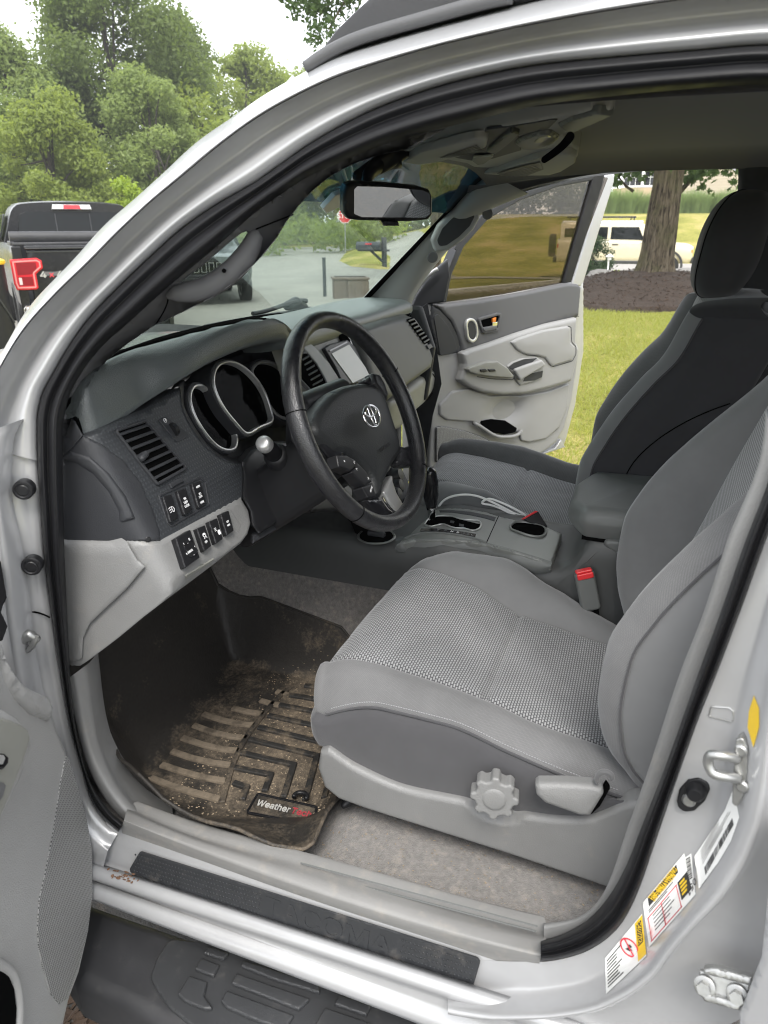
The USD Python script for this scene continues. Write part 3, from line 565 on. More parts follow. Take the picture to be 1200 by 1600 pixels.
# --- running board below the sill
rbz = .43
RBP = Plane((-.84, .4, rbz), (0, 0, 1), up=(0, 1, 0))
rb = obj('running_board', plate(RBP, RBP.loc([(120, 1400), (300, 1462), (560, 1565), (760, 1640), (1000, 1740), (900, 1840), (560, 1740), (380, 1665), (300, 1625), (240, 1592), (180, 1562), (118, 1534), (96, 1500), (100, 1440)]), .08, .022, edge=.03, rnd=.02), 'rubber_dusty', TRUCK, 50)
PR = RBP
def rbp(P): return PR.loc([(100+x/2, 1380+y/2) for x, y in P])
pad = rbp([(330, 180), (450, 190), (700, 270), (1000, 380), (1290, 500), (1250, 640), (900, 700), (560, 540), (430, 475), (330, 395), (290, 340), (270, 300), (290, 240)])
sp_ = obj('step_pad', plate(PR, pad, .012, .004, edge=.02, off=.006, rnd=.012), 'step_black', rb, 30)
for P in ([(450, 213), (517, 235), (500, 255), (438, 235)], [(432, 250), (488, 272), (470, 308), (410, 285)], [(393, 305), (450, 325), (440, 370), (470, 410), (440, 410), (380, 385), (358, 365)],
          [(565, 258), (680, 295), (800, 335), (800, 360), (660, 318), (553, 275)], [(540, 298), (770, 378), (735, 412), (525, 330)], [(510, 352), (720, 430), (690, 475), (590, 440), (510, 405), (492, 385)], [(862, 365), (960, 400), (945, 430), (845, 395)], [(815, 405), (960, 455), (930, 520), (780, 470)]):
    obj('tread_block', plate(PR, rbp(P), .006, .0028, edge=.012, off=.0135, rnd=.002), 'step_black', sp_, 30)
# ================================================================ A-pillar trim, windshield, roof lining
E7 = [(109, 682), (112, 660), (118, 642), (127, 622), (146, 588), (168, 562), (200, 537), (243, 508), (290, 486), (330, 466), (352, 452), (373, 436), (395, 416), (413, 397), (433, 372), (447, 348), (467, 322), (490, 297), (520, 273), (553, 256), (600, 240), (640, 232)]
t5 = E5[E5.index((98, 720)):E5.index((660, 208))+1]
l5, l7 = LineString(t5), LineString(E7)
t57 = Polygon(t5 + E7[::-1]).buffer(0)
def pil(px, py, lift=0.0):
    q = Point(px, py); a, b = l5.distance(q), l7.distance(q); k = a/(a+b+4) if t57.contains(q) else 0.0
    return side(px, py, .028 + .075*k - lift)
hole = [(283, 442), (288, 436), (317, 415), (347, 389), (367, 372), (378, 364), (386, 361), (389, 366), (387, 374), (380, 387), (367, 403), (347, 420), (323, 436), (303, 443), (290, 444)]
outl = t5 + [(700, 200)] + E7[::-1]
ap = obj('pillar_trim', panel(Polygon(outl).buffer(0).union(LineString(t5).buffer(9)).exterior.coords, pil, th=.006, back=(.8, .6, 0), r=(2.5, .0025), holes=[hole], edge=12), 'trim_grey', TRUCK, 40)
gh = [(262, 463), (275, 459), (298, 456), (322, 450), (345, 437), (366, 420), (383, 401), (393, 384), (398, 369), (397, 361)]
hd = [pil(x, y, .012+.020*math.sin(math.pi*i/(len(gh)-1))) for i, (x, y) in enumerate(gh)]
obj('grab_handle', tube(hd, [.004, .010, .0135, .0138, .0138, .0136, .0134, .012, .010, .005][:len(gh)], 16), 'trim_grey', ap, True)
c = pil(350, 423, .030); obj('screw_cap', trimesh.creation.icosphere(2, .0026).apply_translation(c - .012*unit(ray(350, 423))), 'deep_black', ap)
obj('trim_seam', tube([pil(x, y, .0012) for x, y in spline([(244, 506), (255, 488), (262, 470), (262, 458)], 14)], .0009, 5), 'deep_black', ap)
obj('trim_seam', tube([pil(x, y, .0012) for x, y in spline([(400, 358), (425, 348), (458, 335)], 12)], .0009, 5), 'deep_black', ap)
# windshield: curved sheet of laminated glass from the cowl to the roof header
def wind(u, v):
    x = .66*u*(1-.12*v); b = 1-u*u
    return np.array([x, .86+.13*b + (-.42-.035*b)*v, 1.245 + .385*v + .020*b*v])
W = [[wind(u, v) for u in np.linspace(-1.03, 1.03, 40)] for v in np.linspace(-.06, 1.06, 24)]
ws = obj('windshield', closed(*(lambda g: (g.vertices, g.vertices+[0, .003, .004], g.faces))(grid(W))), 'glass_clear', TRUCK, True)
# blue shade band baked into the top of the glass
Wb = [[wind(u, v)+[0, -.002, -.002] for u in np.linspace(-1.0, 1.0, 40)] for v in np.linspace(.74, 1.06, 12)]
obj('shade_band', grid(Wb), 'glass_band', ws, True)
Wf = [[wind(u, v)+[0, -.0015, -.0015] for u in np.linspace(-1.03, 1.03, 40)] for v in np.linspace(-.06, .085, 8)]
fr = [grid(Wf)]
for s in (-1, 1): fr.append(grid([[wind(s*u, v)+[0, -.0015, -.0015] for v in np.linspace(-.06, 1.05, 24)] for u in np.linspace(.955, 1.03, 4)]))
obj('black_border', cat(fr), 'deep_black', ws, True)
# toll tag and papers in the upper corner of the glass
cu = Plane(wind(-.28, .73)+[0, -.012, -.012], unit([-.1, -.70, -.72]))
q = cu.loc([(503, 332), (529, 305), (541, 300), (541, 318), (508, 334)])
tt = obj('toll_tag', plate(cu, cu.loc([(505, 327), (524, 306), (540, 300), (545, 318), (510, 334)]), .010, .002, edge=.02), 'white_plastic', ws, 30)
obj('lettering', text_on(cu, 'E-PASS', *np.mean(cu.loc([(519, 316), (531, 308)]), 0), .006, .0006, rot=.75, depth=.0004), 'print_black', tt, False) if False else None
obj('clear_pouch', plate(cu, cu.loc([(492, 308), (508, 290), (522, 288), (536, 292), (538, 300), (522, 305), (506, 322), (498, 318)]), .0015, off=-.012), 'glass_clear', ws, False)
# bonnet and cowl seen through the glass
xs_ = np.linspace(-.83, .83, 31)
rows = [[(x, 1.02+.11*(1-(x/.83)**2)+d, 1.20 - dz - .05*(abs(x)/.83)**3) for x in xs_] for d, dz in ((-.10, .06), (0, .0), (.02, -.012), (.03, -.01), (.3, .0), (.7, .045), (1.0, .12), (1.12, .19), (1.16, .36), (1.12, .7))]
bn_ = obj('bonnet', grid([spline(np.array(rows)[:, k], 40, 'pchip') for k in range(31)]), 'silver_paint', TRUCK, True)
for s in (-1, 1):
    yy = np.linspace(.80, 2.15, 30); rows = [[(s*(.80+a), y, z-.05*max(0, (y-1.6)/.6)**2) for y in yy] for a, z in ((.01, 1.165), (.05, 1.145), (.09, 1.06), (.10, .90), (.105, .78), (.07, .55))]
    obj('fender', grid([spline(np.array(rows)[:, k], 24, 'pchip') for k in range(30)]), 'silver_paint', TRUCK, True)
obj('cowl', grid([[(x, 1.00+.11*(1-(x/.83)**2)+d, 1.185+z) for x in xs_] for d, z in ((-.08, .02), (-.03, .012), (.0, .0), (.02, -.01))]), 'black_plastic', TRUCK, True)
wp = xpart(TRUCK, 'wiper')
Pw = [PY(x, y, 1.02) for x, y in ((395, 490), (425, 483), (452, 474), (478, 470))]; obj('arm', tube(Pw, [.006, .006, .007, .008], 8, n=14), 'black_plastic', wp)
obj('pivot_cover', blob([PY(449, 478, 1.03), PY(462, 474, 1.03), PY(476, 480, 1.03)], [.014, .02, .012], .008), 'black_plastic', wp)
obj('blade', tube([PY(x, y, 1.0) for x, y in ((310, 520), (360, 506), (400, 496), (430, 492))], .006, 8, n=12), 'black_plastic', wp)
wp2 = xpart(TRUCK, 'wiper'); obj('arm', tube([wind(u, .02)+[0, .02, .02] for u in np.linspace(.1, .6, 12)], .006, 8), 'black_plastic', wp2); obj('blade', tube([wind(u, .0)+[0, .015, .012] for u in np.linspace(.05, .75, 12)], .005, 8), 'black_plastic', wp2)
# headliner with its turned-down edges
HB = [np.array(side(*p, .045)) for p in spline(E5[E5.index((520 if 0 else 480, 277)):E5.index((1280, 290))+1], 60, 'pchip')]
HB = np.array(HB)
yA = np.linspace(.44, -1.35, 50)
def hz(y): return 1.655 - .02*np.clip(y/.44, 0, 1)**2*1.2
rows = []
for u in np.linspace(-1, 1, 33):
    x = .555*u; e = max(0, (abs(u)-.72)/.28)
    rows.append([(x, y + .06*(1-u*u)*max(0, 1-(.44-y)/.3), hz(y)-.035*e*e) for y in yA])
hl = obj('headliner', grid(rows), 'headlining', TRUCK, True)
# side rails of the lining down to the door openings (both sides)
hb5 = [side(*p, .05) for p in spline(E5[E5.index((600, 226)):E5.index((1240, 136))+1], 40, 'pchip')]
hbT = [np.array([-.555, p[1], hz(p[1])-.035]) for p in hb5]
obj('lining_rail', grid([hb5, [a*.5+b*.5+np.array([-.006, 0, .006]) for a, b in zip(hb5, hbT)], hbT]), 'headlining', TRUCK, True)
# passenger side opening edge, surveyed
PO = [(700, 352), (745, 322), (800, 300), (860, 283), (930, 270), (1000, 262), (1060, 257), (1110, 253), (1140, 254), (1153, 262), (1157, 280), (1155, 300), (1150, 340)]
def ps(px, py, dx=0.0):
    d = ray(px, py); t = 1.9
    for _ in range(30):
        z = C[2]+d[2]*t; t = t + .6*((-(float(XS(z)))-dx-C[0])/d[0]-t)
    return C+d*t
po = [ps(*p, .03) for p in spline(PO[:10], 50, 'pchip')]
poT = [np.array([.555, p[1], hz(p[1])-.035 if p[1] < .44 else hz(.44)-.035]) for p in po]
rows = [[p+[.05, 0, .0] for p in po], [p+[.004, 0, -.003] for p in po], po, [a*.5+b*.5+np.array([.008, 0, .006]) for a, b in zip(po, poT)], poT]
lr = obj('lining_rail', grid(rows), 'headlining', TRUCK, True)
pk = ps(997, 229, .06); obj('coat_hook', bx(pk+[-.012, 0, .0], (.02, .046, .022), .008), 'headlining', lr, True)
# passenger-side roof rail shell and pillar behind
obj('door_frame', grid([[p+[.06, 0, -.004] for p in po], [p+[.075, 0, .03] for p in po], [p+[.03, 0, .085] for p in po], [p+[-.06, 0, .115] for p in po]]), 'silver_paint', TRUCK, True)
bpx = [(1157, 262), (1156, 300), (1152, 345), (1140, 420), (1132, 480), (1128, 600), (1122, 760)]
bpl = np.array([ps(*p, .035) for p in spline(bpx, 24)])
rows = [bpl+[.05, .0, 0], bpl+[.005, .004, 0], bpl+[-.008, -.012, 0], bpl+[-.012, -.09, .0], bpl+[-.02, -.2, .01], bpl+[-.03, -.32, .02]]
obj('pillar_trim', grid(rows), 'trim_dark', TRUCK, True, label='dark pillar trim behind the passenger seat')
# rear part of the cab: back wall, floor, far rear door, so that the cab is closed
obj('cab_back', cat([bx((0, -1.36, 1.0), (1.44, .03, .80)), bx((0, -1.36, 1.62), (1.2, .03, .12))]), 'fabric_dark', TRUCK, False)
obj('rear_window', bx((0, -1.37, 1.48), (1.2, .005, .18)), 'glass_dark', TRUCK, False)
obj('rear_bench', cat([bx((0, -1.02, .82), (1.3, .5, .22), .06), bx((0, -1.26, 1.12), (1.3, .14, .55), .06)]), 'fabric_side', TRUCK, 40)
yy = np.linspace(-1.35, -.42, 8)
obj('rear_door', grid([[(.72, y, .58) for y in yy], [(.75, y, .8) for y in yy], [(.74, y, 1.15) for y in yy], [(.72, y, 1.2) for y in yy]]), 'plastic_grey', TRUCK, True)
obj('rear_side_window', grid([[(.72, y, 1.2) for y in yy], [(.60, y, 1.6) for y in yy]]), 'glass_dark', TRUCK, True)
for s in (1,):
    obj('body_side', grid([[(.80, y, z) for y in np.linspace(-2.6, -.30, 10)] for z in (.5, .8, 1.12)]), 'silver_paint', TRUCK, True)
obj('roof_rear', grid([[(x, y, 1.69+.03*(1-(x/.56)**2)) for y in np.linspace(.0, -1.4, 10)] for x in np.linspace(-.53, .57, 12)]), 'silver_paint', TRUCK, True)
# passenger windshield pillar trim
PA0 = [(556, 480), (585, 448), (612, 420), (640, 393), (665, 367), (690, 345), (715, 318), (740, 292), (766, 272)]     # edge against the glass
PA1 = [(640, 486), (646, 462), (660, 440), (676, 418), (694, 396), (712, 374), (740, 344), (776, 322), (824, 302)]     # edge against the door opening
def pp(p, k): return PX(*p, .0+(.665 - .10*k))
a0, a1 = spline(PA0, 40), spline(PA1, 40); kk = np.linspace(0, 1, 40)
rows = []
for w, lift in ((-.03, -.05), (0, 0), (.12, .010), (.3, .018), (.5, .020), (.7, .018), (.88, .008), (1.0, -.005), (1.03, -.05)):
    rows.append([PX(*(p*(1-w)+q*w), .665-.10*k+.035*w-lift) for p, q, k in zip(a0, a1, kk)])
pt = obj('pillar_trim', grid(rows), 'pillar_lit', TRUCK, True)
# its grab recess with the handle bar in front
pA = Plane(PX(700, 362, .60), unit([-.86, -.42, -.12]))
rec = pA.loc([(682, 374), (690, 356), (706, 340), (724, 329), (738, 326), (740, 338), (733, 352), (716, 369), (697, 382), (685, 384)])
obj('grab_handle', plate(pA, Polygon(rec).buffer(.016), .012, .009, edge=.008, off=.010, rnd=.012), 'pillar_lit', pt, 50)
obj('handle_recess', plate(pA, rec, .003, .0015, edge=.012, off=.0125, rnd=.01), 'trim_dark', pt, 30)
0 and obj('grab_handle', tube([pA.hit(x, y, .014) for x, y in spline([(676, 384), (690, 393), (712, 385), (733, 365), (746, 340), (747, 324)], 30)], .010, 12), 'trim_grey', pt, True)
for q in ((676, 402), (762, 334)):
    obj('screw_cap', align(lathe([(0, .002), (.013, .002), (.015, 0)], 24), pA.hit(*q, .012), pA.n), 'trim_grey', pt)
obj('trim_seam', tube([pA.hit(x, y, .012) for x, y in ((768, 273), (795, 287), (824, 302))], .0012, 6), 'deep_black', pt)
# ================================================================ overhead console, sun visors, mirror
OH = Plane((0, .34, 1.632), unit([0, .02, -1]), up=(0, 1, 0))
def oh(P): return OH.loc([(640+x/3.75, 160+y/3.75) for x, y in P])
oc = obj('overhead_console', plate(OH, oh([(-60, 320), (60, 318), (170, 315), (330, 345), (420, 395), (520, 430), (640, 440), (760, 420), (900, 372), (985, 312), (995, 262), (930, 215), (900, 170), (960, 152), (1200, 40), (1190, 20), (1060, 25), (900, 58), (560, 118), (300, 172), (60, 235), (-60, 280)]), .03, .005, edge=.03, off=.004, rnd=.004), 'visor_grey', TRUCK, 40)
obj('sunglass_bin', plate(OH, oh([(420, 165), (455, 135), (560, 122), (760, 88), (880, 66), (820, 128), (640, 170), (655, 262), (420, 335), (250, 305), (430, 240)]), .004, .0015, edge=.02, off=.0055, rnd=.004), 'trim_dark', oc, 30)
for P in ([(370, 305), (378, 280), (430, 278), (500, 268), (480, 290), (440, 322), (400, 330)], [(735, 180), (760, 150), (810, 136), (832, 150), (800, 170), (765, 186)]):
    obj('lamp_lens', plate(OH, oh(P), .004, .002, edge=.02, off=.013, rnd=.003), 'screen_glass', oc, 30)
obj('switch_pod', plate(OH, oh([(620, 205), (650, 180), (760, 140), (830, 135), (880, 170), (850, 200), (720, 245), (660, 235)]), .01, .005, edge=.02, off=.011, rnd=.008), 'console_grey', oc, 30)
obj('bin_strap', plate(OH, oh([(455, 245), (520, 185), (600, 112), (648, 130), (590, 190), (510, 258)]), .008, .003, edge=.03, off=.013, rnd=.003), 'airbag_grey', oc, 30)
obj('map_cover', plate(OH, oh([(875, 98), (960, 55), (1110, 15), (1200, 30), (940, 152)]), .01, .004, edge=.03, off=.009, rnd=.004), 'console_grey', oc, 30)
def visor(name, P, lab, label_sign):
    v = obj(name, plate(OH, oh(P), .012, .005, edge=.03, off=.016, rnd=.012, puff=.002), 'visor_grey', TRUCK, 40, label=lab)
    return v
v1 = visor('sun_visor', [(430, 378), (520, 362), (755, 272), (935, 238), (982, 264), (976, 308), (895, 364), (700, 428), (590, 432), (485, 402)], 'folded sun visor on the passenger side', 0)
obj('visor_label', plate(OH, oh([(515, 365), (650, 318), (770, 285), (790, 335), (640, 402), (545, 385)]), .0006, off=.0192), 'sticker_white' if False else 'airbag_grey', v1, False)
lg = []
rg = np.random.default_rng(8)
for k in range(5):
    a, b = np.array([555+k*5, 372+k*5.5]), np.array([740+k*9, 302+k*8.5])
    lg.append(plate(OH, oh([a, b, b+[2, 3], a+[2, 3]]), .0005, off=.0198))
obj('label_print', cat(lg), 'grey_mark', v1, False)
obj('pivot_arm', tube([OH.hit(640+x/3.75, 160+y/3.75, .028) for x, y in ((790, 335), (840, 300), (900, 250), (940, 200))], .0055, 12, n=12), 'deep_black', v1)
v2 = visor('sun_visor', [(-40, 300), (60, 235), (300, 165), (470, 130), (455, 200), (300, 262), (170, 300), (60, 318)], 'folded sun visor on the driver side', 1)
lg = [plate(OH, oh([a, b, b+np.array([2, 3]), a+np.array([2, 3])]), .0005, off=.0198) for a, b in ((np.array([180+k*12, 255-k*1]), np.array([400+k*8, 165+k*8])) for k in range(6))]
obj('label_print', cat(lg), 'airbag_grey', v2, False)
# mirror
MP = Plane(PX(606, 317, -.10), unit([-.78, -.60, -.14]))
mo = MP.loc([(537, 300), (541, 288), (552, 284), (600, 286), (655, 291), (672, 296), (677, 308), (677, 336), (670, 344), (640, 347), (560, 345), (545, 343), (537, 332)])
rm = obj('rearview_mirror', plate(MP, mo, .028, .009, edge=.02, off=0, rnd=.008), 'black_plastic', TRUCK, 40)
MG = Plane(MP.p, unit([-.50, -.86, .02]))
mi = MP.loc([(553, 296), (558, 291), (600, 292), (660, 297), (671, 303), (672, 334), (664, 340), (565, 339), (553, 334)])
plain('mirror_silver', (.72, .74, .74), .02, metal=1.0)
obj('mirror_glass', plate(MP, mi, .004, .0, off=.0015, rnd=.003), 'mirror_silver', rm, False)
obj('button_block', plate(MP, MP.loc([(595, 345), (622, 346), (624, 353), (600, 353)]), .02, .002, edge=.02, off=.001), 'black_gloss', rm, 30)
obj('stem', tube([MP.hit(585, 300, -.03), PX(575, 275, -.04), PX(592, 257, .0), PX(622, 244, .03)], [.012, .010, .016, .022], 12, n=18), 'black_plastic', rm, True)
obj('sensor_cover', hullblob([PX(560, 275, -.02), PX(612, 240, .01), PX(632, 238, .03), PX(598, 262, .0)], [.012, .014, .012, .010]), 'black_plastic', rm, 40)
# ================================================================ dashboard
D = Plane((-.62, .65, 1.2), unit([0, -1, .5]))
Sd = Plane((-.705, .6, 1.2), unit([-1, -.12, .06]))
def smax(a, b, k=.02): h = max(k-abs(a-b), 0)/k; return max(a, b)+h*h*k/4
def dash(px, py, lift=0.0):
    t = smax(D.tt(px, py), Sd.tt(px, py), .03); d = ray(px, py); return C + d*t - unit(d)*lift
DASH = obj('dashboard', panel([(131, 681), (180, 657), (229, 638), (262, 616), (281, 606), (283, 626), (292, 654), (312, 687), (340, 713), (362, 723), (376, 724), (381, 740), (380, 778), (310, 815), (253, 846), (240, 850), (100, 849), (97, 716)], dash, th=.05, back=(.3, 1, -.2), edge=14), 'dash_dotted', TRUCK, 40)
# smooth end cap, its raised rib
obj('end_cap', panel([(98, 714), (112, 701), (131, 681), (160, 694), (195, 720), (222, 755), (240, 795), (251, 830), (253, 847), (100, 849)], lambda x, y: dash(x, y, .003), th=.004, back=(.5, 1, 0), r=(5, .004), edge=10), 'trim_dark', DASH, 40)
obj('rib', panel([(98, 718), (113, 707), (143, 715), (172, 740), (199, 776), (214, 812), (190, 818), (188, 800), (172, 770), (148, 742), (120, 724), (99, 719)], lambda x, y: dash(x, y, .007), th=.006, back=(.5, 1, 0), r=(7, .006), edge=8, rnd=3), 'trim_dark', DASH, 40)
obj('corner_filler', panel([(98, 684), (109, 684), (118, 657), (131, 681), (112, 703), (98, 714)], lambda x, y: dash(x, y, .004), th=.01, back=(.5, 1, 0), r=(3, .003), edge=10), 'trim_dark', DASH, 40)
obj('fastener', align(lathe([(0, .001), (.003, .0008), (.004, 0)], 16), dash(231, 843, .0035), unit([-.6, -.8, .2])), 'black_plastic', DASH)
# soft pad on top: hood over the gauges, running across to the windshield
L1 = [((131, 681), -.700), ((150, 667), -.688), ((172, 650), -.66), ((215, 620), -.60), ((260, 591), -.55), ((300, 566), -.495), ((330, 549), -.445), ((365, 534), -.385), ((400, 522), -.325), ((425, 516), -.28), ((442, 514), -.245), ((452, 526), -.215)]
R1 = [((118, 650), -.70), ((130, 610), -.69), ((148, 578), -.655), ((200, 552), -.585), ((250, 535), -.515), ((300, 521), -.45), ((340, 511), -.40), ((375, 503), -.35), ((405, 499), -.305), ((427, 502), -.27), ((446, 510), -.235), ((458, 522), -.205)]
l1 = spline(np.array([PX(*p, x) for p, x in L1]), 60, 'pchip'); r1 = spline(np.array([PX(*p, x) for p, x in R1]), 60, 'pchip')
bk = np.stack([np.linspace(-.72, -.2, 60), 1.02+.05*np.linspace(0, 1, 60), np.full(60, 1.245)], 1)
lipb = l1 + [0, .012, -.022]; und = l1 + [0, .10, -.035]
rows = [und, lipb, l1 + [0, -.002, -.010], l1+[0, .0, -.002], l1*.97+r1*.03+[0, 0, .004], l1*.75+r1*.25+[0, 0, .010], l1*.45+r1*.55+[0, 0, .012], l1*.15+r1*.85+[0, 0, .006], r1, r1*.8+bk*.2+[0, 0, -.008], r1*.4+bk*.6-[0, 0, .006], bk]
padm = grid([spline(np.array(rows)[:, k], 48, 'pchip') for k in range(60)])
obj('dash_pad', padm, 'pad_grey', TRUCK, True)
# passenger side pad
xx = np.linspace(-.19, .715, 60)
prof = [(.66, 1.262), (.655, 1.275), (.662, 1.290), (.69, 1.300), (.78, 1.302), (.88, 1.29), (1.0, 1.25)]
def endf(x): return max(0, (x-.60)/.115)**2
rows = [[(x, y+.05*endf(x)*(1 if k < 4 else 0), z-.035*endf(x)+.012*math.exp(-((x-.0)/.16)**2)*(1 if 1 < k < 5 else 0)) for x in xx] for k, (y, z) in enumerate(prof)]
obj('dash_pad', grid([spline(np.array(rows)[:, k], 36, 'pchip') for k in range(60)]), 'pad_grey', TRUCK, True)
# windshield-base gasket (black wedge) along the glass
gq = spline(np.array([(140, 572), (158, 560), (168, 553), (200, 543), (250, 526), (300, 513), (340, 504), (375, 497), (405, 492), (440, 487), (458, 485)]), 60, 'pchip')
obj('gasket', grid([r1 + [0, .002, -.006], r1 + [0, .02, -.002], [PY(*q, 1.0-.12*max(0, (230-q[0])/230)) for q in gq]]), 'deep_black', TRUCK, True)
# driver side air vent
def frame_plate(pl, P, w, th, r, off, edge=.012, rnd=.006):
    o = Polygon(P).buffer(-rnd).buffer(rnd); i = o.buffer(-w); return plate(pl, Polygon(o.exterior.coords, [i.exterior.coords]), th, r, edge=edge, off=off)
VQ = [(180, 672), (229, 656), (294, 731), (247, 756)]
v = D.loc(VQ, .002)
av = obj('air_vent', plate(D, v, .02, off=.0006, rnd=.005), 'deep_black', TRUCK, False)
obj('frame', frame_plate(D, D.loc([(178, 671), (229, 654), (296, 731), (247, 759)], .004), .0045, .012, .0018, .005), 'trim_dark', av, 30)
for k in range(7):
    a = (k+.75)/7.4
    A, B = np.array(VQ[0])*(1-a)+np.array(VQ[3])*a, np.array(VQ[1])*(1-a)+np.array(VQ[2])*a
    A, B = A*.97+B*.03, A*.03+B*.97
    obj('slat', hullblob([D.hit(*A, .004), D.hit(*B, .004), D.hit(*A, -.006)+[0, 0, .005], D.hit(*B, -.006)+[0, 0, .005]], [.0011]*4), 'trim_dark', av, 40)
obj('vane', cat([bx(D.hit(*(np.array(VQ[0])*(1-b)*(1-a)+np.array(VQ[1])*(1-b)*a+np.array(VQ[3])*b*(1-a)+np.array(VQ[2])*b*a), -.014), (.0016, .010, .014)) for a in (.12, .3, .48, .66, .84) for b in (.12, .27, .42, .57, .72, .87)]), 'black_plastic', av, False)
obj('knob', hullblob([D.hit(222, 712, .004), D.hit(228, 709, .009), D.hit(222, 716, .009)], [.0045, .0045, .0045]), 'trim_dark', av, 40)
tb = obj('vent_slider', plate(D, D.loc([(264, 756), (284, 745), (287, 752), (268, 763)], .003), .01, .0015, edge=.01, off=.004, rnd=.001), 'trim_dark', TRUCK, 30)
# dimmer wheel on its little plate
dp = obj('dimmer', plate(D, D.loc([(248, 656), (259, 650), (295, 677), (294, 683), (280, 690), (276, 690)], .002), .006, .001, edge=.01, off=.002), 'trim_dark', TRUCK, 30)
obj('wheel', align(trimesh.creation.cylinder(.011, .007, sections=40), D.hit(269, 672, -.001), unit([.85, 0, .1])), 'black_plastic', dp, 30)
obj('symbol', cat([(lambda g: (setattr(g, 'vertices', D.w(g.vertices+[*D.loc([(258, 657)], .003)[0], .0032])), g)[1])(trimesh.creation.annulus(.0026, .0034, .0003)), plate(D, (lambda q: [(q[0]-.0015, q[1]-.0004), (q[0]+.002, q[1]+.002), (q[0]+.001, q[1]-.0006)])(D.loc([(258, 657)], .003)[0]), .0003, off=.0032)]), 'white_mark', dp, False)
# rocker switches, upper row (dark panel) and lower row (grey panel)
def switch(P, pl, marks=(), mat_='black_plastic', off=.006, par=None):
    s = obj('switch', plate(pl, pl.loc(P, off), .012, .002, edge=.01, off=off, rnd=.0015), mat_, par or TRUCK, 30)
    for txt, fx, fy, hh, sx in marks:
        c = np.array(P[0])*(1-fx)*(1-fy)+np.array(P[1])*fx*(1-fy)+np.array(P[2])*fx*fy+np.array(P[3])*(1-fx)*fy
        u, w_ = pl.loc([c], off)[0]; obj('marking', text_on(pl, txt, u, w_, hh, off+.0003, depth=.0003, bold=True, sx=sx), 'white_mark', s, False)
    return s
def fog(s, P, off):
    c = np.mean(P, 0)+[1, 3]; u, w_ = D.loc([c], off)[0]
    g = [plate(D, Polygon([(u+.0005, w_-.004), (u+.003, w_-.0035), (u+.0045, w_-.001), (u+.0045, w_+.001), (u+.003, w_+.0035), (u+.0005, w_+.004)]).boundary.buffer(.0004), .0003, off=off+.0004)]
    g += [plate(D, LineString([(u-.006, w_-.003+k*.003), (u-.0015, w_-.002+k*.003)]).buffer(.00045), .0003, off=off+.0004) for k in range(3)]
    obj('symbol', cat(g), 'white_mark', s, False)
P = [(255, 776), (269, 771), (280, 808), (267, 817)]; s = switch(P, D); fog(s, P, .006)
switch([(277, 767), (291, 762), (302, 797), (289, 805)], D, (('RR', .5, .40, .0034, .9), ('DIFF', .5, .55, .0034, .9), ('LOCK', .5, .70, .0034, .9)))
s = switch([(300, 756), (314, 750), (323, 786), (311, 794)], D, (('400W', .5, .2, .0030, .8), ('AC', .5, .5, .0032, .9), ('115V', .5, .62, .0030, .8), ('100W', .5, .85, .0030, .8)))
obj('switch_bezel', frame_plate(D, D.loc([(247, 773), (312, 744), (322, 752), (329, 789), (268, 824), (262, 818)], .001), .0035, .004, .001, .0016, rnd=.004), 'trim_dark', TRUCK, 30)
# grey knee panel with its proud left field
def knee(px, py, lift=0.0):
    t = smax(D.tt(px, py)+.0*px, Sd.tt(px, py), .035)
    # below the switch line the panel rolls forward
    bend = LineString([(200, 1010), (262, 934), (287, 902), (338, 872), (383, 841), (420, 815)])
    q = Point(px, py); below = py > np.interp(px, [200, 262, 287, 338, 383, 420], [1010, 934, 902, 872, 841, 815])
    if below and px > 255: t += bend.distance(q)*.0022
    d = ray(px, py); return C+d*t-unit(d)*lift
kn = obj('knee_panel', panel([(101, 849), (253, 846), (310, 815), (379, 777), (391, 799), (395, 818), (390, 836), (379, 851), (337, 884), (304, 909), (269, 935), (227, 967), (186, 1001), (142, 1034), (128, 1043), (115, 1043), (107, 990)], lambda x, y: knee(x, y, .006), th=.02, back=(.35, 1, .1), r=(7, .008), edge=10), 'plastic_grey', TRUCK, 40)
obj('raised_field', panel([(101, 851), (184, 854), (205, 849), (222, 878), (234, 888), (206, 922), (172, 954), (146, 979), (136, 1000), (134, 1034), (116, 1040), (107, 990)], lambda x, y: knee(x, y, .015), th=.012, back=(.35, 1, .1), r=(16, .013), edge=7, rnd=3), 'plastic_grey', kn, 50)
sw = obj('switch_recess', panel([(271, 842), (310, 820), (355, 794), (363, 798), (378, 820), (375, 832), (340, 853), (288, 886), (282, 880)], lambda x, y: knee(x, y, .0068), th=.006, back=(.35, 1, .1), r=(3, .002), edge=10, rnd=2), 'plastic_grey', kn, 40)
mp_ = switch([(275, 841), (298, 827), (313, 871), (290, 888)], D, (('L', .35, .30, .0035, 1), ('R', .72, .26, .0035, 1), ('MIRROR', .5, .62, .0030, .95)), off=.014, par=kn)
u, w_ = D.loc([(298, 858)], .014)[0]
pad_ = sbox(u-.011, w_-.011, u+.011, w_+.011)
obj('adjuster_pad', frame_plate(D, list(pad_.exterior.coords), .0012, .002, .0006, .0155, rnd=.004), 'black_gloss', mp_, 30)
obj('arrow', cat([plate(D, [(u+a*.009-b*.0012, w_+b*.009-a*.0012), (u+a*.009+b*.0012, w_+b*.009+a*.0012), (u+a*.0105, w_+b*.0105)], .0003, off=.0146) for a, b in ((1, 0), (-1, 0), (0, 1), (0, -1))]), 'white_mark', mp_, False)
s = switch([(308, 826), (321, 820), (331, 853), (320, 862)], D, (('OFF', .5, .68, .0030, .8),), off=.013, par=kn)
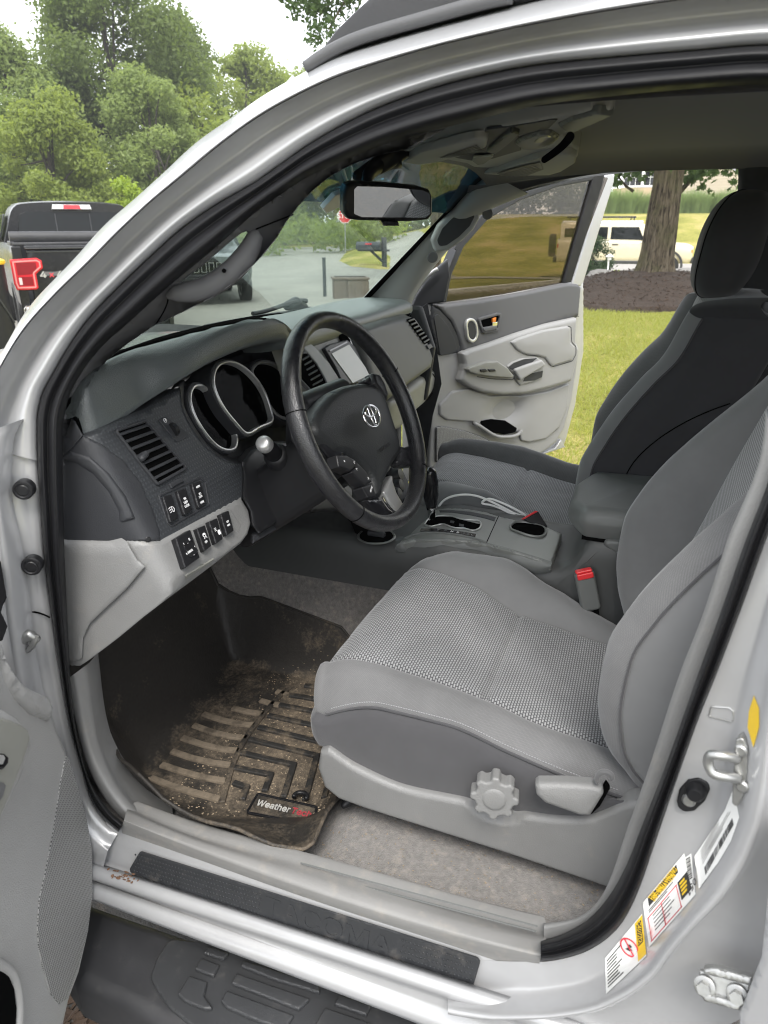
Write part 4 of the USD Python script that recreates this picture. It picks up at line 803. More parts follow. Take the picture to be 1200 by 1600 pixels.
u, w_ = D.loc([(319, 836)], .013)[0]; obj('symbol', cat([plate(D, Polygon([(u-.004, w_), (u-.002, w_+.003), (u+.002, w_+.003), (u+.004, w_)]), .0003, off=.0134), plate(D, LineString([(u-.003, w_-.001), (u-.001, w_-.003), (u-.003, w_-.005)]).buffer(.0005), .0003, off=.0134), plate(D, LineString([(u+.003, w_-.001), (u+.001, w_-.003), (u+.003, w_-.005)]).buffer(.0005), .0003, off=.0134)]), 'white_mark', s, False)
s = switch([(327, 815), (340, 809), (349, 842), (338, 850)], D, (), off=.013, par=kn)
u, w_ = D.loc([(340, 830)], .013)[0]; obj('symbol', cat([plate(D, Polygon([(u-.001, w_-.006), (u+.005, w_-.006), (u+.005, w_+.001), (u+.001, w_+.001), (u-.001, w_-.001)]), .0003, off=.0134)] + [plate(D, LineString([(u-.005, w_+.002+k*.002), (u-.001, w_+.002+k*.002)]).buffer(.0004), .0003, off=.0134) for k in range(3)]), 'white_mark', s, False)
switch([(345, 803), (358, 797), (366, 829), (355, 837)], D, (('ECT', .5, .45, .0028, .8), ('PWR', .5, .62, .0028, .8)), off=.013, par=kn)
obj('coin_slot', panel([(290, 900), (335, 873), (333, 878), (300, 899), (291, 906)], lambda x, y: knee(x, y, .0075), th=.004, back=(.35, 1, .1), r=(2, .0015), edge=8), 'plastic_warm', kn, 40)
# ================================================================ instrument cluster
G = Plane((-.37, .735, 1.2), unit([.02, -1, .38]))
GF = Plane((-.37, .700, 1.205), unit([.02, -1, .38]))
CL = xpart(TRUCK, 'instrument_cluster')
obj('housing', plate(G, G.loc([(255, 640), (330, 570), (430, 535), (520, 560), (480, 690), (400, 720), (340, 745), (290, 700)]), .02, edge=.03, off=-.012), 'trim_dark', CL, 30)
op = [(262, 616), (281, 606), (283, 626), (292, 654), (312, 687), (340, 713), (362, 723), (380, 722)]
o1 = spline(np.array(op), 40); o2 = spline(np.array([(275, 596), (288, 594), (289, 624), (299, 653), (319, 684), (344, 708), (364, 715), (384, 706)]), 40)
obj('surround', grid([[D.hit(*p, .001) for p in o1], [D.hit(*p, -.004) for p in o1], [D.hit(*(p*.6+q*.4), -.03) for p, q in zip(o1, o2)], [G.hit(*q, -.01) for q in o2]]), 'trim_dark', CL, True)
R = {'c': [(334, 600), (334, 586), (338, 573), (346, 565), (356, 562), (372, 565), (390, 577), (407, 596), (420, 620), (427, 643), (428, 658), (408, 669), (389, 679), (372, 665), (354, 643), (340, 618)],
     'l': [(297, 622), (299, 608), (305, 600), (314, 599), (324, 604), (334, 618), (350, 643), (366, 665), (373, 680), (373, 692), (370, 701), (361, 705), (347, 702), (330, 688), (312, 663), (300, 637)],
     'r': [(395, 582), (397, 571), (405, 564), (417, 562), (432, 566), (450, 580), (465, 603), (472, 628), (474, 650), (466, 655), (452, 656), (436, 650), (422, 632), (408, 610)]}
def ell(P, n=70): 
    Q = spline(np.array(P+P[:1]), n); return [tuple(q) for q in Q[:-1]]
for k, off in (('l', 0), ('r', .002), ('c', .012)):
    pl = GF; o = Polygon(pl.loc(ell(R[k]), off)).buffer(0)
    gg = obj('gauge', plate(pl, o.buffer(-.002), .03, off=off-.020), 'deep_black', CL, False)
    obj('ring', plate(pl, Polygon(o.exterior.coords, [o.buffer(-.0058).exterior.coords]), .022, .003, edge=.008, off=off), 'satin_silver', gg, 40)
    obj('hood', plate(pl, Polygon(o.buffer(.004).exterior.coords, [o.buffer(-.001).exterior.coords]), .05, .002, edge=.012, off=off-.004), 'trim_dark', gg, 40)
    cu_ = o.buffer(-.012); ce_ = np.array(cu_.centroid.coords[0]); tks = []
    for a_ in np.linspace(-.7, np.pi+.7, 19):
        far_ = LineString([ce_, ce_+np.array([math.cos(a_), math.sin(a_)])*.2]).intersection(cu_.boundary)
        if far_.is_empty: continue
        e_ = np.array((far_ if far_.geom_type == 'Point' else far_.geoms[0]).coords[0]); tks.append(plate(pl, LineString([e_, e_*.90+ce_*.10]).buffer(.0005), .0004, off=off-.0195))
    obj('dial_ticks', cat(tks), 'grey_mark', gg, False)
    nd_ = ce_+np.array([-.018, -.022])*(1 if k == 'c' else .55); obj('needle', plate(pl, LineString([ce_, nd_]).buffer(.0008), .0006, off=off-.0185), 'grey_mark', gg, False)
    obj('lens', plate(pl, o.buffer(-.005), .001, off=off-.012), 'glass_gauge', gg, False)
tk = [GF.loc([(x, y)], -.002)[0] for x, y in ((346, 610), (350, 623), (356, 633), (364, 644), (371, 652))]
obj('tick_marks', cat([plate(GF, LineString([(u, w), (u+.004, w+.0022)]).buffer(.0006), .0004, off=-.0072) for u, w in tk]), 'white_mark', CL, False)
# ================================================================ steering wheel and column
WC = np.array([-.37, .423, 1.202]); th_, yw_ = .443, -.082
Wn = np.array([math.sin(yw_)*math.cos(th_), -math.cos(th_)*math.cos(yw_), math.sin(th_)]); We1 = np.array([math.cos(yw_), math.sin(yw_), 0]); We2 = np.cross(Wn, We1); We2 *= np.sign(We2[2])
WP = Plane(WC, Wn); WP.ex, WP.ey = We1, We2
def wpx(P): return [(420+x/4.21, 470+y/4.21) for x, y in P]
SW = xpart(TRUCK, 'steering_wheel')
RW = .1735
an = np.linspace(0, 2*np.pi, 161)[:-1]
def rim(r0, r1, off=0.0, a0=0, a1=2*np.pi, n=160, closed_=True):
    A = np.linspace(a0, a1, n+1)[:-1] if closed_ else np.linspace(a0, a1, n)
    rows = []
    for t in np.linspace(0, 2*np.pi, 21)[:-1]:
        rows.append([WC + (RW+r0*math.cos(t))*(math.cos(a)*We1+math.sin(a)*We2) + (r1*math.sin(t)+off)*Wn for a in A])
    R_ = np.transpose(np.array(rows), (1, 0, 2)); 
    if closed_: R_ = np.concatenate([R_, R_[:1]])
    return grid(R_, True)
obj('rim', rim(.0134, .0156), 'leather', SW, True)
for a in (2.83, .32, 3.9, 5.5):
    obj('seam', tube([WC+(RW+.0137*math.cos(t))*(math.cos(a)*We1+math.sin(a)*We2)+.0159*math.sin(t)*Wn for t in np.linspace(-2.2, 2.2, 24)], .0008, 5), 'deep_black', SW)
th2 = []
for a in np.linspace(-.30, .32, 26):
    for s in (-1, 1):
        c = WC+(RW-.0122)*(math.cos(a)*We1+math.sin(a)*We2)+s*.0035*Wn - .0014*(math.cos(a)*We1)
        th2.append(tube([c-.0025*Wn*s*.4 - .002*We2, c+.0025*Wn*s*.4+.002*We2], .0007, 5))
for a in np.linspace(5.55, 6.0, 18):
    c = WC+(RW-.0136)*(math.cos(a)*We1+math.sin(a)*We2)
    th2.append(tube([c-.003*Wn - .002*We2, c+.003*Wn+.002*We2], .0007, 5))
obj('stitching', cat(th2), 'trim_dark', SW)
hub = wpx([(300, 850), (296, 800), (312, 745), (345, 685), (395, 625), (455, 577), (530, 546), (610, 532), (690, 540), (738, 570), (775, 630), (805, 705), (835, 800), (862, 880), (878, 950), (876, 1000), (850, 1045), (815, 1100), (785, 1170), (762, 1240), (748, 1296), (715, 1292), (690, 1195), (645, 1110), (585, 1043), (520, 1007), (455, 1004), (400, 962), (335, 905)])
obj('airbag_cover', plate(WP, WP.loc(ell(hub, 110), -.008), .045, .014, edge=.009, off=-.008, puff=.006), 'hub_black', SW, 50)
obj('hub_back', hullblob([WC+a*We1+b*We2-.055*Wn for a, b in ((-.07, .06), (.07, .06), (-.06, -.05), (.06, -.05))]+[WC-.10*Wn], [.02]*4+[.05]), 'black_plastic', SW, 40)
# control pods with their marks
for P, ms in (([(455, 1010), (520, 1012), (582, 1046), (580, 1088), (545, 1118), (505, 1100), (468, 1090)], (('<', .8, .45), ('+', .28, .38), ('♦', .5, .42))), ([(584, 1052), (645, 1116), (690, 1186), (640, 1212), (590, 1165), (548, 1124), (582, 1092)], (('<', .25, .3), ('>', .8, .7))), ([(692, 1192), (716, 1290), (660, 1292), (622, 1222)], (('MODE', .5, .4),))):
    q = WP.loc(wpx(P), .004); pd = obj('control_pod', plate(WP, q, .02, .003, edge=.008, off=.002, rnd=.002), 'black_plastic', SW, 40)
    u_, w2 = np.array(q)[:, 0], np.array(q)[:, 1]
    for s, fx, fy in ms:
        if s == '♦': continue
        px = np.mean(np.array(P), 0) + (np.array([fx-.5, fy-.5])*np.ptp(np.array(P), 0))
        uu, vv = WP.loc(wpx([px]), .002)[0]
        obj('marking', text_on(WP, s, uu, vv, .0035 if s == 'MODE' else .006, .0024, rot=-.75 if s in '<>' else .45, depth=.0003, sx=.9), 'white_mark', pd, False)
# spokes
obj('spoke', hullblob([WP.hit(*p, o) for p, o in [(q, -.02) for q in wpx([(340, 930), (420, 985), (470, 1090), (455, 1010)])]], [.008]*4), 'black_gloss', SW, 40)
def spoke(P, off0, mat_, th=.016, r=.005): return obj('spoke', plate(WP, WP.loc(wpx(P), off0), th, r, edge=.01, off=off0, rnd=.003), mat_, SW, 40)
spoke([(610, 525), (660, 505), (690, 470), (725, 520), (770, 600), (790, 650), (760, 650), (738, 575), (690, 545)], -.012, 'leather')
spoke([(690, 470), (735, 480), (770, 540), (795, 615), (780, 660), (745, 600), (700, 540)], -.004, 'leather', .02, .007)
spoke([(865, 950), (905, 958), (970, 940), (985, 1000), (975, 1080), (930, 1085), (880, 1078), (850, 1060)], -.008, 'leather', .02, .007)
spoke([(630, 1300), (745, 1300), (790, 1365), (850, 1400), (830, 1430), (760, 1425), (690, 1395)], -.014, 'black_gloss')
spoke([(755, 1255), (790, 1180), (818, 1130), (822, 1190), (845, 1260), (888, 1335), (880, 1365), (850, 1395), (800, 1330)], -.020, 'satin_silver')
obj('spoke_trim', tube([WP.hit(*p, -.010) for p in spline(np.array(wpx([(748, 1290), (775, 1335), (810, 1375), (852, 1398)])), 20)], .0022, 8), 'chrome', SW)
# emblem: three interlaced ovals in a chrome ring on a dark disc
ec = np.array(WP.loc(wpx([(650, 770)]), .002)[0])
def oval(cx, cy, rx, ry, w, o, n=48):
    P = [WP.w([ec[0]+cx+rx*math.cos(t), ec[1]+cy+ry*math.sin(t), o]) for t in np.linspace(0, 2*np.pi, n+1)]
    return tube(P, w, 8, False)
er = obj('emblem', cat([oval(0, 0, .0265, .0185, .0021, .0105), oval(0, .0005, .0060, .0170, .0017, .0110), oval(0, .008, .019, .0085, .0017, .0116)]), 'chrome', SW, True)
# faint moulded lettering on the cover
uu, vv = WP.loc(wpx([(765, 960)]), -.001)[0]
obj('lettering', text_on(WP, 'SRS AIRBAG', uu, vv, .0055, -.0012, rot=.05, depth=.0008, sx=.95), 'black_plastic', SW, False)
# column shroud, stalk
CO = xpart(TRUCK, 'steering_column')
cd = -Wn
obj('shroud', hullblob([WC+cd*.075+a*We1+b*We2 for a, b in ((-.05, .005), (.05, .005), (-.05, -.075), (.05, -.075))]+[WC+cd*.27+a*We1+b*We2 for a, b in ((-.06, -.05), (.06, -.05), (-.07, -.11), (.06, -.11))], [.018]*4+[.02]*4, .012, 6), 'black_plastic', CO, True)
st0, st1 = PX(413, 694, -.475), PX(432, 712, -.43)
obj('stalk', tube([st1, st0*.5+st1*.5, st0], [.0145, .0138, .013], 20, n=12), 'black_gloss', CO, True)
obj('stalk_end', align(lathe([(0, .010), (.007, .0098), (.0105, .0085), (.0128, .005), (.0134, 0), (.0134, -.006), (.0125, -.007)], 32), st0, unit(st0-st1)), 'satin_silver', CO, 50)
obj('stalk_base', align(lathe([(.0, .012), (.016, .010), (.021, .004), (.023, -.01)], 24), st1, unit(st0-st1)), 'black_plastic', CO, True)
# lower column cover (big dark panel right of the grey panel)
obj('lower_cover', panel([(378, 722), (392, 703), (420, 690), (450, 690), (520, 740), (600, 800), (520, 800), (455, 805), (405, 835), (395, 822), (392, 800), (380, 778), (381, 740)], lambda x, y: D.hit(x, y, .012), th=.05, back=(.75, .62, -.25), r=(8, .008), edge=16), 'black_plastic', CO, 40)
obj('under_panel', panel([(395, 838), (480, 790), (478, 800), (395, 850)], lambda x, y: D.hit(x, y, .0), th=.02, back=(.75, .62, -.25), r=(2, .003), edge=16), 'trim_dark', CO, 40)
# ================================================================ centre stack and passenger side of the dashboard
K = Plane((0, .625, 1.18), unit([0, -1, .42]))
def kpx(P): return [(420+x/4.21, 470+y/4.21) for x, y in P]
def kp(P, off=0.0): return K.loc(kpx(P), off)
CS = xpart(TRUCK, 'centre_stack')
obj('body', bx((.03, .80, 1.09), (.30, .16, .34), .03), 'trim_dark', CS, 40)
obj('bezel', plate(K, [(-.165, .115), (-.10, .125), (.10, .125), (.165, .115), (.172, .05), (.155, -.06), (.12, -.16), (.10, -.24), (-.10, -.24), (-.12, -.16), (-.155, -.06), (-.172, .05)], .03, .010, edge=.02, rnd=.012), 'plastic_warm', CS, 40)
arc = [(232, 272), (262, 262), (300, 300), (345, 345), (400, 410), (445, 480), (488, 552), (440, 580), (400, 610), (385, 560), (350, 480), (300, 400), (250, 340), (228, 315)]
obj('silver_trim', plate(K, kp(arc, .005), .012, .005, edge=.01, off=.006, rnd=.003), 'plastic_light', CS, 40)
obj('radio_surround', plate(K, kp([(365, 312), (400, 285), (515, 255), (600, 330), (690, 480), (650, 520), (560, 548), (490, 552), (440, 440)], .008), .02, .003, edge=.012, off=.009, rnd=.003), 'black_plastic', CS, 40)
scq = [(412, 348), (530, 285), (580, 350), (668, 480), (640, 508), (552, 540), (480, 440)]
sc2 = kp([(412, 348), (528, 288), (668, 484), (552, 540)], .010)
obj('screen', plate(K, sc2, .003, off=.0105, rnd=.003), 'screen_glass', CS, False)
obj('slot', plate(K, kp([(395, 326), (510, 268), (516, 276), (402, 334)], .010), .002, off=.0115), 'black_gloss', CS, False)
obj('button_row', cat([plate(K, kp([(570+k*22, 545-k*9), (588+k*22, 538-k*9), (592+k*22, 545-k*9), (575+k*22, 552-k*9)], .010), .002, off=.012) for k in range(4)]), 'trim_dark', CS, False)
vq = [(215, 370), (255, 360), (400, 600), (330, 640)]
cv = obj('air_vent', plate(K, kp([(212, 350), (255, 345), (310, 420), (365, 520), (402, 605), (335, 645), (215, 500)], .004), .02, off=.0058), 'deep_black', TRUCK, False)
for k in range(8):
    a = (k+.5)/8; A = np.array(kpx([(215, 375)])[0])*(1-a)+np.array(kpx([(325, 640)])[0])*a; B = np.array(kpx([(255, 352)])[0])*(1-a)+np.array(kpx([(398, 600)])[0])*a
    obj('slat', hullblob([K.hit(*A, .008), K.hit(*B, .008), K.hit(*A, .002)+[0, 0, .004], K.hit(*B, .002)+[0, 0, .004]], [.0011]*4), 'trim_dark', cv, 40)
obj('frame', frame_plate(K, kp([(200, 340), (250, 335), (315, 412), (372, 515), (412, 612), (330, 655), (205, 520)], .006), .004, .01, .0015, .008), 'trim_grey', cv, 40)
vr = obj('air_vent', plate(K, [(.085, .095), (.13, .10), (.155, .02), (.12, -.04), (.10, -.03)], .02, off=.0058), 'deep_black', TRUCK, False)
obj('silver_trim', plate(K, [(.075, .11), (.155, .112), (.165, .03), (.125, -.07), (.105, -.06), (.13, .03), (.12, .09), (.08, .098)], .012, .004, edge=.01, off=.006, rnd=.003), 'satin_silver', CS, 40)
# climate controls low on the stack, seen through the wheel
for k, (x, y) in enumerate(((838, 1150), (845, 1220), (835, 1280))):
    obj('climate_knob', align(lathe([(0, .014), (.014, .013), (.018, .009), (.020, 0)], 28), K.hit(*kpx([(x, y)])[0], .002), K.n), 'black_plastic', CS, 40)
obj('climate_panel', plate(K, kp([(800, 1100), (860, 1090), (915, 1200), (920, 1290), (890, 1330), (840, 1250)], .0), .02, .004, edge=.02, off=.004), 'trim_dark', CS, 30)
obj('lower_bin', plate(K, [(-.10, -.245), (.10, -.245), (.10, -.33), (-.10, -.33)], .04, .004, off=-.01), 'deep_black', CS, False)
# passenger airbag panel, glove box
PB = Plane((.4, .612, 1.2), unit([0, -1, .30]))
def roundx(v, x): return v
pbx = [(556, 514), (584, 505), (612, 497), (643, 491), (657, 497), (668, 514), (677, 538), (684, 560), (681, 576), (660, 592), (630, 614), (605, 635), (580, 600)]
pg_ = obj('airbag_panel', panel(pbx, lambda x, y: PB.hit(x, y), th=.12, back=(-.1, 1, 0), r=(11, .035), edge=9, rnd=3), 'airbag_grey', TRUCK, 50)
PG = Plane((.4, .628, 1.06), unit([0, -1, -.12]))
gb = obj('glove_box', panel([(612, 628), (660, 593), (682, 577), (688, 592), (685, 606), (668, 630), (646, 649), (630, 670), (600, 680)], lambda x, y: PG.hit(x, y), th=.12, back=(-.1, 1, 0), r=(9, .02), edge=9, rnd=2), 'plastic_warm', TRUCK, 50)
obj('lid_gap', tube([PG.hit(x, y, .0) for x, y in spline([(676, 584), (681, 596), (679, 608), (668, 625)], 16)], .0014, 6), 'deep_black', gb)
vp = xpart(TRUCK, 'air_vent', label='slim dark air vent at the far end of the dashboard')
va = [(636, 499), (645, 496), (672, 533), (664, 538)]
obj('opening', plate(PB, PB.loc(va, .002), .01, off=.0025, rnd=.002), 'deep_black', vp, False)
for k in range(7):
    a = (k+.5)/7; A = np.array(va[0])*(1-a)+np.array(va[3])*a; B = np.array(va[1])*(1-a)+np.array(va[2])*a
    obj('slat', tube([PB.hit(*A, .004), PB.hit(*B, .004)], .0026, 6), 'airbag_grey', vp)
obj('slider', plate(PB, PB.loc([(666, 540), (672, 537), (675, 543), (669, 546)], .002), .006, .001, off=.005), 'trim_grey', vp)
# dash end, passenger side, and lower wall
obj('end_cap', hullblob([(.70, .66, 1.26), (.70, .62, 1.15), (.70, .80, 1.26), (.70, .80, 1.0), (.70, .64, 1.0)], [.014]*5), 'trim_dark', TRUCK, 40)
obj('kick_trim', bx((.745, .86, .84), (.03, .26, .56), .012), 'plastic_grey', TRUCK, 40)
# bulkhead and the space below the dashboard
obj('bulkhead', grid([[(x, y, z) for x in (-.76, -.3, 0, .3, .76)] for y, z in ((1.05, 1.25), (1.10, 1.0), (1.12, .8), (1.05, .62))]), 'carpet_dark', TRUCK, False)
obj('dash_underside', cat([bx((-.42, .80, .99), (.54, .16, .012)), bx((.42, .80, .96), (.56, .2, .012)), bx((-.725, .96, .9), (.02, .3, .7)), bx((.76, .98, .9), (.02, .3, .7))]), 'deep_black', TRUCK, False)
# ================================================================ floor
def floorz(x, y):
    z = .545 + .050*max(float(ss(-y, -.44, -.34)), float(ss(abs(x), .60, .73)))
    z += .30*ss(y, .78, 1.15) 
    kt = float(ss(y, .24, .40)); tun = (.10+.135*kt)*(1-ss(abs(x), .12, .16+.075*kt))
    return z + tun
gx, gy = np.linspace(-.77, .77, 110), np.linspace(-1.35, 1.12, 130)
fl = obj('floor_carpet', grid([[(x, y, float(floorz(x, y))) for x in gx] for y in gy]), 'carpet', TRUCK, True)
rg = np.random.default_rng(4); cr = []
for k in range(520):
    q = PZ(rg.uniform(500, 960), rg.uniform(1250, 1430), .60)
    if not (-.74 < q[0] < -.56): continue
    s = rg.uniform(.0005, .0012); cr.append(trimesh.creation.box((s, s*rg.uniform(1, 3.5), s*.8)).apply_transform(rotm([0, 0, 1], rg.uniform(0, 3))).apply_translation([q[0], q[1], float(floorz(q[0], q[1]))+.0025]))
obj('grit', cat(cr), 'crumbs', fl, False, kind='stuff')
# seat rail foot poking out ahead of the seat
rf = xpart(TRUCK, 'seat_rail')
obj('foot', cat([blob([PZ(538, 1258, .612), PZ(552, 1246, .618), PZ(566, 1245, .618)], [.006, .011, .008], .005), bx(PZ(566, 1238, .625), (.03, .05, .008), .003)]), 'black_plastic', rf, True)
obj('bolt', trimesh.creation.cylinder(.006, .008, sections=6).apply_translation(PZ(551, 1243, .63)), 'zinc', rf)
obj('rail', cat([bx((x, .13, .63), (.035, .56, .045), .006) for x in (-.55, -.18)]), 'black_plastic', rf, 30)
# ================================================================ floor mat: deep rubber tray (it lifts out)
FZ = .556
ol = [PZ(x, y, .625) for x, y in ((175, 1160), (181, 1195), (200, 1236), (225, 1262), (262, 1287), (330, 1311), (400, 1325), (455, 1333), (476, 1335), (490, 1325))] + [PZ(543, 1215, .60)] + [np.array([-.30, .395, .6]), np.array([-.215, .40, .6]), np.array([-.185, .52, .60])]
def on_floor(px, py):
    d = ray(px, py); lo, hi = .6, 2.2
    for t in np.linspace(.6, 2.2, 400):
        q = C+d*t
        if q[2] <= floorz(q[0], q[1])+.004: return q
    return C+d*1.6
ol += [on_floor(x, y) for x, y in ((533, 986), (477, 960), (407, 935), (341, 916))]
ol += [on_floor(310, 905)]
ol += [np.array([-.25, 1.06, .8]), np.array([-.70, 1.06, .7]), np.array([-.735, .85, .65])]
matp = Polygon([(q[0], q[1]) for q in ol]).buffer(0)
matp = matp.buffer(-.012).buffer(.024).buffer(-.012)
heel = [PZ(x, y, FZ)[:2] for x, y in ((234, 1205), (346, 1079), (385, 1016), (505, 1040), (545, 1120), (500, 1262), (400, 1265), (330, 1262), (258, 1240))]
low = Polygon(heel).buffer(.01).buffer(-.01)
def matz(x, y):
    p = Point(x, y); dl = low.distance(p); de = matp.exterior.distance(p)
    z = FZ
    # side toward the sill and toward the tunnel and toe board rise away from the low floor
    z += .085*ss(dl, 0, .16)*ss(x*0+y, .55, .75) + .34*ss(y, .80, 1.12) + .05*ss(dl, .0, .10)
    lip = max(0, 1-de/.055); nearfront = ss(y, .95, 1.0)
    z += (.052*lip**1.3)*(1-nearfront)*(1-.45*ss(-y, -.5, -.42)) + .02*ss(x, -.30, -.20)*ss(dl, .02, .1)
    return max(z, float(floorz(x, y))+.004)
v, f = tri2d(matp, .011, .03)
V = np.array([[x, y, matz(x, y)] for x, y in v])
a = V[f]; ar = np.cross(a[:, 1]-a[:, 0], a[:, 2]-a[:, 0]); f = np.where((ar[:, 2] < 0)[:, None], f[:, ::-1], f)
MATT = thing('floor_mat', 'deep black rubber floor mat with chevron ribs, caked with dirt, in the driver footwell', 'floor mat')
obj('tray', closed(V, V-[0, 0, .004], f), 'mat_rubber', MATT, True)
obj('rim_edge', tube([np.array([x, y, matz(x, y)+.001]) for x, y in np.array(matp.exterior.segmentize(.03).coords)[:-1] if y < .93], .0032, 8), 'mat_rubber', MATT, True)
def crop6(P): return [(80+x/2.143, 860+y/2.143) for x, y in P]
def ridge(P, w=.010, h=.0065, name='ridge', n=None, mt='mat_dusty'):
    W = [PZ(*p, FZ+.004)[:2] for p in crop6(P)]
    L = LineString(spline(np.array(W), n, True) if n else W).buffer(w/2-.002, join_style=2, cap_style=2).buffer(.002)
    v, f = tri2d(L, .012, .002); d = shapely.distance(shapely.points(v), L.boundary)
    z = np.array([matz(x, y) for x, y in v])
    a = np.c_[v, z*0][f]; ar = np.cross(a[:, 1]-a[:, 0], a[:, 2]-a[:, 0])[:, 2]; f = np.where((ar < 0)[:, None], f[:, ::-1], f)
    obj(name, closed(np.c_[v, z+h-bevel_drop(d, .002)*h/.0025], np.c_[v, z-.002], f), mt, MATT, True)
for P in ([(335, 760), (400, 785), (480, 808), (562, 830)], [(370, 715), (440, 738), (510, 757), (585, 770)], [(405, 670), (470, 692), (540, 708), (602, 716)], [(440, 625), (510, 648), (570, 662), (628, 668)], [(478, 583), (540, 606), (600, 620), (655, 625)], [(510, 545), (570, 565), (630, 578), (680, 582)], [(608, 525), (660, 538), (712, 545)], [(702, 500), (735, 510), (762, 515)], [(755, 470), (790, 480)]):
    ridge(P, .0135, .005)
ridge([(572, 840), (590, 770), (618, 690), (655, 620), (705, 553), (760, 490), (800, 455)], .012, .005, 'spine', 40, mt='mat_rubber')
for P in ([(612, 776), (655, 790), (640, 830)], [(615, 725), (735, 748), (715, 802)], [(636, 675), (812, 715), (778, 822)], [(665, 630), (890, 685), (850, 832)], [(695, 590), (968, 655), (915, 832)], [(728, 550), (960, 602)], [(765, 515), (940, 548)], [(800, 482), (900, 498), (925, 470)], [(850, 450), (900, 457), (922, 438)]):
    ridge(P, .0125, .0055, mt='mat_black')
bq = [PZ(*p, FZ+.012) for p in crop6([(690, 812), (893, 858), (880, 925), (650, 880)])]
MB = Plane(np.mean(bq, 0), (0, 0, 1), up=(0, 1, 0)); MB.ex = unit(bq[1]-bq[0]); MB.ex[2] = 0; MB.ex = unit(MB.ex); MB.ey = np.cross(MB.n, MB.ex)
bl = [((q-MB.p)@MB.ex, (q-MB.p)@MB.ey) for q in bq]
bd = obj('badge', plate(MB, bl, .014, .002, edge=.01, off=0, rnd=.006), 'mat_rubber', MATT, 30)
obj('badge_frame', frame_plate(MB, Polygon(bl).buffer(0).exterior.coords, .004, .004, .001, .0022, rnd=.006), 'rubber', bd, 30)
w = np.ptp([b[0] for b in bl]); hgt = .017
t1 = meshkit.text_mesh('Weather', .012, .001, True); t2 = meshkit.text_mesh('Tech', .012, .001, True)
wd1, wd2 = np.ptp(t1.vertices[:, 0]), np.ptp(t2.vertices[:, 0]); k = .80*w/(wd1+wd2+.002); x0 = -(wd1+wd2+.002)*k/2
for g, x, mt in ((t1, x0, 'badge_white'), (t2, x0+(wd1+.003)*k, 'badge_red')):
    V = np.array(g.vertices); V[:, 0] = (V[:, 0]-V[:, 0].min())*k + x; V[:, 1] = V[:, 1]*1.05-.004
    obj('lettering', trimesh.Trimesh(MB.w(V+[0, 0, .0003]), g.faces, process=False), mt, bd, False)
obj('anchor_hook', cat([tube([PZ(*p, FZ+.014) for p in crop6([(812, 826), (825, 812), (845, 812), (858, 822), (850, 832)])], .004, 8, n=16)]), 'black_plastic', MATT, True)
rg = np.random.default_rng(12); dirt = []
for k_ in range(1500):
    px, py = rg.uniform(330, 945), rg.uniform(400, 960)
    q = PZ(*crop6([(px, py)])[0], FZ)
    if not (low.buffer(.03).contains(Point(q[0], q[1])) and matp.buffer(-.02).contains(Point(q[0], q[1]))) or q[1] > .70: continue
    s = rg.uniform(.0004, .0014)*(1 if rg.random() > .06 else 1.8)
    dirt.append(trimesh.creation.icosphere(0, 1.0).apply_transform(np.diag([s, s*rg.uniform(.7, 1.8), s*.6, 1])).apply_translation([q[0], q[1], matz(q[0], q[1])+s*.3]))
obj('grit', cat(dirt), 'crumbs', MATT, False, kind='stuff')
# brake pedal deep in the footwell
pd = xpart(TRUCK, 'brake_pedal'); pp_ = Plane((-.36, .93, .80), unit([0, -.8, .6]))
bp_ = PY(252, 955, .95); pp_ = Plane(bp_, unit([-.1, -.8, .55]))
obj('pad', plate(pp_, [(-.06, -.028), (.06, -.028), (.06, .028), (-.06, .028)], .012, .004, edge=.02, rnd=.008), 'rubber', pd, 30)
obj('ribs', cat([plate(pp_, [(x, -.02), (x+.004, -.02), (x+.012, .0), (x+.004, .02), (x, .02), (x+.008, 0)], .004, off=.003) for x in np.linspace(-.05, .038, 7)]), 'rubber', pd, False)
obj('arm', tube([bp_+[.0, .01, 0], bp_+[.01, .03, .1], bp_+[.01, .02, .22]], .009, 8), 'black_plastic', pd)
# ================================================================ centre console
CN = xpart(TRUCK, 'centre_console')
def side_curve(x, P): return [PX(*p, x) for p in P]
# body: side silhouette (y, z) swept across
prof = [(.94, .60), (.92, .80), (.80, .855), (.66, .872), (.575, .872), (.50, .866), (.46, .872), (.36, .888), (.22, .885), (.12, .872), (.085, .885), (.065, .92), (.055, .945), (-.10, .945), (-.30, .93), (-.36, .90), (-.38, .55)]
yy = [p[0] for p in prof]
secs = []
for (y, z) in prof:
    hw = .135 if y > .05 else .128
    zb = .58 + .185*float(ss(y, .30, .40)); secs.append([(-hw-.004, y, zb), (-hw, y, max(.72, zb+.02)), (-hw+.004, y, max(z-.04, .6)), (-hw+.012, y, z-.012), (-hw+.028, y, z), (0, y, z), (hw-.028, y, z), (hw-.012, y, z-.012), (hw-.004, y, max(z-.04, .6)), (hw, y, max(.72, zb+.02)), (hw+.004, y, zb)])
bodyc = grid([spline(np.array(s), 40, 'pchip') for s in secs])
R2 = np.array(bodyc.vertices).reshape(len(secs), 40, 3)
obj('body', grid([spline(R2[:, k], 70, 'pchip') for k in range(40)]), 'console_shaded', CN, 50)
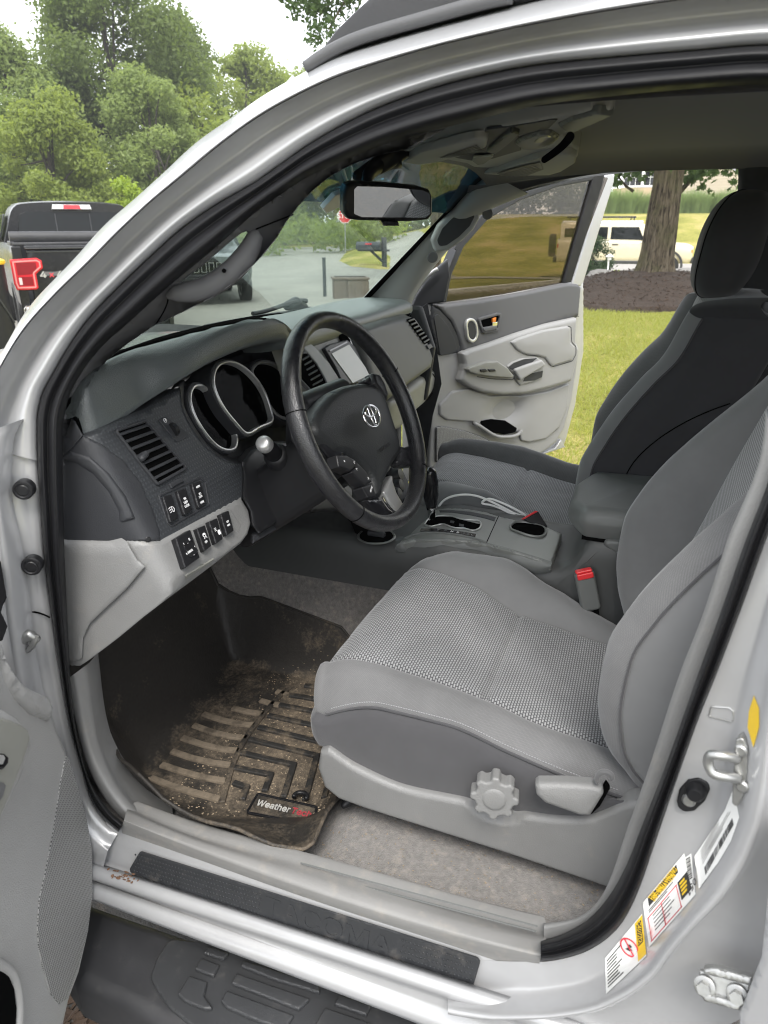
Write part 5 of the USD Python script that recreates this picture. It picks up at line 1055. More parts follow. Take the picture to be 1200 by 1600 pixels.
# raised shifter panel: surveyed outline on a gently arched surface
def ctop(px, py, lift=0.0):
    d = ray(px, py); t = 1.5
    for _ in range(30):
        y = C[1]+d[1]*t; z = .897 + lift - 1.15*max(0, y-.30)**2*1.0 - .10*max(0, .2-y); t = t+.7*((z-C[2])/d[2]-t)
    return C+d*t
def c7(P): return [(600+x/4, 720+y/4) for x, y in P]
SPp = c7([(75, 530), (130, 470), (230, 385), (330, 298), (400, 290), (520, 295), (640, 315), (730, 345), (850, 372), (1030, 415), (1115, 452), (1048, 640), (860, 580), (640, 520), (500, 498), (350, 490), (200, 492), (110, 512)])
sp2 = obj('shifter_panel', panel(SPp, lambda x, y: ctop(x, y), th=.012, back=(0, 0, -1), r=(3, .004), edge=8, rnd=2), 'console_plate', CN, 40)
side_P = c7([(66, 548), (110, 512), (200, 492), (350, 490), (500, 498), (640, 520), (860, 580), (1048, 640), (1040, 660), (960, 682), (900, 672), (760, 650), (620, 622), (460, 605), (320, 600), (200, 590), (80, 566)])
l_top = spline(np.array(c7([(75, 530), (110, 512), (200, 492), (350, 490), (500, 498), (640, 520), (860, 580), (1048, 640)])), 50, 'pchip'); l_bot = spline(np.array(c7([(66, 552), (110, 572), (200, 590), (350, 601), (480, 606), (640, 626), (800, 660), (960, 684), (1040, 664)])), 50, 'pchip')
tp = np.array([ctop(*p) for p in l_top]); xb = tp[:, 0]-.006
obj('panel_side', grid([tp+[.006, 0, .0], tp+[.001, 0, -.0015], tp*.5+np.array([PX(*q, x) for q, x in zip(l_bot, xb)])*.5, np.array([PX(*q, x) for q, x in zip(l_bot, xb)]), np.array([PX(*q, x) for q, x in zip(l_bot, xb)])+[.02, 0, -.02]]), 'console_grey', CN, True)
obj('panel_rib', tube([ctop(*p, .0005) for p in spline(np.array(c7([(128, 488), (200, 458), (300, 450), (420, 458), (520, 475), (640, 512)])), 40)], .0026, 8), 'console_grey', sp2, True)
obj('joint_line', tube([ctop(*p, .0002) for p in spline(np.array(c7([(715, 348), (640, 512)])), 10)], .0009, 6), 'deep_black', sp2)
obj('gate', panel(c7([(258, 392), (275, 370), (330, 350), (430, 352), (500, 372), (600, 396), (598, 412), (560, 430), (500, 418), (430, 412), (370, 392), (300, 405)]), lambda x, y: ctop(x, y, .0010), th=.002, back=(0, 0, -1), edge=8), 'deep_black', sp2, False)
obj('gate_frame', tube([ctop(*p, .0015) for p in spline(np.array(c7([(255, 398), (275, 368), (330, 347), (430, 348), (500, 368), (606, 394), (602, 414), (562, 434), (500, 422), (430, 416), (370, 396), (300, 409), (255, 398)])), 70)], .0018, 6), 'satin_silver', sp2, True)
obj('gate_steps', cat([panel(c7(P), lambda x, y: ctop(x, y, .0022), th=.002, back=(0, 0, -1), edge=8) for P in ([(415, 372), (440, 376), (436, 388), (412, 384)], [(470, 392), (500, 398), (496, 412), (468, 406)])]), 'trim_dark', sp2, False)
ind = obj('gear_indicator', panel(c7([(232, 422), (330, 422), (440, 435), (578, 456), (570, 474), (440, 452), (330, 440), (222, 440)]), lambda x, y: ctop(x, y, .0008), th=.002, back=(0, 0, -1), edge=8), 'black_gloss', sp2, False)
for s, x, y in (('P', 345, 431), ('R', 385, 435), ('N', 425, 441), ('D', 462, 447), ('3', 500, 453), ('2', 525, 459), ('L', 550, 463)):
    q = ctop(*c7([(x, y)])[0], .0014); pl = Plane(q, (0, 0, 1), up=(1, 0, 0)); pl.ex, pl.ey = np.array([0, -1., 0]), np.array([1., 0, 0])
    obj('marking', text_on(pl, s, 0, 0, .006, 0, depth=.0003, bold=True), 'white_mark' if s in 'ND' else 'grey_mark', ind, False)
obj('tray_liner', panel(c7([(345, 306), (430, 305), (540, 315), (640, 334), (700, 350), (690, 376), (640, 360), (540, 338), (430, 322), (350, 320)]), lambda x, y: ctop(x, y, .0012), th=.003, back=(0, 0, -1), r=(2, .001), edge=8), 'trim_dark', sp2, 40)
cup = c7([(780, 408), (800, 388), (850, 380), (910, 388), (970, 405), (1015, 430), (1020, 455), (1000, 475), (950, 480), (880, 465), (815, 442), (785, 425)])
cq = [ctop(*p, .001) for p in ell(cup, 40)]; cc = np.mean(cq, 0)
ch_ = obj('cup_holder', grid([cq, [q*1+np.array([0, 0, .003]) for q in cq], [cc+(q-cc)*.93+[0, 0, .004] for q in cq], [cc+(q-cc)*.87+[0, 0, .001] for q in cq], [cc+(q-cc)*.84+[0, 0, -.004] for q in cq]], True), 'console_plate', CN, True)
inn = [cc+(q-cc)*.85 for q in cq]
obj('well', cat([plate(Plane(cc+[0, 0, .0018], (0, 0, 1), up=(0, 1, 0)), [((q-cc)[0]*-1*0+np.dot(q-cc, Plane(cc, (0, 0, 1), up=(0, 1, 0)).ex), np.dot(q-cc, Plane(cc, (0, 0, 1), up=(0, 1, 0)).ey)) for q in inn], .0015)]), 'deep_black', ch_, False)
# front cup holders by the stack
for (x, y, r_) in ((588, 838, .040), (560, 828, .0)):
    if not r_: continue
    c = PZ(x, y, .876); g = lathe([(r_*.90, -.002), (r_*.92, .001), (r_, .003), (r_*1.06, .0)], 36); g.apply_translation(c); h2 = obj('cup_holder', g, 'console_plate', CN, True)
    obj('well', trimesh.creation.cylinder(r_*.9, .002, sections=36).apply_translation(c+[0, 0, .0008]), 'deep_black', h2, False)
    obj('divider', bx(c+[.0, .0, .006], (.012, .04, .012), .004), 'trim_dark', h2)
# gear lever
GL = xpart(TRUCK, 'gear_lever')
gb0, gb1 = ctop(675, 813, .002), PX(672, 742, -.035)
gd = unit(gb1-gb0)
obj('shaft', tube([gb0+gd*-.01, gb0+gd*.03], .006, 14), 'chrome', GL, True)
obj('collar', tube([gb0+gd*.008, gb0+gd*.02, gb0+gd*.038], [.008, .0085, .012], 18), 'chrome', GL, True)
obj('knob', blob([gb0+gd*.045, gb0+gd*.07, gb0+gd*.10, gb0+gd*.122], [.0135, .0175, .0175, .014], .006, 6), 'black_gloss', GL, True)
# armrest lid with its latch
AR = c7
ax0 = [(886, 800), (887, 778), (897, 765), (920, 752), (960, 745), (1035, 744), (1080, 748), (1075, 790)]
arz = 1.005
M = m3.Manifold.batch_hull([m3.Manifold.sphere(r_, 24).translate([x, y, z]) for x, y, z, r_ in ((-.098, .055, .975, .030), (.098, .055, .975, .030), (-.098, .055, .955, .022), (.098, .055, .955, .022), (-.10, -.32, .985, .03), (.10, -.32, .985, .03), (-.10, -.32, .955, .02), (.10, -.32, .955, .02), (-.06, .075, .968, .03), (.06, .075, .968, .03), (0, -.02, .985, .034), (0, -.3, .99, .034))]).refine_to_length(.02)
vv, ff, _ = meshkit.arrays(M); g = trimesh.Trimesh(vv, ff); trimesh.smoothing.filter_taubin(g, iterations=6)
obj('armrest_lid', g, 'console_grey', CN, True)
obj('lid_latch', hullblob([(-.118, .02, .938), (-.118, -.10, .938), (-.122, -.02, .942), (-.118, .0, .925), (-.118, -.10, .925)], [.008]*5), 'console_grey', CN, 40)
obj('lid_gap', bx((0, -.13, .9405), (.238, .40, .006)), 'deep_black', CN, False)
# seat belt buckle standing between seat and console
BK = xpart(TRUCK, 'belt_buckle')
b0, b1 = PX(922, 945, -.15), PX(912, 893, -.15); bd_ = unit(b1-b0); nb = unit(np.cross(np.cross(bd_, [-1, -.3, .2]), bd_)); ex_ = np.cross(bd_, nb)
Tb = np.eye(4); Tb[:3, 0], Tb[:3, 1], Tb[:3, 2], Tb[:3, 3] = ex_, nb, bd_, b0
L_ = np.linalg.norm(b1-b0)
g = bx((0, 0, L_/2-.005), (.037, .020, L_+.01), .006); g.apply_transform(Tb); obj('housing', g, 'console_grey', BK, 40)
g = bx((0, 0, L_+.0015), (.031, .015, .006), .0028); g.apply_transform(Tb); obj('button', g, 'red_plastic', BK, 40)
g = bx((0, .009, L_-.006), (.031, .006, .012), .0025); g.apply_transform(Tb); obj('button_front', g, 'red_plastic', BK, 40)
g = bx((0, 0, -.03), (.028, .006, .07), .002); g.apply_transform(Tb); obj('stalk', g, 'deep_black', BK, 40)
# ---- loose things between the seats: a white charging cable and a small red and black card reader
lc = [(685, 793), (700, 778), (722, 773), (745, 775), (768, 784), (790, 795), (812, 805), (822, 806)]
lc2 = [(822, 806), (800, 793), (775, 782), (758, 781), (753, 786), (760, 788), (785, 796), (808, 806)]
zc = [.915, .935, .942, .938, .925, .915, .915, .91]
cb = obj('charging_cable', cat([tube([PX(x, y, .098) for x, y in lc], .0026, 8, n=50), tube([PX(x, y, .094) for x, y in lc2], .0026, 8, n=50)]), 'white_plastic', '/World', True, label='thin white charging cable looping over the gap between console and passenger seat', cat='cable')
PHl = Plane(ctop(856, 822, .002), unit([-.8, -.3, .55]))
ph = thing('phone_case', 'small dark folded phone case with red inside, standing between console and passenger seat', 'phone case')
q = PHl.loc(c7([(875, 362), (965, 316), (1025, 412), (990, 412), (900, 382)]))
obj('cover', plate(PHl, q, .012, .002, edge=.01, rnd=.001), 'black_plastic', ph, 30)
q = PHl.loc(c7([(860, 362), (945, 312), (965, 316), (875, 366)])); obj('lining', plate(PHl, q, .008, .001, off=.001), 'red_plastic', ph, 30)
# ================================================================ front seats
def worn(V):
    """the slight waves and sagging of used upholstery"""
    V = np.array(V); a = meshkit.fbm(V*11+3, 3, 7)-.5; b = meshkit.noise(V*[38, 30, 46]+9, 8)-.5
    return V + np.stack([a*.002, a*.001, a*.008+b*.0022], 1)
def seat(cx, dy, near, name, label):
    """near = -1: the outer (door) side is at -x; +1: at +x.  u runs from the outer side to the console side."""
    s = -near                    # multiply: local u (outer negative) -> x
    X = lambda u: cx + u*s
    st = xpart(TRUCK, name, label)
    Y = np.linspace(-.09, .43, 40)
    pc = lambda *P: PchipInterpolator([p[0] for p in P], [p[1] for p in P], extrapolate=True)
    zl = pc((-.10, .785), (-.02, .797), (.07, .812), (.16, .834), (.28, .852), (.365, .858), (.41, .846), (.425, .825))         # outer insert seam
    zr = pc((-.10, .770), (-.016, .780), (.06, .792), (.17, .815), (.255, .858), (.355, .878), (.39, .862), (.41, .83))         # inner insert seam
    zlow = pc((-.10, .775), (-.007, .786), (.033, .793), (.106, .810), (.2, .834), (.30, .836), (.385, .806), (.42, .775))     # piping under the outer bolster
    up_ = .022 if near > 0 else 0.0; rb = .034 if near > 0 else 0.0
    if near > 0: zl, zr, zlow = (lambda y, f=zl: f(y)+up_), (lambda y, f=zr: f(y)+up_), (lambda y, f=zlow: f(y)+up_)
    zrid = pc((-.10, .770), (-.042, .775), (.014, .797), (.117, .842), (.22, .890), (.30, .890), (.365, .862), (.40, .82))       # inner bolster crest
    if near > 0: zrid = (lambda y, f=zrid: f(y)+up_)
    y1 = lambda u: .412 - .02*(abs(u)/.2)**2 + .012*(u < -.1)
    def front(P, n=10):
        """front roll-over added to a fore-aft run of points"""
        P = np.asarray(P); q = P[-1]; out = []
        for a in np.linspace(0, 1, n)[1:]:
            out.append(q + [0, .030*math.sin(a*math.pi*.62)*(1-.3*a), -.125*a**1.5])
        return np.vstack([P, out])
    def run(u, zf, ye=None, dz=0.0): 
        yy = np.linspace(-.10, y1(u) if ye is None else ye, 40); return np.array([(X(u), y+dy, float(zf(y))+dz) for y in yy])
    us = np.linspace(-.165, .155, 27)
    rows, uvs = [], []
    for u in us:
        w = (u+.165)/.32; zf = lambda y, w=w, u=u: float(zl(y))*(1-w)+float(zr(y))*w - .010*math.sin(math.pi*w)*ss(-y, -.3, .1) + .006*math.sin(math.pi*w)*ss(y, .15, .35) - .0075*math.exp(-((y-.163)/.006)**2)
        yy = np.r_[np.linspace(-.10, .14, 18), np.linspace(.145, .181, 13), np.linspace(.19, y1(u), 22)]
        P = front([(X(u), y+dy, zf(y)) for y in yy]); 
        ed = np.minimum(w, 1-w); drop = .008*max(0, 1-ed/.035)**2
        rows.append(P - [0, 0, drop]); s_ = np.r_[0, np.cumsum(np.linalg.norm(np.diff(P, axis=0), axis=1))]; uvs.append(np.c_[np.full(len(P), u), s_])
    n = len(rows[0]); g = grid(rows); g.vertices = worn(g.vertices)
    obj('cushion_insert', g, 'fabric_mesh', st, True, uv=np.vstack(uvs))
    # outer bolster: from the insert seam over to the piping, then the side cloth
    def strip(defs, mat_, nm, fr=True, uvsc=True, wrap=False, low=None):
        R_ = []
        for i_, (u, zf, dz, ye) in enumerate(defs):
            P = run(u, zf, ye, dz)
            if wrap:
                q = P[-1]; k_ = i_/(len(defs)-1)
                P = np.vstack([P] + [[q + [s*(.010*(a**2) + .20*max(0, a-.25)**1.3), .030*math.sin(min(a*1.5, 1)*math.pi/2)+.012*a, -.018*a*(1-k_)]] for a in np.linspace(0, 1, 14)[1:]])
            elif low is not None:
                q = P[-1]; k_ = i_/(len(defs)-1)
                P = np.vstack([P] + [[q + [s*.010*a*k_, .028*math.sin(a*math.pi*.5)*(1-.35*a), -(.028-.020*k_)*a**1.7]] for a in np.linspace(0, 1, 10)[1:]])
            elif fr: P = front(P)
            R_.append(P)
        R_ = np.array(R_); R_ = np.stack([spline(R_[:, k], 16, 'pchip') for k in range(R_.shape[1])], 1)
        d0 = np.r_[np.zeros((1, R_.shape[1])), np.cumsum(np.linalg.norm(np.diff(R_, axis=0), axis=2), axis=0)]
        d1 = np.c_[np.zeros((R_.shape[0], 1)), np.cumsum(np.linalg.norm(np.diff(R_, axis=1), axis=2), axis=1)]
        return obj(nm, (lambda g: trimesh.Trimesh(worn(g.vertices), g.faces, process=False))(grid(R_)), mat_, st, True, uv=np.stack([d0, d1], -1).reshape(-1, 2))
    mixz = lambda a, b, k, dz=0: (lambda y: float(a(y))*(1-k)+float(b(y))*k+dz)
    strip([(-.160, zl, -.012, .41), (-.165, zl, -.003, .413), (-.172, zl, .004+rb*.5, .414), (-.192, mixz(zl, zlow, .25), .012+rb, .412), (-.212, mixz(zl, zlow, .6), .010+rb, .408), (-.226, mixz(zl, zlow, .9), .003+rb*.6, .402), (-.233, zlow, -.006, .396), (-.233, zlow, -.012, .393)], 'fabric_twill', 'cushion_bolster', low=1)
    strip([(.150, zr, -.010, .40), (.155, zr, -.002, .402), (.165, mixz(zr, zrid, .25), .004, .402), (.19, mixz(zr, zrid, .7), .008, .40), (.215, zrid, .0, .395), (.238, zrid, -.012, .388), (.252, zrid, -.04, .38), (.258, zrid, -.10, .37), (.255, zrid, -.15, .36)], 'fabric_side', 'cushion_bolster')
    base_top = pc((-.10, .80), (-.06, .785), (.0, .735), (.09, .715), (.165, .712), (.255, .706), (.34, .722), (.385, .745), (.42, .76))
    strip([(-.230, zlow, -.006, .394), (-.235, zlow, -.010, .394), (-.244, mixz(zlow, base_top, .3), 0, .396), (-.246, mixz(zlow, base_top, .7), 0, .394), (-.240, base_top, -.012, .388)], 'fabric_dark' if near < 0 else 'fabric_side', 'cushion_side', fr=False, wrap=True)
    # piping and its stitches along the outer bolster
    pp = [np.array([X(-.2345), y+dy, float(zlow(y))-.006]) for y in np.linspace(-.05, .39, 50)]
    # front wrap
    pp += [np.array([X(-.2345+.03*a*a*2), .39+dy+.020*math.sin(a*1.5), float(zlow(.39))-.006-.012*a]) for a in np.linspace(.1, 1, 8)]
    pi = obj('piping', tube(pp, .0021, 8), 'fabric_dark', st, True)
    stn = []
    for k in range(0, 110):
        y = -.04+.43*k/110; a = np.array([X(-.2305), y+dy, float(zlow(y))+.0005]); stn.append(tube([a+[0, -.0012, 0], a+[0, .0012, float(zlow(y+.0012)-zlow(y))+.0002]], .0006, 4))
    obj('stitching', cat(stn), 'stitch', st, False)
    # ---- plastic base
    pbx_ = []
    bt = [(y, float(base_top(y))) for y in np.linspace(-.15, .385, 40)]
    lo = [(.40, .735), (.405, .70), (.395, .665), (.37, .648), (.32, .643), (.1, .633), (-.06, .622), (-.2, .618), (-.22, .66), (-.21, .76)]
    if near < 0:
        bpl_ = Plane((X(-.254), dy, .68), (-1, 0, 0)); 
    else: bpl_ = Plane((X(-.254), dy, .68), (1, 0, 0))
    o = Polygon([(np.dot(np.array([X(-.254), y+dy, z])-bpl_.p, bpl_.ex), np.dot(np.array([X(-.254), y+dy, z])-bpl_.p, bpl_.ey)) for y, z in bt+lo])
    kq = np.array(bpl_.loc([(773, 1246)])[0])
    dish = (lambda u, v: -.011*(1-float(ss(math.hypot((u-kq[0])/1.18, v-kq[1]+.004), .034, .044)))) if near < 0 else None
    bs = obj('base_cover', plate(bpl_, o, .03, .009, edge=.006 if near < 0 else .018, rnd=.004, dz=dish), 'plastic_grey', st, 50)
    obj('seat_frame', bx((cx, .12+dy, .69), (.46, .50, .09), .02), 'black_plastic', st)
    if near < 0:
        # dished recess, height knob and recline lever
        kc = bpl_.hit(773, 1241, .02); g = []
        pts = [((lambda q: (math.cos(t)*q, math.sin(t)*q))(.0305+.0032*math.tanh(2.2*math.cos(8*t)))) for t in np.linspace(0, 2*np.pi, 161)[:-1]]
        Pk = Plane(kc, unit([-1, -.15, .12]))
        kb = obj('height_knob', plate(Pk, pts, .024, .0035, edge=.004, off=.012), 'plastic_grey', st, 50)
        obj('cap', align(lathe([(0, .0148), (.012, .0142), (.0165, .0128), (.0175, .0105), (.0185, .0122), (.0195, .010)], 40), Pk.p, Pk.n), 'plastic_grey', kb, True)
        rc = Plane(bpl_.hit(773, 1250, .001), bpl_.n)
        cr_ = rc.loc([(714, 1233), (722, 1250), (738, 1272), (765, 1287), (795, 1288), (818, 1277), (830, 1262), (826, 1250), (812, 1244), (770, 1250), (735, 1238)])
        ou = Polygon(cr_).buffer(0).buffer(.002)
        lv = Plane(bpl_.hit(890, 1240, .016), unit([-1, -.10, .18]))
        lp = lv.loc([(836, 1222), (842, 1218), (880, 1218), (925, 1221), (941, 1226), (943, 1236), (932, 1254), (922, 1270), (905, 1269), (880, 1260), (852, 1250), (838, 1237)])
        obj('recline_lever', plate(lv, lp, .020, .007, edge=.006, off=.010, rnd=.004, puff=.003), 'plastic_grey', st, 50)
        ls = lv.loc([(860, 1252), (905, 1268), (926, 1268), (948, 1232), (954, 1240), (938, 1268), (925, 1280), (905, 1280), (885, 1268)])
        obj('lever_pocket', plate(lv, ls, .01, off=-.012), 'deep_black', st, False)
        obj('webbing_loop', tube([bpl_.hit(x, y, .018) for x, y in ((934, 1222), (934, 1212), (942, 1206), (952, 1208), (955, 1218))], .0035, 8, n=20), 'fabric_twill', st, True)
    # ---- backrest
    Z = np.linspace(.765, 1.362, 60)
    yin = pc((.74, -.045), (.82, -.042), (.92, -.082), (1.01, -.113), (1.165, -.157), (1.27, -.188), (1.36, -.215), (1.40, -.24))
    yb_ = pc((.74, -.075), (.80, -.05), (.825, -.030), (.865, -.012), (.935, -.002), (1.0, -.006), (1.06, -.028), (1.12, -.058), (1.2, -.112), (1.245, -.148), (1.325, -.182), (1.37, -.205)) if near > 0 else pc((.74, -.075), (.80, -.05), (.825, -.030), (.865, -.012), (.935, -.002), (1.0, -.006), (1.06, -.028), (1.12, -.062), (1.2, -.122), (1.27, -.178), (1.34, -.222), (1.37, -.25))
    top = lambda u: 1.368 - .03*max(0, (abs(u)-.13)/.12)**2.2
    wid = pc((.76, .94), (.82, 1.0), (.95, 1.05), (1.1, 1.04), (1.22, .96), (1.30, .87), (1.34, .81), (1.37, .76))
    ytop = -.235
    def column(u0_, yf, dyo=0.0, roll=True, backto=None, zt=None):
        zt = zt or top(u0_); zz = np.linspace(.765, zt-.02, 46); P = [(X(u0_*float(wid(z))), float(yf(z))+dy+dyo, z) for z in zz]
        return np.array(P)
    blend = lambda a, b, k, d=0: (lambda z: float(a(z))*(1-k)+float(b(z))*k+d)
    def toproll(P, depth=.15):
        q = P[-1]; t = []
        for a in np.linspace(0, 1, 14)[1:]:
            bm_ = 1-float(ss(abs(q[0]-cx), .17, .205))
            t.append(q + [0, -depth*(.5-.5*math.cos(a*math.pi))*.8 - .01*a, (.020*math.sin(a*math.pi*.62)-.006*a)*bm_])
        return np.vstack([P, t])
    def sheet_(cols, mat_, nm, sm=18, tr=True):
        R_ = np.array([toproll(c) if tr else c for c in cols]); R_ = np.stack([spline(R_[:, k], sm, 'pchip') for k in range(R_.shape[1])], 1)
        d0 = np.r_[np.zeros((1, R_.shape[1])), np.cumsum(np.linalg.norm(np.diff(R_, axis=0), axis=2), axis=0)]
        d1 = np.c_[np.zeros((R_.shape[0], 1)), np.cumsum(np.linalg.norm(np.diff(R_, axis=1), axis=2), axis=1)]
        return obj(nm, grid(R_), mat_, st, True, uv=np.stack([d0, d1], -1).reshape(-1, 2))
    sheet_([column(u, yin, .004*math.cos(math.pi*u/.3)-(.006 if abs(u) > .148 else 0)) for u in np.linspace(-.15, .15, 13)], 'fabric_mesh', 'backrest_insert', 26)
    for sg, mt in ((-1, 'fabric_twill'), (1, 'fabric_side')):
        seam = blend(yin, yb_, .0, .0)
        sheet_([column(sg*.146, yin, -.010), column(sg*.150, yin, .0), column(sg*.162, blend(yin, yb_, .35), .004), column(sg*.185, blend(yin, yb_, .82), .006), column(sg*.208, yb_, .004), column(sg*.226, yb_, -.008), column(sg*.234, yb_, -.022), column(sg*.237, yb_, -.028)], mt, 'backrest_bolster', tr=not (near > 0 and sg > 0))
        if near > 0 and sg > 0:
            cols_ = [column(sg*u_, f_, d_) for u_, f_, d_ in ((.146, yin, -.010), (.162, blend(yin, yb_, .35), .004), (.185, blend(yin, yb_, .82), .006), (.208, yb_, .004), (.226, yb_, -.008), (.237, yb_, -.028))]
            R_ = np.array([toproll(c_)[len(c_)-1:] for c_ in cols_]); R_ = np.stack([spline(R_[:, k], 16, 'pchip') for k in range(R_.shape[1])], 1)
            obj('backrest_top_shaded', grid(R_), 'fabric_shaded', st, True)  # top roll split off to carry the painted shade of the seat side
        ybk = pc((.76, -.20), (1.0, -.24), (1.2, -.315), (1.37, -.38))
        zq = top(.237)+.004; sheet_([column(sg*.2345, yb_, -.024, zt=zq), column(sg*.238, yb_, -.034, zt=zq), column(sg*.247, blend(yb_, ybk, .35), 0, zt=zq), column(sg*.248, blend(yb_, ybk, .7), 0, zt=zq), column(sg*.235, ybk, 0, zt=zq), column(sg*.20, ybk, -.012, zt=zq)], 'fabric_side' if sg < 0 else ('fabric_shaded' if near > 0 else 'fabric_dark'), 'backrest_side', 22, tr=False)
        pt_ = [q+[sg*s*.0008, -.026, 0] for q in column(sg*.2362, yb_, .0)]
        obj('piping', tube(spline(np.array(pt_), 60), .0021, 8), 'fabric_dark', st, True)
        if sg*s*near > -2:
            sp_ = spline(np.array([q+[sg*s*-.004, -.017, 0] for q in column(sg*.2338, yb_, .0)]), 110); obj('stitching', cat([tube([sp_[k]*.72+sp_[k+1]*.28, sp_[k]*.28+sp_[k+1]*.72], .0006, 4) for k in range(109)]), 'stitch', st, False)
        if near > 0 and sg > 0: sd = [np.array([X(sg*.2488*float(wid(z))), blend(yb_, ybk, k)(z)+dy, z]) for z, k in ((.80, .85), (.86, .7), (.92, .5), (1.0, .42), (1.08, .5), (1.14, .7), (1.17, .9))]
        if near > 0 and sg > 0: obj('seam', tube(spline(np.array(sd), 40), .0012, 6), 'deep_black', st, True)
    ybk = pc((.76, -.21), (1.0, -.25), (1.2, -.325), (1.37, -.39))
    sheet_([column(u, ybk, 0) for u in np.linspace(-.21, .21, 9)], 'fabric_dark', 'backrest_rear', 12, tr=False)
    # lower back corners closed by the bolster ends
    obj('backrest_core', hullblob([(X(a), dy+b, z) for a, b, z in ((-.17, -.15, .82), (.17, -.15, .82), (-.18, -.19, 1.0), (.18, -.19, 1.0), (-.13, -.32, 1.30), (.13, -.32, 1.30))], [.045, .045, .06, .06, .035, .035]), 'fabric_dark', st, 40)
    # ---- head restraint
    hc = np.array([X(0), dy-.252, 1.460])
    P = []
    for b in np.linspace(-np.pi/2, np.pi/2, 40):
        rowv = []
        for a in np.linspace(0, 2*np.pi, 57)[:-1]:
            ca, sa, cb, sb = math.cos(a), math.sin(a), math.cos(b), math.sin(b)
            e = lambda v, p: math.copysign(abs(v)**p, v)
            w = .135*(1-.10*sb); x = w*e(ca, .62)*cb**.55; z = .108*e(sb, .80); y = .062*e(sa, .8)*cb**.62
            y += -.035*(sb*.55) + (-.012*math.cos(math.pi*x/.27)*0 if sa > 0 else 0) + .018*(x/.135)**2*(sa > 0)
            rowv.append(hc + [x, y, z])
        P.append(rowv)
    hr = obj('headrest', grid(P, True), 'fabric_shaded', st, True)  # headrest cloth has its shade in the base colour
    for sg in (-1, 1):
        A = []
        for b in np.linspace(-np.pi/2*.96, np.pi/2*.96, 40):
            sb, cb = math.sin(b), math.cos(b); e = lambda v, p: math.copysign(abs(v)**p, v)
            a_ = np.pi/2 - sg*.80; x = .1355*(1-.10*sb)*e(math.cos(a_), .62)*cb**.55; z = .108*e(sb, .8); y = .0625*e(math.sin(a_), .8)*cb**.62 - .035*sb*.55 + .018*(x/.135)**2
            A.append(hc+[x, y+.0006, z])
        obj('seam', tube(A, .0011, 6), 'deep_black', hr, True)
        obj('post', tube([hc+[sg*.06, -.01, -.09], hc+[sg*.06, -.03, -.18]], .006, 12), 'chrome', st, True)
    return st
seat(-.37, 0.0, -1, 'front_seat', 'driver seat in grey cloth with plastic base, knob and lever')
seat(.37, .11, 1, 'front_seat', 'passenger seat in grey cloth with headrest darkened by painted shade')
# ================================================================ passenger door, standing open
ha = math.radians(58); hd_ = np.array([math.sin(ha), -math.cos(ha), 0]); hinge = np.array([.80, .75, .9])
PDn = unit([-math.cos(ha), -math.sin(ha), 0]); DP = Plane(hinge, PDn); 
if np.dot(DP.ex, hd_) < 0: DP.ex = -DP.ex
DP.ex = hd_; DP.ey = np.array([0, 0, 1.0])
def d5(P): return [(620+x/3.75, 420+y/3.75) for x, y in P]
def dl(P, off=0.0): return DP.loc(d5(P), off)
PD_ = xpart(TRUCK, 'front_door', 'passenger door standing open, grey lining with brown tinted window')
inner = [(185, 200), (300, 205), (500, 180), (1000, 85), (1060, 90), (1080, 110), (1065, 280), (1055, 420), (1075, 470), (1060, 600), (1030, 780), (990, 930), (940, 1020), (860, 1080), (800, 1110), (400, 1160), (180, 1180), (200, 800), (180, 500)]
obj('outer_skin', plate(DP, [(u_-.0, v_) for u_, v_ in dl([(100, 150), (1100, 60), (1100, 480), (1050, 800), (1000, 985), (985, 1035), (810, 1105), (500, 1230), (100, 1260)], -.05)], .07, .02, edge=.06, off=-.045), 'silver_paint', PD_, 40)
obj('shell_edge', plate(DP, dl([(830, 1100), (990, 1045), (965, 1000), (930, 1050), (820, 1095)], -.03), .02, .004, edge=.03, off=-.03), 'silver_paint', PD_, 40)
bq_ = np.array(dl([(640, 830)])[0]); bowl = lambda u, v: -.034*math.exp(-((u-bq_[0])/.085)**2-((v-bq_[1])/.05)**2)
lining = obj('lining', plate(DP, dl(inner, .0), .08, .016, edge=.014, off=0, rnd=.012, dz=bowl), 'plastic_light', PD_, 50)
obj('upper_trim', plate(DP, dl([(190, 200), (300, 205), (500, 182), (760, 135), (1000, 85), (1062, 90), (1080, 108), (1066, 278), (880, 322), (700, 380), (560, 430), (440, 468), (385, 490), (360, 400), (320, 310), (250, 235)], .008), .03, .012, edge=.02, off=.012, rnd=.004), 'trim_grey', PD_, 50)
obj('sail_panel', plate(DP, dl([(180, 200), (215, 130), (300, 10), (330, -60), (355, -115), (310, 0), (272, 195)], .008), .03, .006, edge=.02, off=.010), 'trim_dark', PD_, 50)
fp = plate(DP, dl([(200, 205), (250, 235), (310, 300), (355, 385), (380, 490), (320, 500), (250, 510), (235, 500), (225, 470), (190, 330)], .0), .05, .01, edge=.02, off=.006, rnd=.006)
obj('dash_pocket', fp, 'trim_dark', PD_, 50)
obj('pocket_shadow_wall', plate(DP, dl([(205, 270), (235, 265), (290, 330), (330, 410), (345, 480), (300, 500), (245, 508)], .0), .004, .002, edge=.02, off=.0085, rnd=.01), 'deep_black' if False else 'trim_dark', PD_, 50)
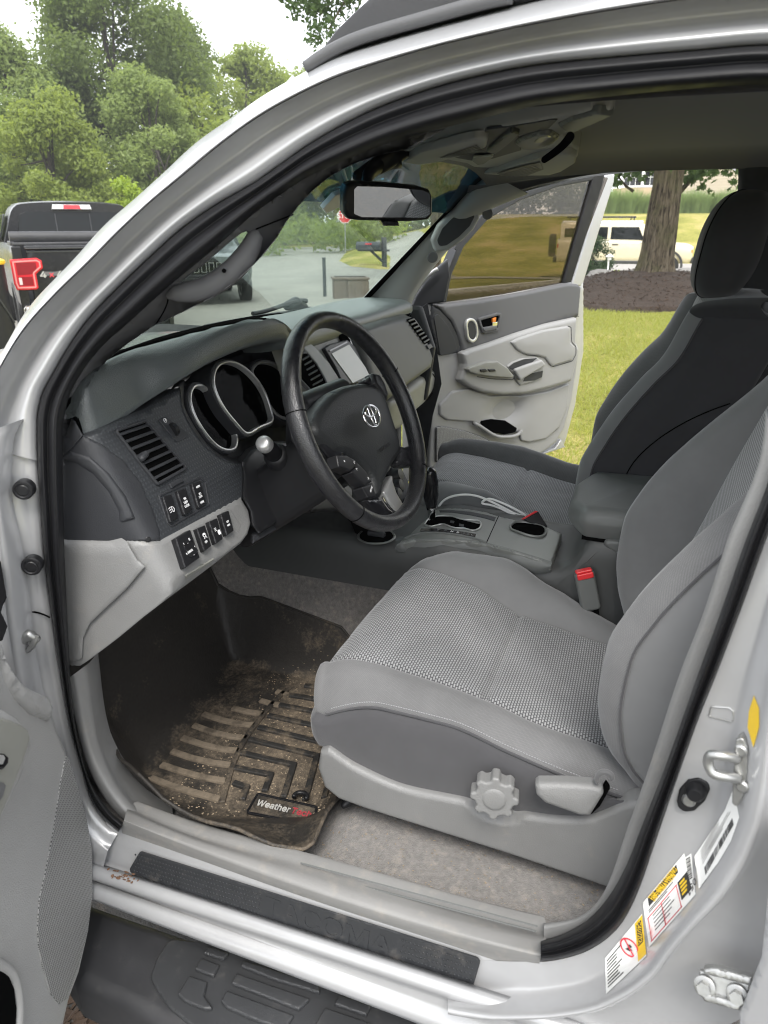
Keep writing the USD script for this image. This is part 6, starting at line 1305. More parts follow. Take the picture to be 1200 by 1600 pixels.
# ring speaker with silver rim, inner handle
sr = Polygon(dl(ell([(403, 345), (408, 310), (425, 290), (445, 290), (465, 308), (476, 345), (478, 385), (465, 420), (445, 433), (425, 425), (410, 395)], 60), .02)).buffer(0)
tw = obj('tweeter', plate(DP, sr.buffer(-.010), .02, .004, edge=.012, off=.019), 'trim_dark', PD_, 50)
obj('ring', plate(DP, Polygon(sr.exterior.coords, [sr.buffer(-.011).exterior.coords]), .02, .004, edge=.01, off=.022), 'satin_silver', tw, 50)
hb = obj('door_handle', frame_plate(DP, dl([(478, 292), (500, 284), (595, 258), (612, 260), (615, 285), (600, 360), (585, 368), (520, 380), (505, 372), (490, 335)], .02), .010, .02, .003, .020, rnd=.006), 'trim_grey', PD_, 50)
obj('cup', plate(DP, dl([(495, 300), (598, 272), (590, 355), (515, 372)], .014), .004, off=.014), 'deep_black', hb, False)
obj('lever', plate(DP, dl([(505, 345), (560, 335), (588, 332), (586, 356), (520, 370), (508, 362)], .022), .01, .004, edge=.01, off=.024, rnd=.003), 'trim_grey', hb, 50)
obj('lock_tab', plate(DP, dl([(562, 290), (582, 285), (580, 310), (562, 314)], .02), .006, .001, off=.021), 'orange_plastic', hb, 40)
obj('lock_slide', plate(DP, dl([(560, 316), (590, 310), (588, 332), (560, 336)], .02), .006, .001, off=.021), 'chrome', hb, 40)
# armrest: cloth-smooth pad above, sweeping body below, pull cup, window switches
arm = plate(DP, dl([(385, 495), (440, 470), (560, 432), (700, 382), (880, 325), (1062, 285), (1055, 430), (1072, 470), (1060, 540), (1030, 660), (900, 700), (760, 735), (620, 742), (500, 725), (420, 690), (375, 655), (395, 600), (400, 560)], .03), .06, .015, edge=.012, off=.030, rnd=.006)
obj('armrest', arm, 'plastic_light', PD_, 60)
obj('pad', plate(DP, dl([(672, 430), (720, 405), (860, 360), (1010, 335), (1022, 345), (1025, 430), (1050, 455), (1050, 500), (1030, 540), (915, 574), (895, 555), (875, 525), (830, 512), (760, 505), (710, 478)], .04), .02, .009, edge=.012, off=.037, rnd=.004, puff=.004), 'plastic_light', PD_, 60)
obj('switch_plate', plate(DP, dl([(415, 590), (430, 575), (520, 545), (590, 540), (650, 580), (690, 630), (675, 642), (560, 634), (470, 620), (425, 605)], .045), .03, .006, edge=.012, off=.047, rnd=.004), 'plastic_warm', PD_, 50)
for P in ([(490, 590), (520, 586), (535, 600), (510, 608), (492, 602)], [(535, 588), (575, 588), (582, 600), (545, 604)]):
    obj('window_switch', plate(DP, dl(P, .05), .006, .002, edge=.01, off=.051), 'black_plastic', PD_, 40)
pc_ = obj('pull_cup', plate(DP, dl([(650, 575), (680, 548), (740, 525), (830, 520), (865, 545), (870, 600), (860, 640), (810, 665), (730, 685), (710, 665), (690, 620)], .04), .02, .006, edge=.012, off=.036, rnd=.006), 'plastic_light', PD_, 50)
obj('cavity', plate(DP, dl([(660, 575), (690, 552), (750, 530), (825, 524), (800, 545), (740, 565), (690, 592), (672, 590)], .04), .003, off=.0372), 'trim_dark', pc_, False)
obj('cavity', plate(DP, dl([(745, 660), (755, 635), (800, 612), (860, 598), (855, 635), (810, 655)], .04), .003, off=.0372), 'trim_dark', pc_, False)
obj('pull_bar', hullblob([DP.hit(*p, .044) for p in d5([(695, 595), (760, 572), (840, 545), (855, 560), (780, 605), (720, 640)])], [.008]*6, .01, 4), 'plastic_light', PD_, True)
# lower bowl and map pocket
obj('lower_panel', plate(DP, dl([(255, 800), (330, 720), (420, 700), (560, 745), (740, 745), (900, 715), (1020, 670), (1010, 800), (960, 930), (880, 1000), (780, 1020), (735, 1010), (720, 960), (560, 960), (450, 900), (300, 890), (258, 860)], .012), .02, .008, edge=.010, off=.008, rnd=.012, dz=bowl), 'plastic_light', PD_, 50)
obj('map_pocket', plate(DP, dl([(488, 895), (560, 882), (640, 890), (710, 935), (700, 960), (640, 972), (570, 962), (520, 935)], .014), .004, .002, edge=.02, off=.0105, rnd=.006), 'deep_black', PD_, 40)
obj('pocket_lip', tube([DP.hit(*p, .014) for p in spline(np.array(d5([(450, 905), (520, 945), (590, 982), (650, 985), (710, 970), (730, 945)])), 30)], .007, 10), 'plastic_light', PD_, True)
obj('speaker_grille', plate(DP, dl([(230, 930), (260, 922), (400, 950), (500, 985), (545, 1010), (540, 1040), (380, 1120), (230, 1130)], .006), .01, .004, edge=.02, off=.009, rnd=.006), 'grille_cloth_far', PD_, 50)
def gap(pl, P, off, r=.0011, par=None, closed_=True, n=90):
    Q = np.array(P+P[:1] if closed_ else P, float); Q = spline(Q, n, False)
    obj('panel_gap', tube([pl.hit(x, y, off) for x, y in Q], r, 5), 'deep_black', par or PD_)
gap(DP, d5([(672, 430), (720, 405), (860, 360), (1010, 335), (1022, 345), (1025, 430), (1050, 455), (1050, 500), (1030, 540), (915, 574), (895, 555), (875, 525), (830, 512), (760, 505), (710, 478)]), .0305)
gap(DP, d5([(385, 490), (440, 468), (560, 430), (700, 380), (880, 322), (1066, 278)]), .0125, closed_=False)
gap(DP, d5([(230, 930), (260, 922), (400, 950), (500, 985), (545, 1010), (540, 1040), (380, 1120), (230, 1130)]), .0015)
gap(DP, d5([(470, 632), (560, 645), (675, 650), (690, 640)]), .0305, closed_=False)
# window frame and glass
wf = [(705, 352)] 
def dpx(P, off=0.0): return DP.loc(P, off)
gl = dpx([(695, 472), (703, 430), (722, 385), (760, 342), (810, 312), (870, 291), (936, 275), (950, 278), (888, 440), (800, 458)], -.02)
dg = obj('window_glass', plate(DP, gl, .004, off=-.02), 'glass_tint', PD_, False)
obj('window_seal', plate(DP, dpx([(928, 274), (945, 272), (941, 290), (893, 441), (880, 443)], -.012), .02, .003, edge=.03, off=-.012), 'rubber', PD_, 40)
obj('window_frame', plate(DP, dpx([(945, 272), (958, 271), (957, 285), (910, 440), (905, 447), (890, 446)], -.03), .03, .006, edge=.03, off=-.022), 'silver_paint', PD_, 40)
obj('window_frame', plate(DP, dpx([(944, 278), (938, 268), (870, 283), (805, 303), (752, 335), (712, 378), (690, 428), (684, 472), (696, 472), (704, 430), (723, 386), (761, 343), (811, 313), (870, 292)], -.02), .025, .004, edge=.03, off=-.014), 'trim_dark', PD_, 40)
obj('frame_strip', tube([PX(x, y, .78) for x, y in spline([(640, 476), (652, 452), (668, 432), (684, 420)], 14)], .006, 10), 'satin_silver', PD_, True)
obj('front_post', panel([(640, 486), (650, 462), (664, 440), (682, 420), (700, 405), (703, 430), (695, 472), (668, 476), (650, 500)], lambda x, y: PX(x, y, .80+(640-x)*0), th=.02, back=(.9, .4, 0), r=(3, .006), edge=8), 'trim_dark', PD_, 40)
obj('hinge_side', panel([(650, 486), (668, 474), (684, 556), (690, 600), (676, 650), (662, 740), (672, 760), (640, 760), (640, 640)], lambda x, y: PX(x, y, .79), th=.02, back=(.9, .4, 0), edge=20), 'trim_dark', PD_, 40)
# ================================================================ driver's door, standing open, at the lower left
hb2 = math.radians(70); dd_ = np.array([-math.sin(hb2), -math.cos(hb2), 0]); h2 = np.array([-.855, .69, .8])
DD = Plane(h2, unit([math.cos(hb2), -math.sin(hb2), 0])); DD.ex, DD.ey = -dd_, np.array([0, 0, 1.0])
DR = xpart(TRUCK, 'front_door', 'driver door standing open at the lower left, grey lining')
def q5(P): return [(x/3.635, 860+y/3.636) for x, y in P]
def q8(P): return [(x/2, 1060+y/2) for x, y in P]
ed = q5([(-700, 300), (-300, 380), (-60, 500), (18, 515), (45, 610), (85, 690), (150, 770), (215, 800), (290, 832), (318, 900), (350, 1000), (400, 1120), (440, 1240)]) + q8([(262, 340), (285, 430), (297, 560), (298, 680), (285, 800), (255, 930), (225, 1010), (205, 1100), (190, 1300), (-600, 1500)])
dlin = obj('lining', plate(DD, DD.loc(ed), .05, .02, edge=.03, off=0), 'plastic_light', DR, 60)
obj('outer_skin', plate(DD, Polygon(DD.loc(ed, -.05)).buffer(-.004), .05, .01, edge=.08, off=-.055), 'silver_paint', DR, 60)
obj('upper_step', plate(DD, DD.loc(q5([(-500, 250), (-100, 480), (18, 520), (48, 620), (90, 690), (150, 765), (215, 800), (290, 832), (310, 890), (290, 970), (200, 930), (120, 850), (70, 760), (40, 650), (-20, 560), (-500, 400)]), .008), .02, .010, edge=.02, off=.010), 'plastic_light', DR, 60)
obj('armrest', plate(DD, DD.loc(q5([(-500, 880), (-60, 870), (0, 875), (70, 900), (140, 945), (185, 1000), (208, 1060), (205, 1130), (150, 1290), (60, 1480), (-20, 1640), (-500, 1700)]), .05), .07, .018, edge=.016, off=.05), 'plastic_light', DR, 60)
obj('switch_plate', plate(DD, DD.loc(q5([(-500, 940), (-20, 945), (60, 960), (120, 985), (160, 1015), (172, 1060), (150, 1150), (80, 1330), (-10, 1550), (-500, 1650)]), .056), .02, .004, edge=.016, off=.057), 'plastic_warm', DR, 60)
ws_ = obj('window_switch', plate(DD, DD.loc(q5([(-30, 1150), (20, 1155), (42, 1175), (40, 1210), (10, 1245), (-30, 1245)]), .06), .008, .002, edge=.008, off=.062, rnd=.002), 'black_gloss', DR, 50)
obj('rocker', plate(DD, DD.loc(q5([(-30, 1158), (15, 1162), (25, 1180), (10, 1215), (-30, 1215)]), .063), .003, .001, edge=.008, off=.0645), 'satin_silver', ws_, 50)
obj('pull_slot', plate(DD, DD.loc(q5([(-40, 1315), (15, 1318), (28, 1335), (10, 1400), (-40, 1470)]), .058), .003, .001, edge=.01, off=.0595), 'trim_grey', DR, 50)
sg_ = q8([(215, 240), (225, 262), (250, 340), (275, 430), (292, 540), (294, 670), (280, 790), (250, 900), (215, 1000), (192, 1018), (165, 985), (140, 900), (128, 840), (124, 780), (130, 690), (150, 600), (175, 470), (195, 330), (208, 262)])
obj('speaker_grille', plate(DD, DD.loc(sg_, .004), .002, .0, edge=.02, off=.0016), 'grille_cloth', DR, 50)
obj('map_pocket', plate(DD, DD.loc(q8([(-200, 880), (0, 900), (30, 925), (48, 970), (55, 1030), (52, 1100), (-200, 1200)]), .004), .004, .002, edge=.02, off=.0035, rnd=.004), 'deep_black', DR, 50)
obj('pocket_lip', tube([DD.hit(*p, .002) for p in spline(np.array(q8([(-60, 880), (0, 895), (34, 920), (52, 965), (59, 1030), (54, 1110)])), 30)], .006, 10), 'plastic_light', DR, True)
obj('front_gasket', plate(DD, DD.loc(q5([(-60, 250), (-5, 30), (10, 60), (30, 190), (45, 270), (20, 320), (12, 350), (50, 430), (20, 515), (-60, 520)]), -.02), .03, .003, edge=.03, off=-.02), 'rubber', DR, 40)
# ================================================================ roof fairing / rack front
RFP = [(480, 108), (478, 100), (500, 72), (520, 45), (545, 20), (570, -3), (600, -30), (660, -60), (900, -80), (1000, -70), (960, -28), (830, -4), (720, 24), (600, 58), (520, 86)]
def rfx(px, py): return side(px, py, .045) if False else PX(px, py, -.56+.05*ss(800-py, 700, 830))
rfm = obj('roof_fairing', panel(RFP, lambda x, y: PX(x, y, float(-.545)), th=.25, back=(1, .0, .0), r=(8, .02), edge=16), 'trim_dark' if False else 'rubber_dusty', TRUCK, 50)
obj('base_strip', tube([PX(x, y, -.553) for x, y in spline([(478, 106), (500, 90), (540, 68), (600, 47), (660, 30), (720, 13), (800, -6)], 40)], .007, 10), 'trim_grey', rfm, True)
# ================================================================ the street, lawns and woods around
def terrain(x, y):
    x, y = np.asarray(x, float), np.asarray(y, float)
    r = np.hypot(x+1.4, y); a = np.arctan2(y, x+1.4)
    w = 1-ss(a, .20, .42)
    w = w*ss(a, -1.6, -1.2)
    z = w*(-.2*ss(r, 22, 25)*(1-ss(r, 29, 33)) + .25*ss(r, 5, 11)*(1-ss(r, 18, 25)) + 2.1*ss(r, 29, 44))
    z = z - .14*ss(a, .35, .6)*ss(r, 5, 9)*(a < 2.6)
    z = z + 1.2*ss(r, 46, 80)*ss(a, .5, .8)*(1-ss(a, 1.6, 2.2))
    return z
TREE = PD(1024, 428, 13.0)
def ground(x, y):
    d = np.hypot(np.asarray(x)-TREE[0], np.asarray(y)-TREE[1])
    return terrain(x, y) + .42*(1-ss(d, .3, 2.7))
mk('lawn', {'g': ('geometry', {}), 'n1': ('noise_texture', {'scale': .45, 'detail': 6, 'roughness': .65}), 'n2': ('noise_texture', {'scale': 26, 'detail': 5, 'roughness': .7}),
    'r1': ('rgb_ramp', {'ramp': [(.34, (.19, .20, .05)), (.50, (.31, .30, .09)), (.66, (.48, .39, .19))]}), 'r2': ('rgb_ramp', {'ramp': [(.3, (.5, .52, .45)), (.7, (1.25, 1.2, 1.05))]}), 'm': ('mix', {'mix_type': 'multiply', 'fac': 1.0}),
    'b': ('bump', {'strength': .9, 'distance': .06}), 'p': ('principled_bsdf', {'roughness': .95, 'specular_ior_level': .1})},
   [('g.position', 'n1.vector'), ('g.position', 'n2.vector'), ('n1.fac', 'r1.fac'), ('n2.fac', 'r2.fac'), ('r1.color', 'm.color1'), ('r2.color', 'm.color2'), ('m.color', 'p.base_color'), ('n2.fac', 'b.height'), ('b.normal', 'p.normal')])
def leafmat(name, lo, hi, sc=1.6, tr=.4):
    mk(name, {'g': ('geometry', {}), 'n': ('noise_texture', {'scale': sc, 'detail': 4}), 'ma': ('math', {'math_type': 'multiply_add', 'value2': .55}), 'sh': ('math', {'math_type': 'multiply_add', 'value2': .6, 'value3': -.08}), 'r': ('rgb_ramp', {'ramp': [(.25, lo), (.8, hi)]}),
        'p': ('principled_bsdf', {'roughness': .5, 'specular_ior_level': .35}), 't': ('translucent_bsdf', {}), 'm': ('mix_closure', {'fac': tr}), 'hs': ('hsv', {'value': 1.7, 'saturation': 1.1, 'hue': .49})},
       [('g.position', 'n.vector'), ('n.fac', 'sh.value1'), ('g.random_per_island', 'ma.value1'), ('sh.value', 'ma.value3'), ('ma.value', 'r.fac'), ('r.color', 'p.base_color'), ('r.color', 'hs.color'), ('hs.color', 't.color'), ('p.BSDF', 'm.closure1'), ('t.BSDF', 'm.closure2')], surface='m.closure')
leafmat('leaf_oak', (.10, .138, .038), (.30, .345, .11), 1.6, .5)
leafmat('leaf_light', (.17, .215, .05), (.43, .47, .15), 1.6, .5)
leafmat('leaf_pale', (.17, .22, .07), (.43, .48, .19), 1.6, .5)
leafmat('leaf_bright', (.20, .27, .04), (.34, .42, .08))
leafmat('leaf_dark', (.11, .14, .065), (.24, .29, .135), 1.6, .5)
leafmat('leaf_maple', (.05, .085, .025), (.15, .22, .06), 3.0)
leafmat('leaf_box', (.030, .055, .020), (.075, .12, .04), 6.0)
leafmat('grass_blade', (.22, .24, .055), (.56, .47, .20), .7, .35)
leafmat('reed', (.16, .22, .085), (.32, .37, .17), 3.0)
mk('bark', {'g': ('geometry', {}), 'mp': ('mapping', {'scale': (1, 1, .16)}), 'n': ('noise_texture', {'scale': 26, 'detail': 7, 'roughness': .62, 'distortion': .6}), 'n2': ('noise_texture', {'scale': 3.5, 'detail': 4}), 'r': ('rgb_ramp', {'ramp': [(.36, (.018, .014, .010)), (.5, (.085, .068, .047)), (.7, (.16, .135, .10))]}),
    'mo': ('mix', {'color2': (.10, .10, .045)}), 'mr': ('map_range', {'from_min': .48, 'from_max': .7, 'to_min': 0., 'to_max': .5, 'clamp': True}), 'b': ('bump', {'strength': 1.0, 'distance': .06}), 'p': ('principled_bsdf', {'roughness': .95, 'specular_ior_level': .2})},
   [('g.position', 'mp.vector'), ('mp.vector', 'n.vector'), ('g.position', 'n2.vector'), ('n.fac', 'r.fac'), ('n2.fac', 'mr.value'), ('mr.result', 'mo.fac'), ('r.color', 'mo.color1'), ('mo.color', 'p.base_color'), ('n.fac', 'b.height'), ('b.normal', 'p.normal')])
plain('bark_dark', (.045, .038, .032), .95, bump=.8, scale=20, var=.3, vscale=3, bump_d=.03)
plain('mulch', (.028, .0165, .0095), .95, bump=1.0, scale=60, var=.5, vscale=26, bump_d=.02)
plain('mulch_chip', (.042, .0255, .0155), .9, var=.6, vscale=18)
plain('asphalt_near', (.055, .053, .050), .9, bump=.7, scale=160, var=.3, vscale=30, dirt=((.11, .085, .06), .3, 14), bump_d=.006)
plain('road', (.23, .22, .195), .9, bump=.4, scale=60, var=.16, vscale=.6, bump_d=.004, dirt=((.09, .085, .08), .15, .35))
plain('concrete', (.26, .245, .225), .9, bump=.3, scale=60, var=.12, vscale=2)
plain('siding', (.42, .36, .28), .6, var=.03, vscale=2)
plain('stucco', (.47, .36, .25), .9, bump=.4, scale=60, var=.08, vscale=3)
plain('roof_shingle', (.10, .09, .085), .9, bump=.6, scale=30, var=.2, vscale=6)
plain('stone', (.16, .152, .14), .9, bump=.6, scale=30, var=.25, vscale=8)
plain('tyre', (.012, .012, .012), .8)
plain('alloy', (.40, .40, .41), .35, metal=.8)
plain('bumper_chrome', (.55, .52, .46), .25, metal=.9, var=.15, vscale=8)
plain('lens_red', (.50, .015, .025), .12, spec=.7)
plain('lens_red_dark', (.20, .01, .015), .15)
plain('lens_clear', (.6, .5, .5), .15)
plain('sign_red', (.55, .02, .03), .4)
plain('bin_brown', (.13, .10, .08), .6, var=.1)
plain('post_dark', (.03, .035, .04), .6)
# ground sheet out to the horizon
gx = np.r_[np.linspace(-400, -20, 18), np.linspace(-16, 40, 100), np.linspace(44, 120, 40), np.linspace(140, 420, 12)]
gy = np.r_[np.linspace(-400, -30, 18), np.linspace(-26, 40, 90), np.linspace(44, 130, 40), np.linspace(150, 420, 12)]
GX, GY = np.meshgrid(gx, gy); GZ = ground(GX, GY) - .012
obj('lawn', grid(np.stack([GX, GY, GZ], -1)), 'lawn', smooth=True, kind='structure')
def strip_(P, z0, name, mat_, th=None, nx=30):
    p = Polygon(P); v, f = tri2d(p, 1.2); V = np.c_[v, terrain(v[:, 0], v[:, 1])+z0]
    a = V[f]; ar = np.cross(a[:, 1]-a[:, 0], a[:, 2]-a[:, 0]); f = np.where((ar[:, 2] < 0)[:, None], f[:, ::-1], f)
    obj(name, trimesh.Trimesh(V, f, process=False), mat_, smooth=True, kind='structure')
# the driveway the truck stands on, and the road beyond it
strip_([(-9, -9), (1.7, -9), (1.7, 6.2), (3.2, 9.2), (-9, 9.2)], .002, 'driveway', 'asphalt_near')
def rp(px, py): q = PZ(px, py, -.13); return (q[0], q[1])
strip_([(-9, 9.0), (3.4, 9.0), rp(590, 478), rp(640, 440), (17.5, 5.6), (23, 6.2), rp(650, 396), rp(660, 391), rp(640, 387), rp(470, 388), rp(380, 391), (12, 30), (-30, 34), (-30, 9.0)], .006, 'road', 'road')
strip_([(17.6, 1.9), (19.5, 1.9), (20.0, 5.4), (17.8, 5.4)], .010, 'neighbour_path', 'concrete')
fjx = PD(960, 408, 27)
strip_([(fjx[0]-1.2, fjx[1]-9), (fjx[0]+1.6, fjx[1]-9), (fjx[0]+1.6, fjx[1]+1.6), (fjx[0]-1.2, fjx[1]+1.6)], .02, 'neighbour_driveway', 'concrete')
isl = [rp(548, 398), rp(575, 402), rp(600, 412), rp(596, 424), rp(560, 421), rp(540, 412)]
v, f = tri2d(Polygon(isl).buffer(.3), .4, .5); V = np.c_[v, terrain(v[:, 0], v[:, 1])+.10*np.clip(shapely.distance(shapely.points(v), Polygon(isl).buffer(.3).boundary)/.5, 0, 1)+.008]
obj('verge', trimesh.Trimesh(V, f), 'lawn', smooth=True, kind='structure')
# debris on the driveway by the step
rg = np.random.default_rng(3); g = []
for k in range(260):
    q = PZ(rg.uniform(95, 260), rg.uniform(1540, 1640), .004); s = rg.uniform(.003, .012)
    g.append(trimesh.creation.box((s, s*rg.uniform(1, 4), s*.5)).apply_transform(rotm([0, 0, 1], rg.uniform(0, 3))).apply_transform(rotm([1, 0, 0], rg.normal()*.3)).apply_translation(q+[0, 0, s*.3]))
obj('driveway_litter', cat(g), 'mulch_chip', smooth=False, kind='stuff', label='bits of bark and leaf litter on the driveway beside the step', cat='litter')
# grass blades on the near lawn
rg = np.random.default_rng(7); N = 70000
bx_, by_ = rg.uniform(2.0, 12.5, N), rg.uniform(-1.6, 3.4, N)
d = np.hypot(bx_-TREE[0], by_-TREE[1]); keep = (d > 2.62) & (np.hypot(bx_+1.4, by_) > 3.2); bx_, by_ = bx_[keep], by_[keep]; n = len(bx_)
bz = ground(bx_, by_)-.012; h = rg.uniform(.03, .075, n); w = rg.uniform(.003, .007, n); an = rg.uniform(0, 2*np.pi, n); ln = rg.normal(0, .6, (n, 2))*h[:, None]
base = np.stack([bx_, by_, bz], 1); ox = np.stack([np.cos(an)*w, np.sin(an)*w, np.zeros(n)], 1); tip = base+np.stack([ln[:, 0], ln[:, 1], h], 1)
obj('lawn_grass', trimesh.Trimesh(np.stack([base-ox, base+ox, tip], 1).reshape(-1, 3), np.arange(3*n).reshape(-1, 3), process=False), 'grass_blade', smooth=False, kind='stuff', label='mown grass blades of the front lawn beyond the passenger door', cat='grass')
# ---------------------------------------------------------------- trees
def leaves(centres, radii, count, size, seed, flat=.75, droop=.2, outward=.6):
    """leaf faces spread through the clumps of a crown"""
    rg = np.random.default_rng(seed); V, cs, rs = [], np.asarray(centres), np.asarray(radii)
    pr = rs**2; idx = rg.choice(len(cs), count, p=pr/pr.sum())
    dv = rg.normal(size=(count, 3)); dv /= np.linalg.norm(dv, axis=1, keepdims=True)
    rad = rs[idx]*rg.uniform(.3, 1.0, count)**.5*np.clip(rg.normal(1.0, .20, count), .5, 1.6)
    p = cs[idx] + dv*rad[:, None]*[1, 1, flat]
    nrm = dv*outward + rg.normal(size=(count, 3))*.55 + [0, 0, .35]; nrm /= np.linalg.norm(nrm, axis=1, keepdims=True)
    a = np.cross(nrm, rg.normal(size=(count, 3))); a /= np.linalg.norm(a, axis=1, keepdims=True)+1e-9; b = np.cross(nrm, a)
    s = size*rg.uniform(.55, 1.3, count)[:, None]
    P = np.stack([p-a*s*.9, p-b*s*.45+nrm*s*.1, p+a*s*.9-[0, 0, droop]*s, p+b*s*.45+nrm*s*.1], 1).reshape(-1, 3)
    i = np.arange(count)*4
    return trimesh.Trimesh(P, np.vstack([np.stack([i, i+1, i+2], 1), np.stack([i, i+2, i+3], 1)]), process=False)
def crown(c, r, hgt, k, seed, lumps=.34, top=.75):
    rg = np.random.default_rng(seed); cs, rs = [], []
    for _ in range(k):
        t = rg.uniform(0, 1); prof = (math.sin(math.pi*min(1, .16+.84*t**top)))**.62
        a = rg.uniform(0, 2*np.pi); rr = r*prof*rg.uniform(.35, 1.0)**.6
        cs.append([c[0]+rr*math.cos(a), c[1]+rr*math.sin(a), c[2]+hgt*t+rg.normal()*hgt*.03]); rs.append(r*lumps*rg.uniform(.55, 1.25))
    return np.array(cs), np.array(rs)
def tree(name, label, base, H, R_, crown_from, mat_, n, leaf, seed, trunk=.28, k=46, group=None, bark='bark_dark', lumps=.34, limbs=9):
    t = thing(name, label, 'tree', base, 0, group)
    cs, rs = crown((0, 0, H*crown_from), R_, H*(1-crown_from)*.95, k, seed, lumps)
    rg = np.random.default_rng(seed+1); L = [tube([[0, 0, -.3], [.0, .02, H*.2], [rg.normal()*.2, rg.normal()*.2, H*.55], [rg.normal()*.3, rg.normal()*.3, H*.92]], [trunk*1.3, trunk, trunk*.6, trunk*.12], 9, n=None)]
    for i in rg.choice(len(cs), min(limbs, len(cs)), replace=False):
        z0 = H*rg.uniform(.25, .6); q = cs[i]; L.append(tube([[0, 0, z0], [q[0]*.45, q[1]*.45, z0+(q[2]-z0)*.6], q], [trunk*.42, trunk*.25, trunk*.06], 6))
    obj('trunk', cat(L), bark, t, True); obj('crown', leaves(cs, rs, n, leaf, seed+2), mat_, t, False)
    return t
def at(px, t): q = PD(px, 352, t); return (q[0], q[1], float(terrain(q[0], q[1]))-.05)
tree('oak_tree', 'tallest dark green oak tree rising behind the black pickup', at(205, 46), 18.5, 5.2, .06, 'leaf_oak', 80000, .165, 11, .22, 110, limbs=14, lumps=.30)
tree('oak_tree', 'dark oak crown just right of the tallest tree, its lower neighbour', at(305, 52), 14.5, 4.2, .08, 'leaf_oak', 34000, .16, 12, .26, 46, lumps=.3)
tree('leafy_tree', 'pale green leafy tree at the left edge behind the black pickup', at(40, 41), 11.2, 4.2, .04, 'leaf_pale', 36000, .15, 13, .24, 60, lumps=.3)
tree('leafy_tree', 'light green tree with drooping boughs between the left edge and the oak', at(95, 36), 8.0, 2.9, .02, 'leaf_light', 26000, .125, 14, .18, 50, lumps=.3)
tree('leafy_tree', 'light green tree at the foot of the tall oak', at(255, 40), 9.6, 2.9, .05, 'leaf_pale', 22000, .13, 15, .18, 46, lumps=.3)
tree('leafy_tree', 'broad yellow green tree right of the oaks, above the windshield pillar', at(395, 60), 14.5, 6.0, .08, 'leaf_light', 40000, .19, 16, .3, 60, lumps=.26)
tree('leafy_tree', 'far yellow green tree under the hanging maple leaves', at(470, 66), 14.5, 5.0, .1, 'leaf_light', 20000, .2, 17, .3, 40)
tree('leafy_tree', 'small bright yellow green shrub tree above the black pickup roof', at(208, 27), 3.6, .85, .12, 'leaf_bright', 3200, .10, 18, .06, 26, lumps=.42)
tree('leafy_tree', 'mid green tree low behind the shrub tree, beside the windshield pillar', at(330, 44), 9.0, 3.2, .06, 'leaf_light', 6000, .2, 19, .2, 40)
tree('leafy_tree', 'grey green tree at the outermost left of the wood', at(-30, 44), 10.8, 4.0, .06, 'leaf_pale', 7000, .22, 20, .2, 40)
# the wood behind: one mass
cs, rs = [], []
rg = np.random.default_rng(33)
for k in range(210):
    px = rg.uniform(-260, 900); t = rg.uniform(62, 84); q = PD(px, 352, t); cs.append([q[0], q[1], terrain(q[0], q[1])+rg.uniform(.5, 7.5 if px < 560 else 6.0)]); rs.append(rg.uniform(1.6, 3.2))
obj('far_wood', leaves(cs, rs, 60000, .3, 34), 'leaf_dark', smooth=False, kind='stuff', label='dark wood closing the view behind the street', cat='wood')
cs, rs = [], []
for k in range(90):
    px = rg.uniform(-150, 620); t = rg.uniform(38, 58); q = PD(px, 352, t); cs.append([q[0], q[1], terrain(q[0], q[1])+rg.uniform(.2, 1.5)]); rs.append(rg.uniform(.7, 1.5))
obj('undergrowth', leaves(cs, rs, 14000, .2, 35), 'leaf_light', smooth=False, kind='stuff', label='bushes along the edge of the wood', cat='bushes')
q = at(8, 26); b = thing('brown_bush', 'low brownish bush at the left edge behind the black pickup', 'bush', (q[0], q[1], q[2]))
plain('dry_leaf', (.16, .12, .06), .9, var=.4, vscale=5)
obj('foliage', leaves([(0, 0, .5), (.6, .3, .4), (-.5, -.2, .45), (.2, -.5, .6)], [.7, .5, .55, .5], 2200, .07, 36), 'dry_leaf', b, False)
# maple hanging over the truck's bonnet side, top centre of the picture
mp = PD(686, 150, 16); base = (mp[0], mp[1], float(terrain(mp[0], mp[1])))
mt = thing('maple_tree', 'maple tree whose leafy boughs hang above the roof fairing', 'tree', base)
def loc(px, py, t): return PD(px, py, t)-np.array(base)
cs = [loc(*q) for q in ((520, 0, 16), (480, -10, 16.5), (450, -18, 16.2), (500, 25, 16), (545, -30, 16), (512, 48, 15.8), (560, -80, 16), (620, -60, 17), (490, 62, 15.9), (470, 15, 16.1), (600, -130, 16.5), (690, -110, 16), (505, -60, 15.4), (440, -60, 16.4), (640, -180, 17), (720, -190, 16))]
rs = [.55, .5, .4, .45, .6, .30, .9, .9, .22, .32, 1.2, 1.2, .7, .6, 1.3, 1.3]
obj('crown', leaves(cs, rs, 12000, .075, 40, outward=.3), 'leaf_maple', mt, False)
obj('trunk', cat([tube([[0, 0, -.2], [.05, 0, 2.5], loc(620, -60, 16.6)], [.16, .14, .08], 10)] + [tube([loc(620, -60, 16.6), loc(580, -70, 16.2)*.5+loc(*q)*.5, loc(*q)], [.07, .04, .012], 6) for q in ((500, 25, 16), (450, -18, 16.2), (512, 48, 15.8), (690, -110, 16))]), 'bark', mt, True)
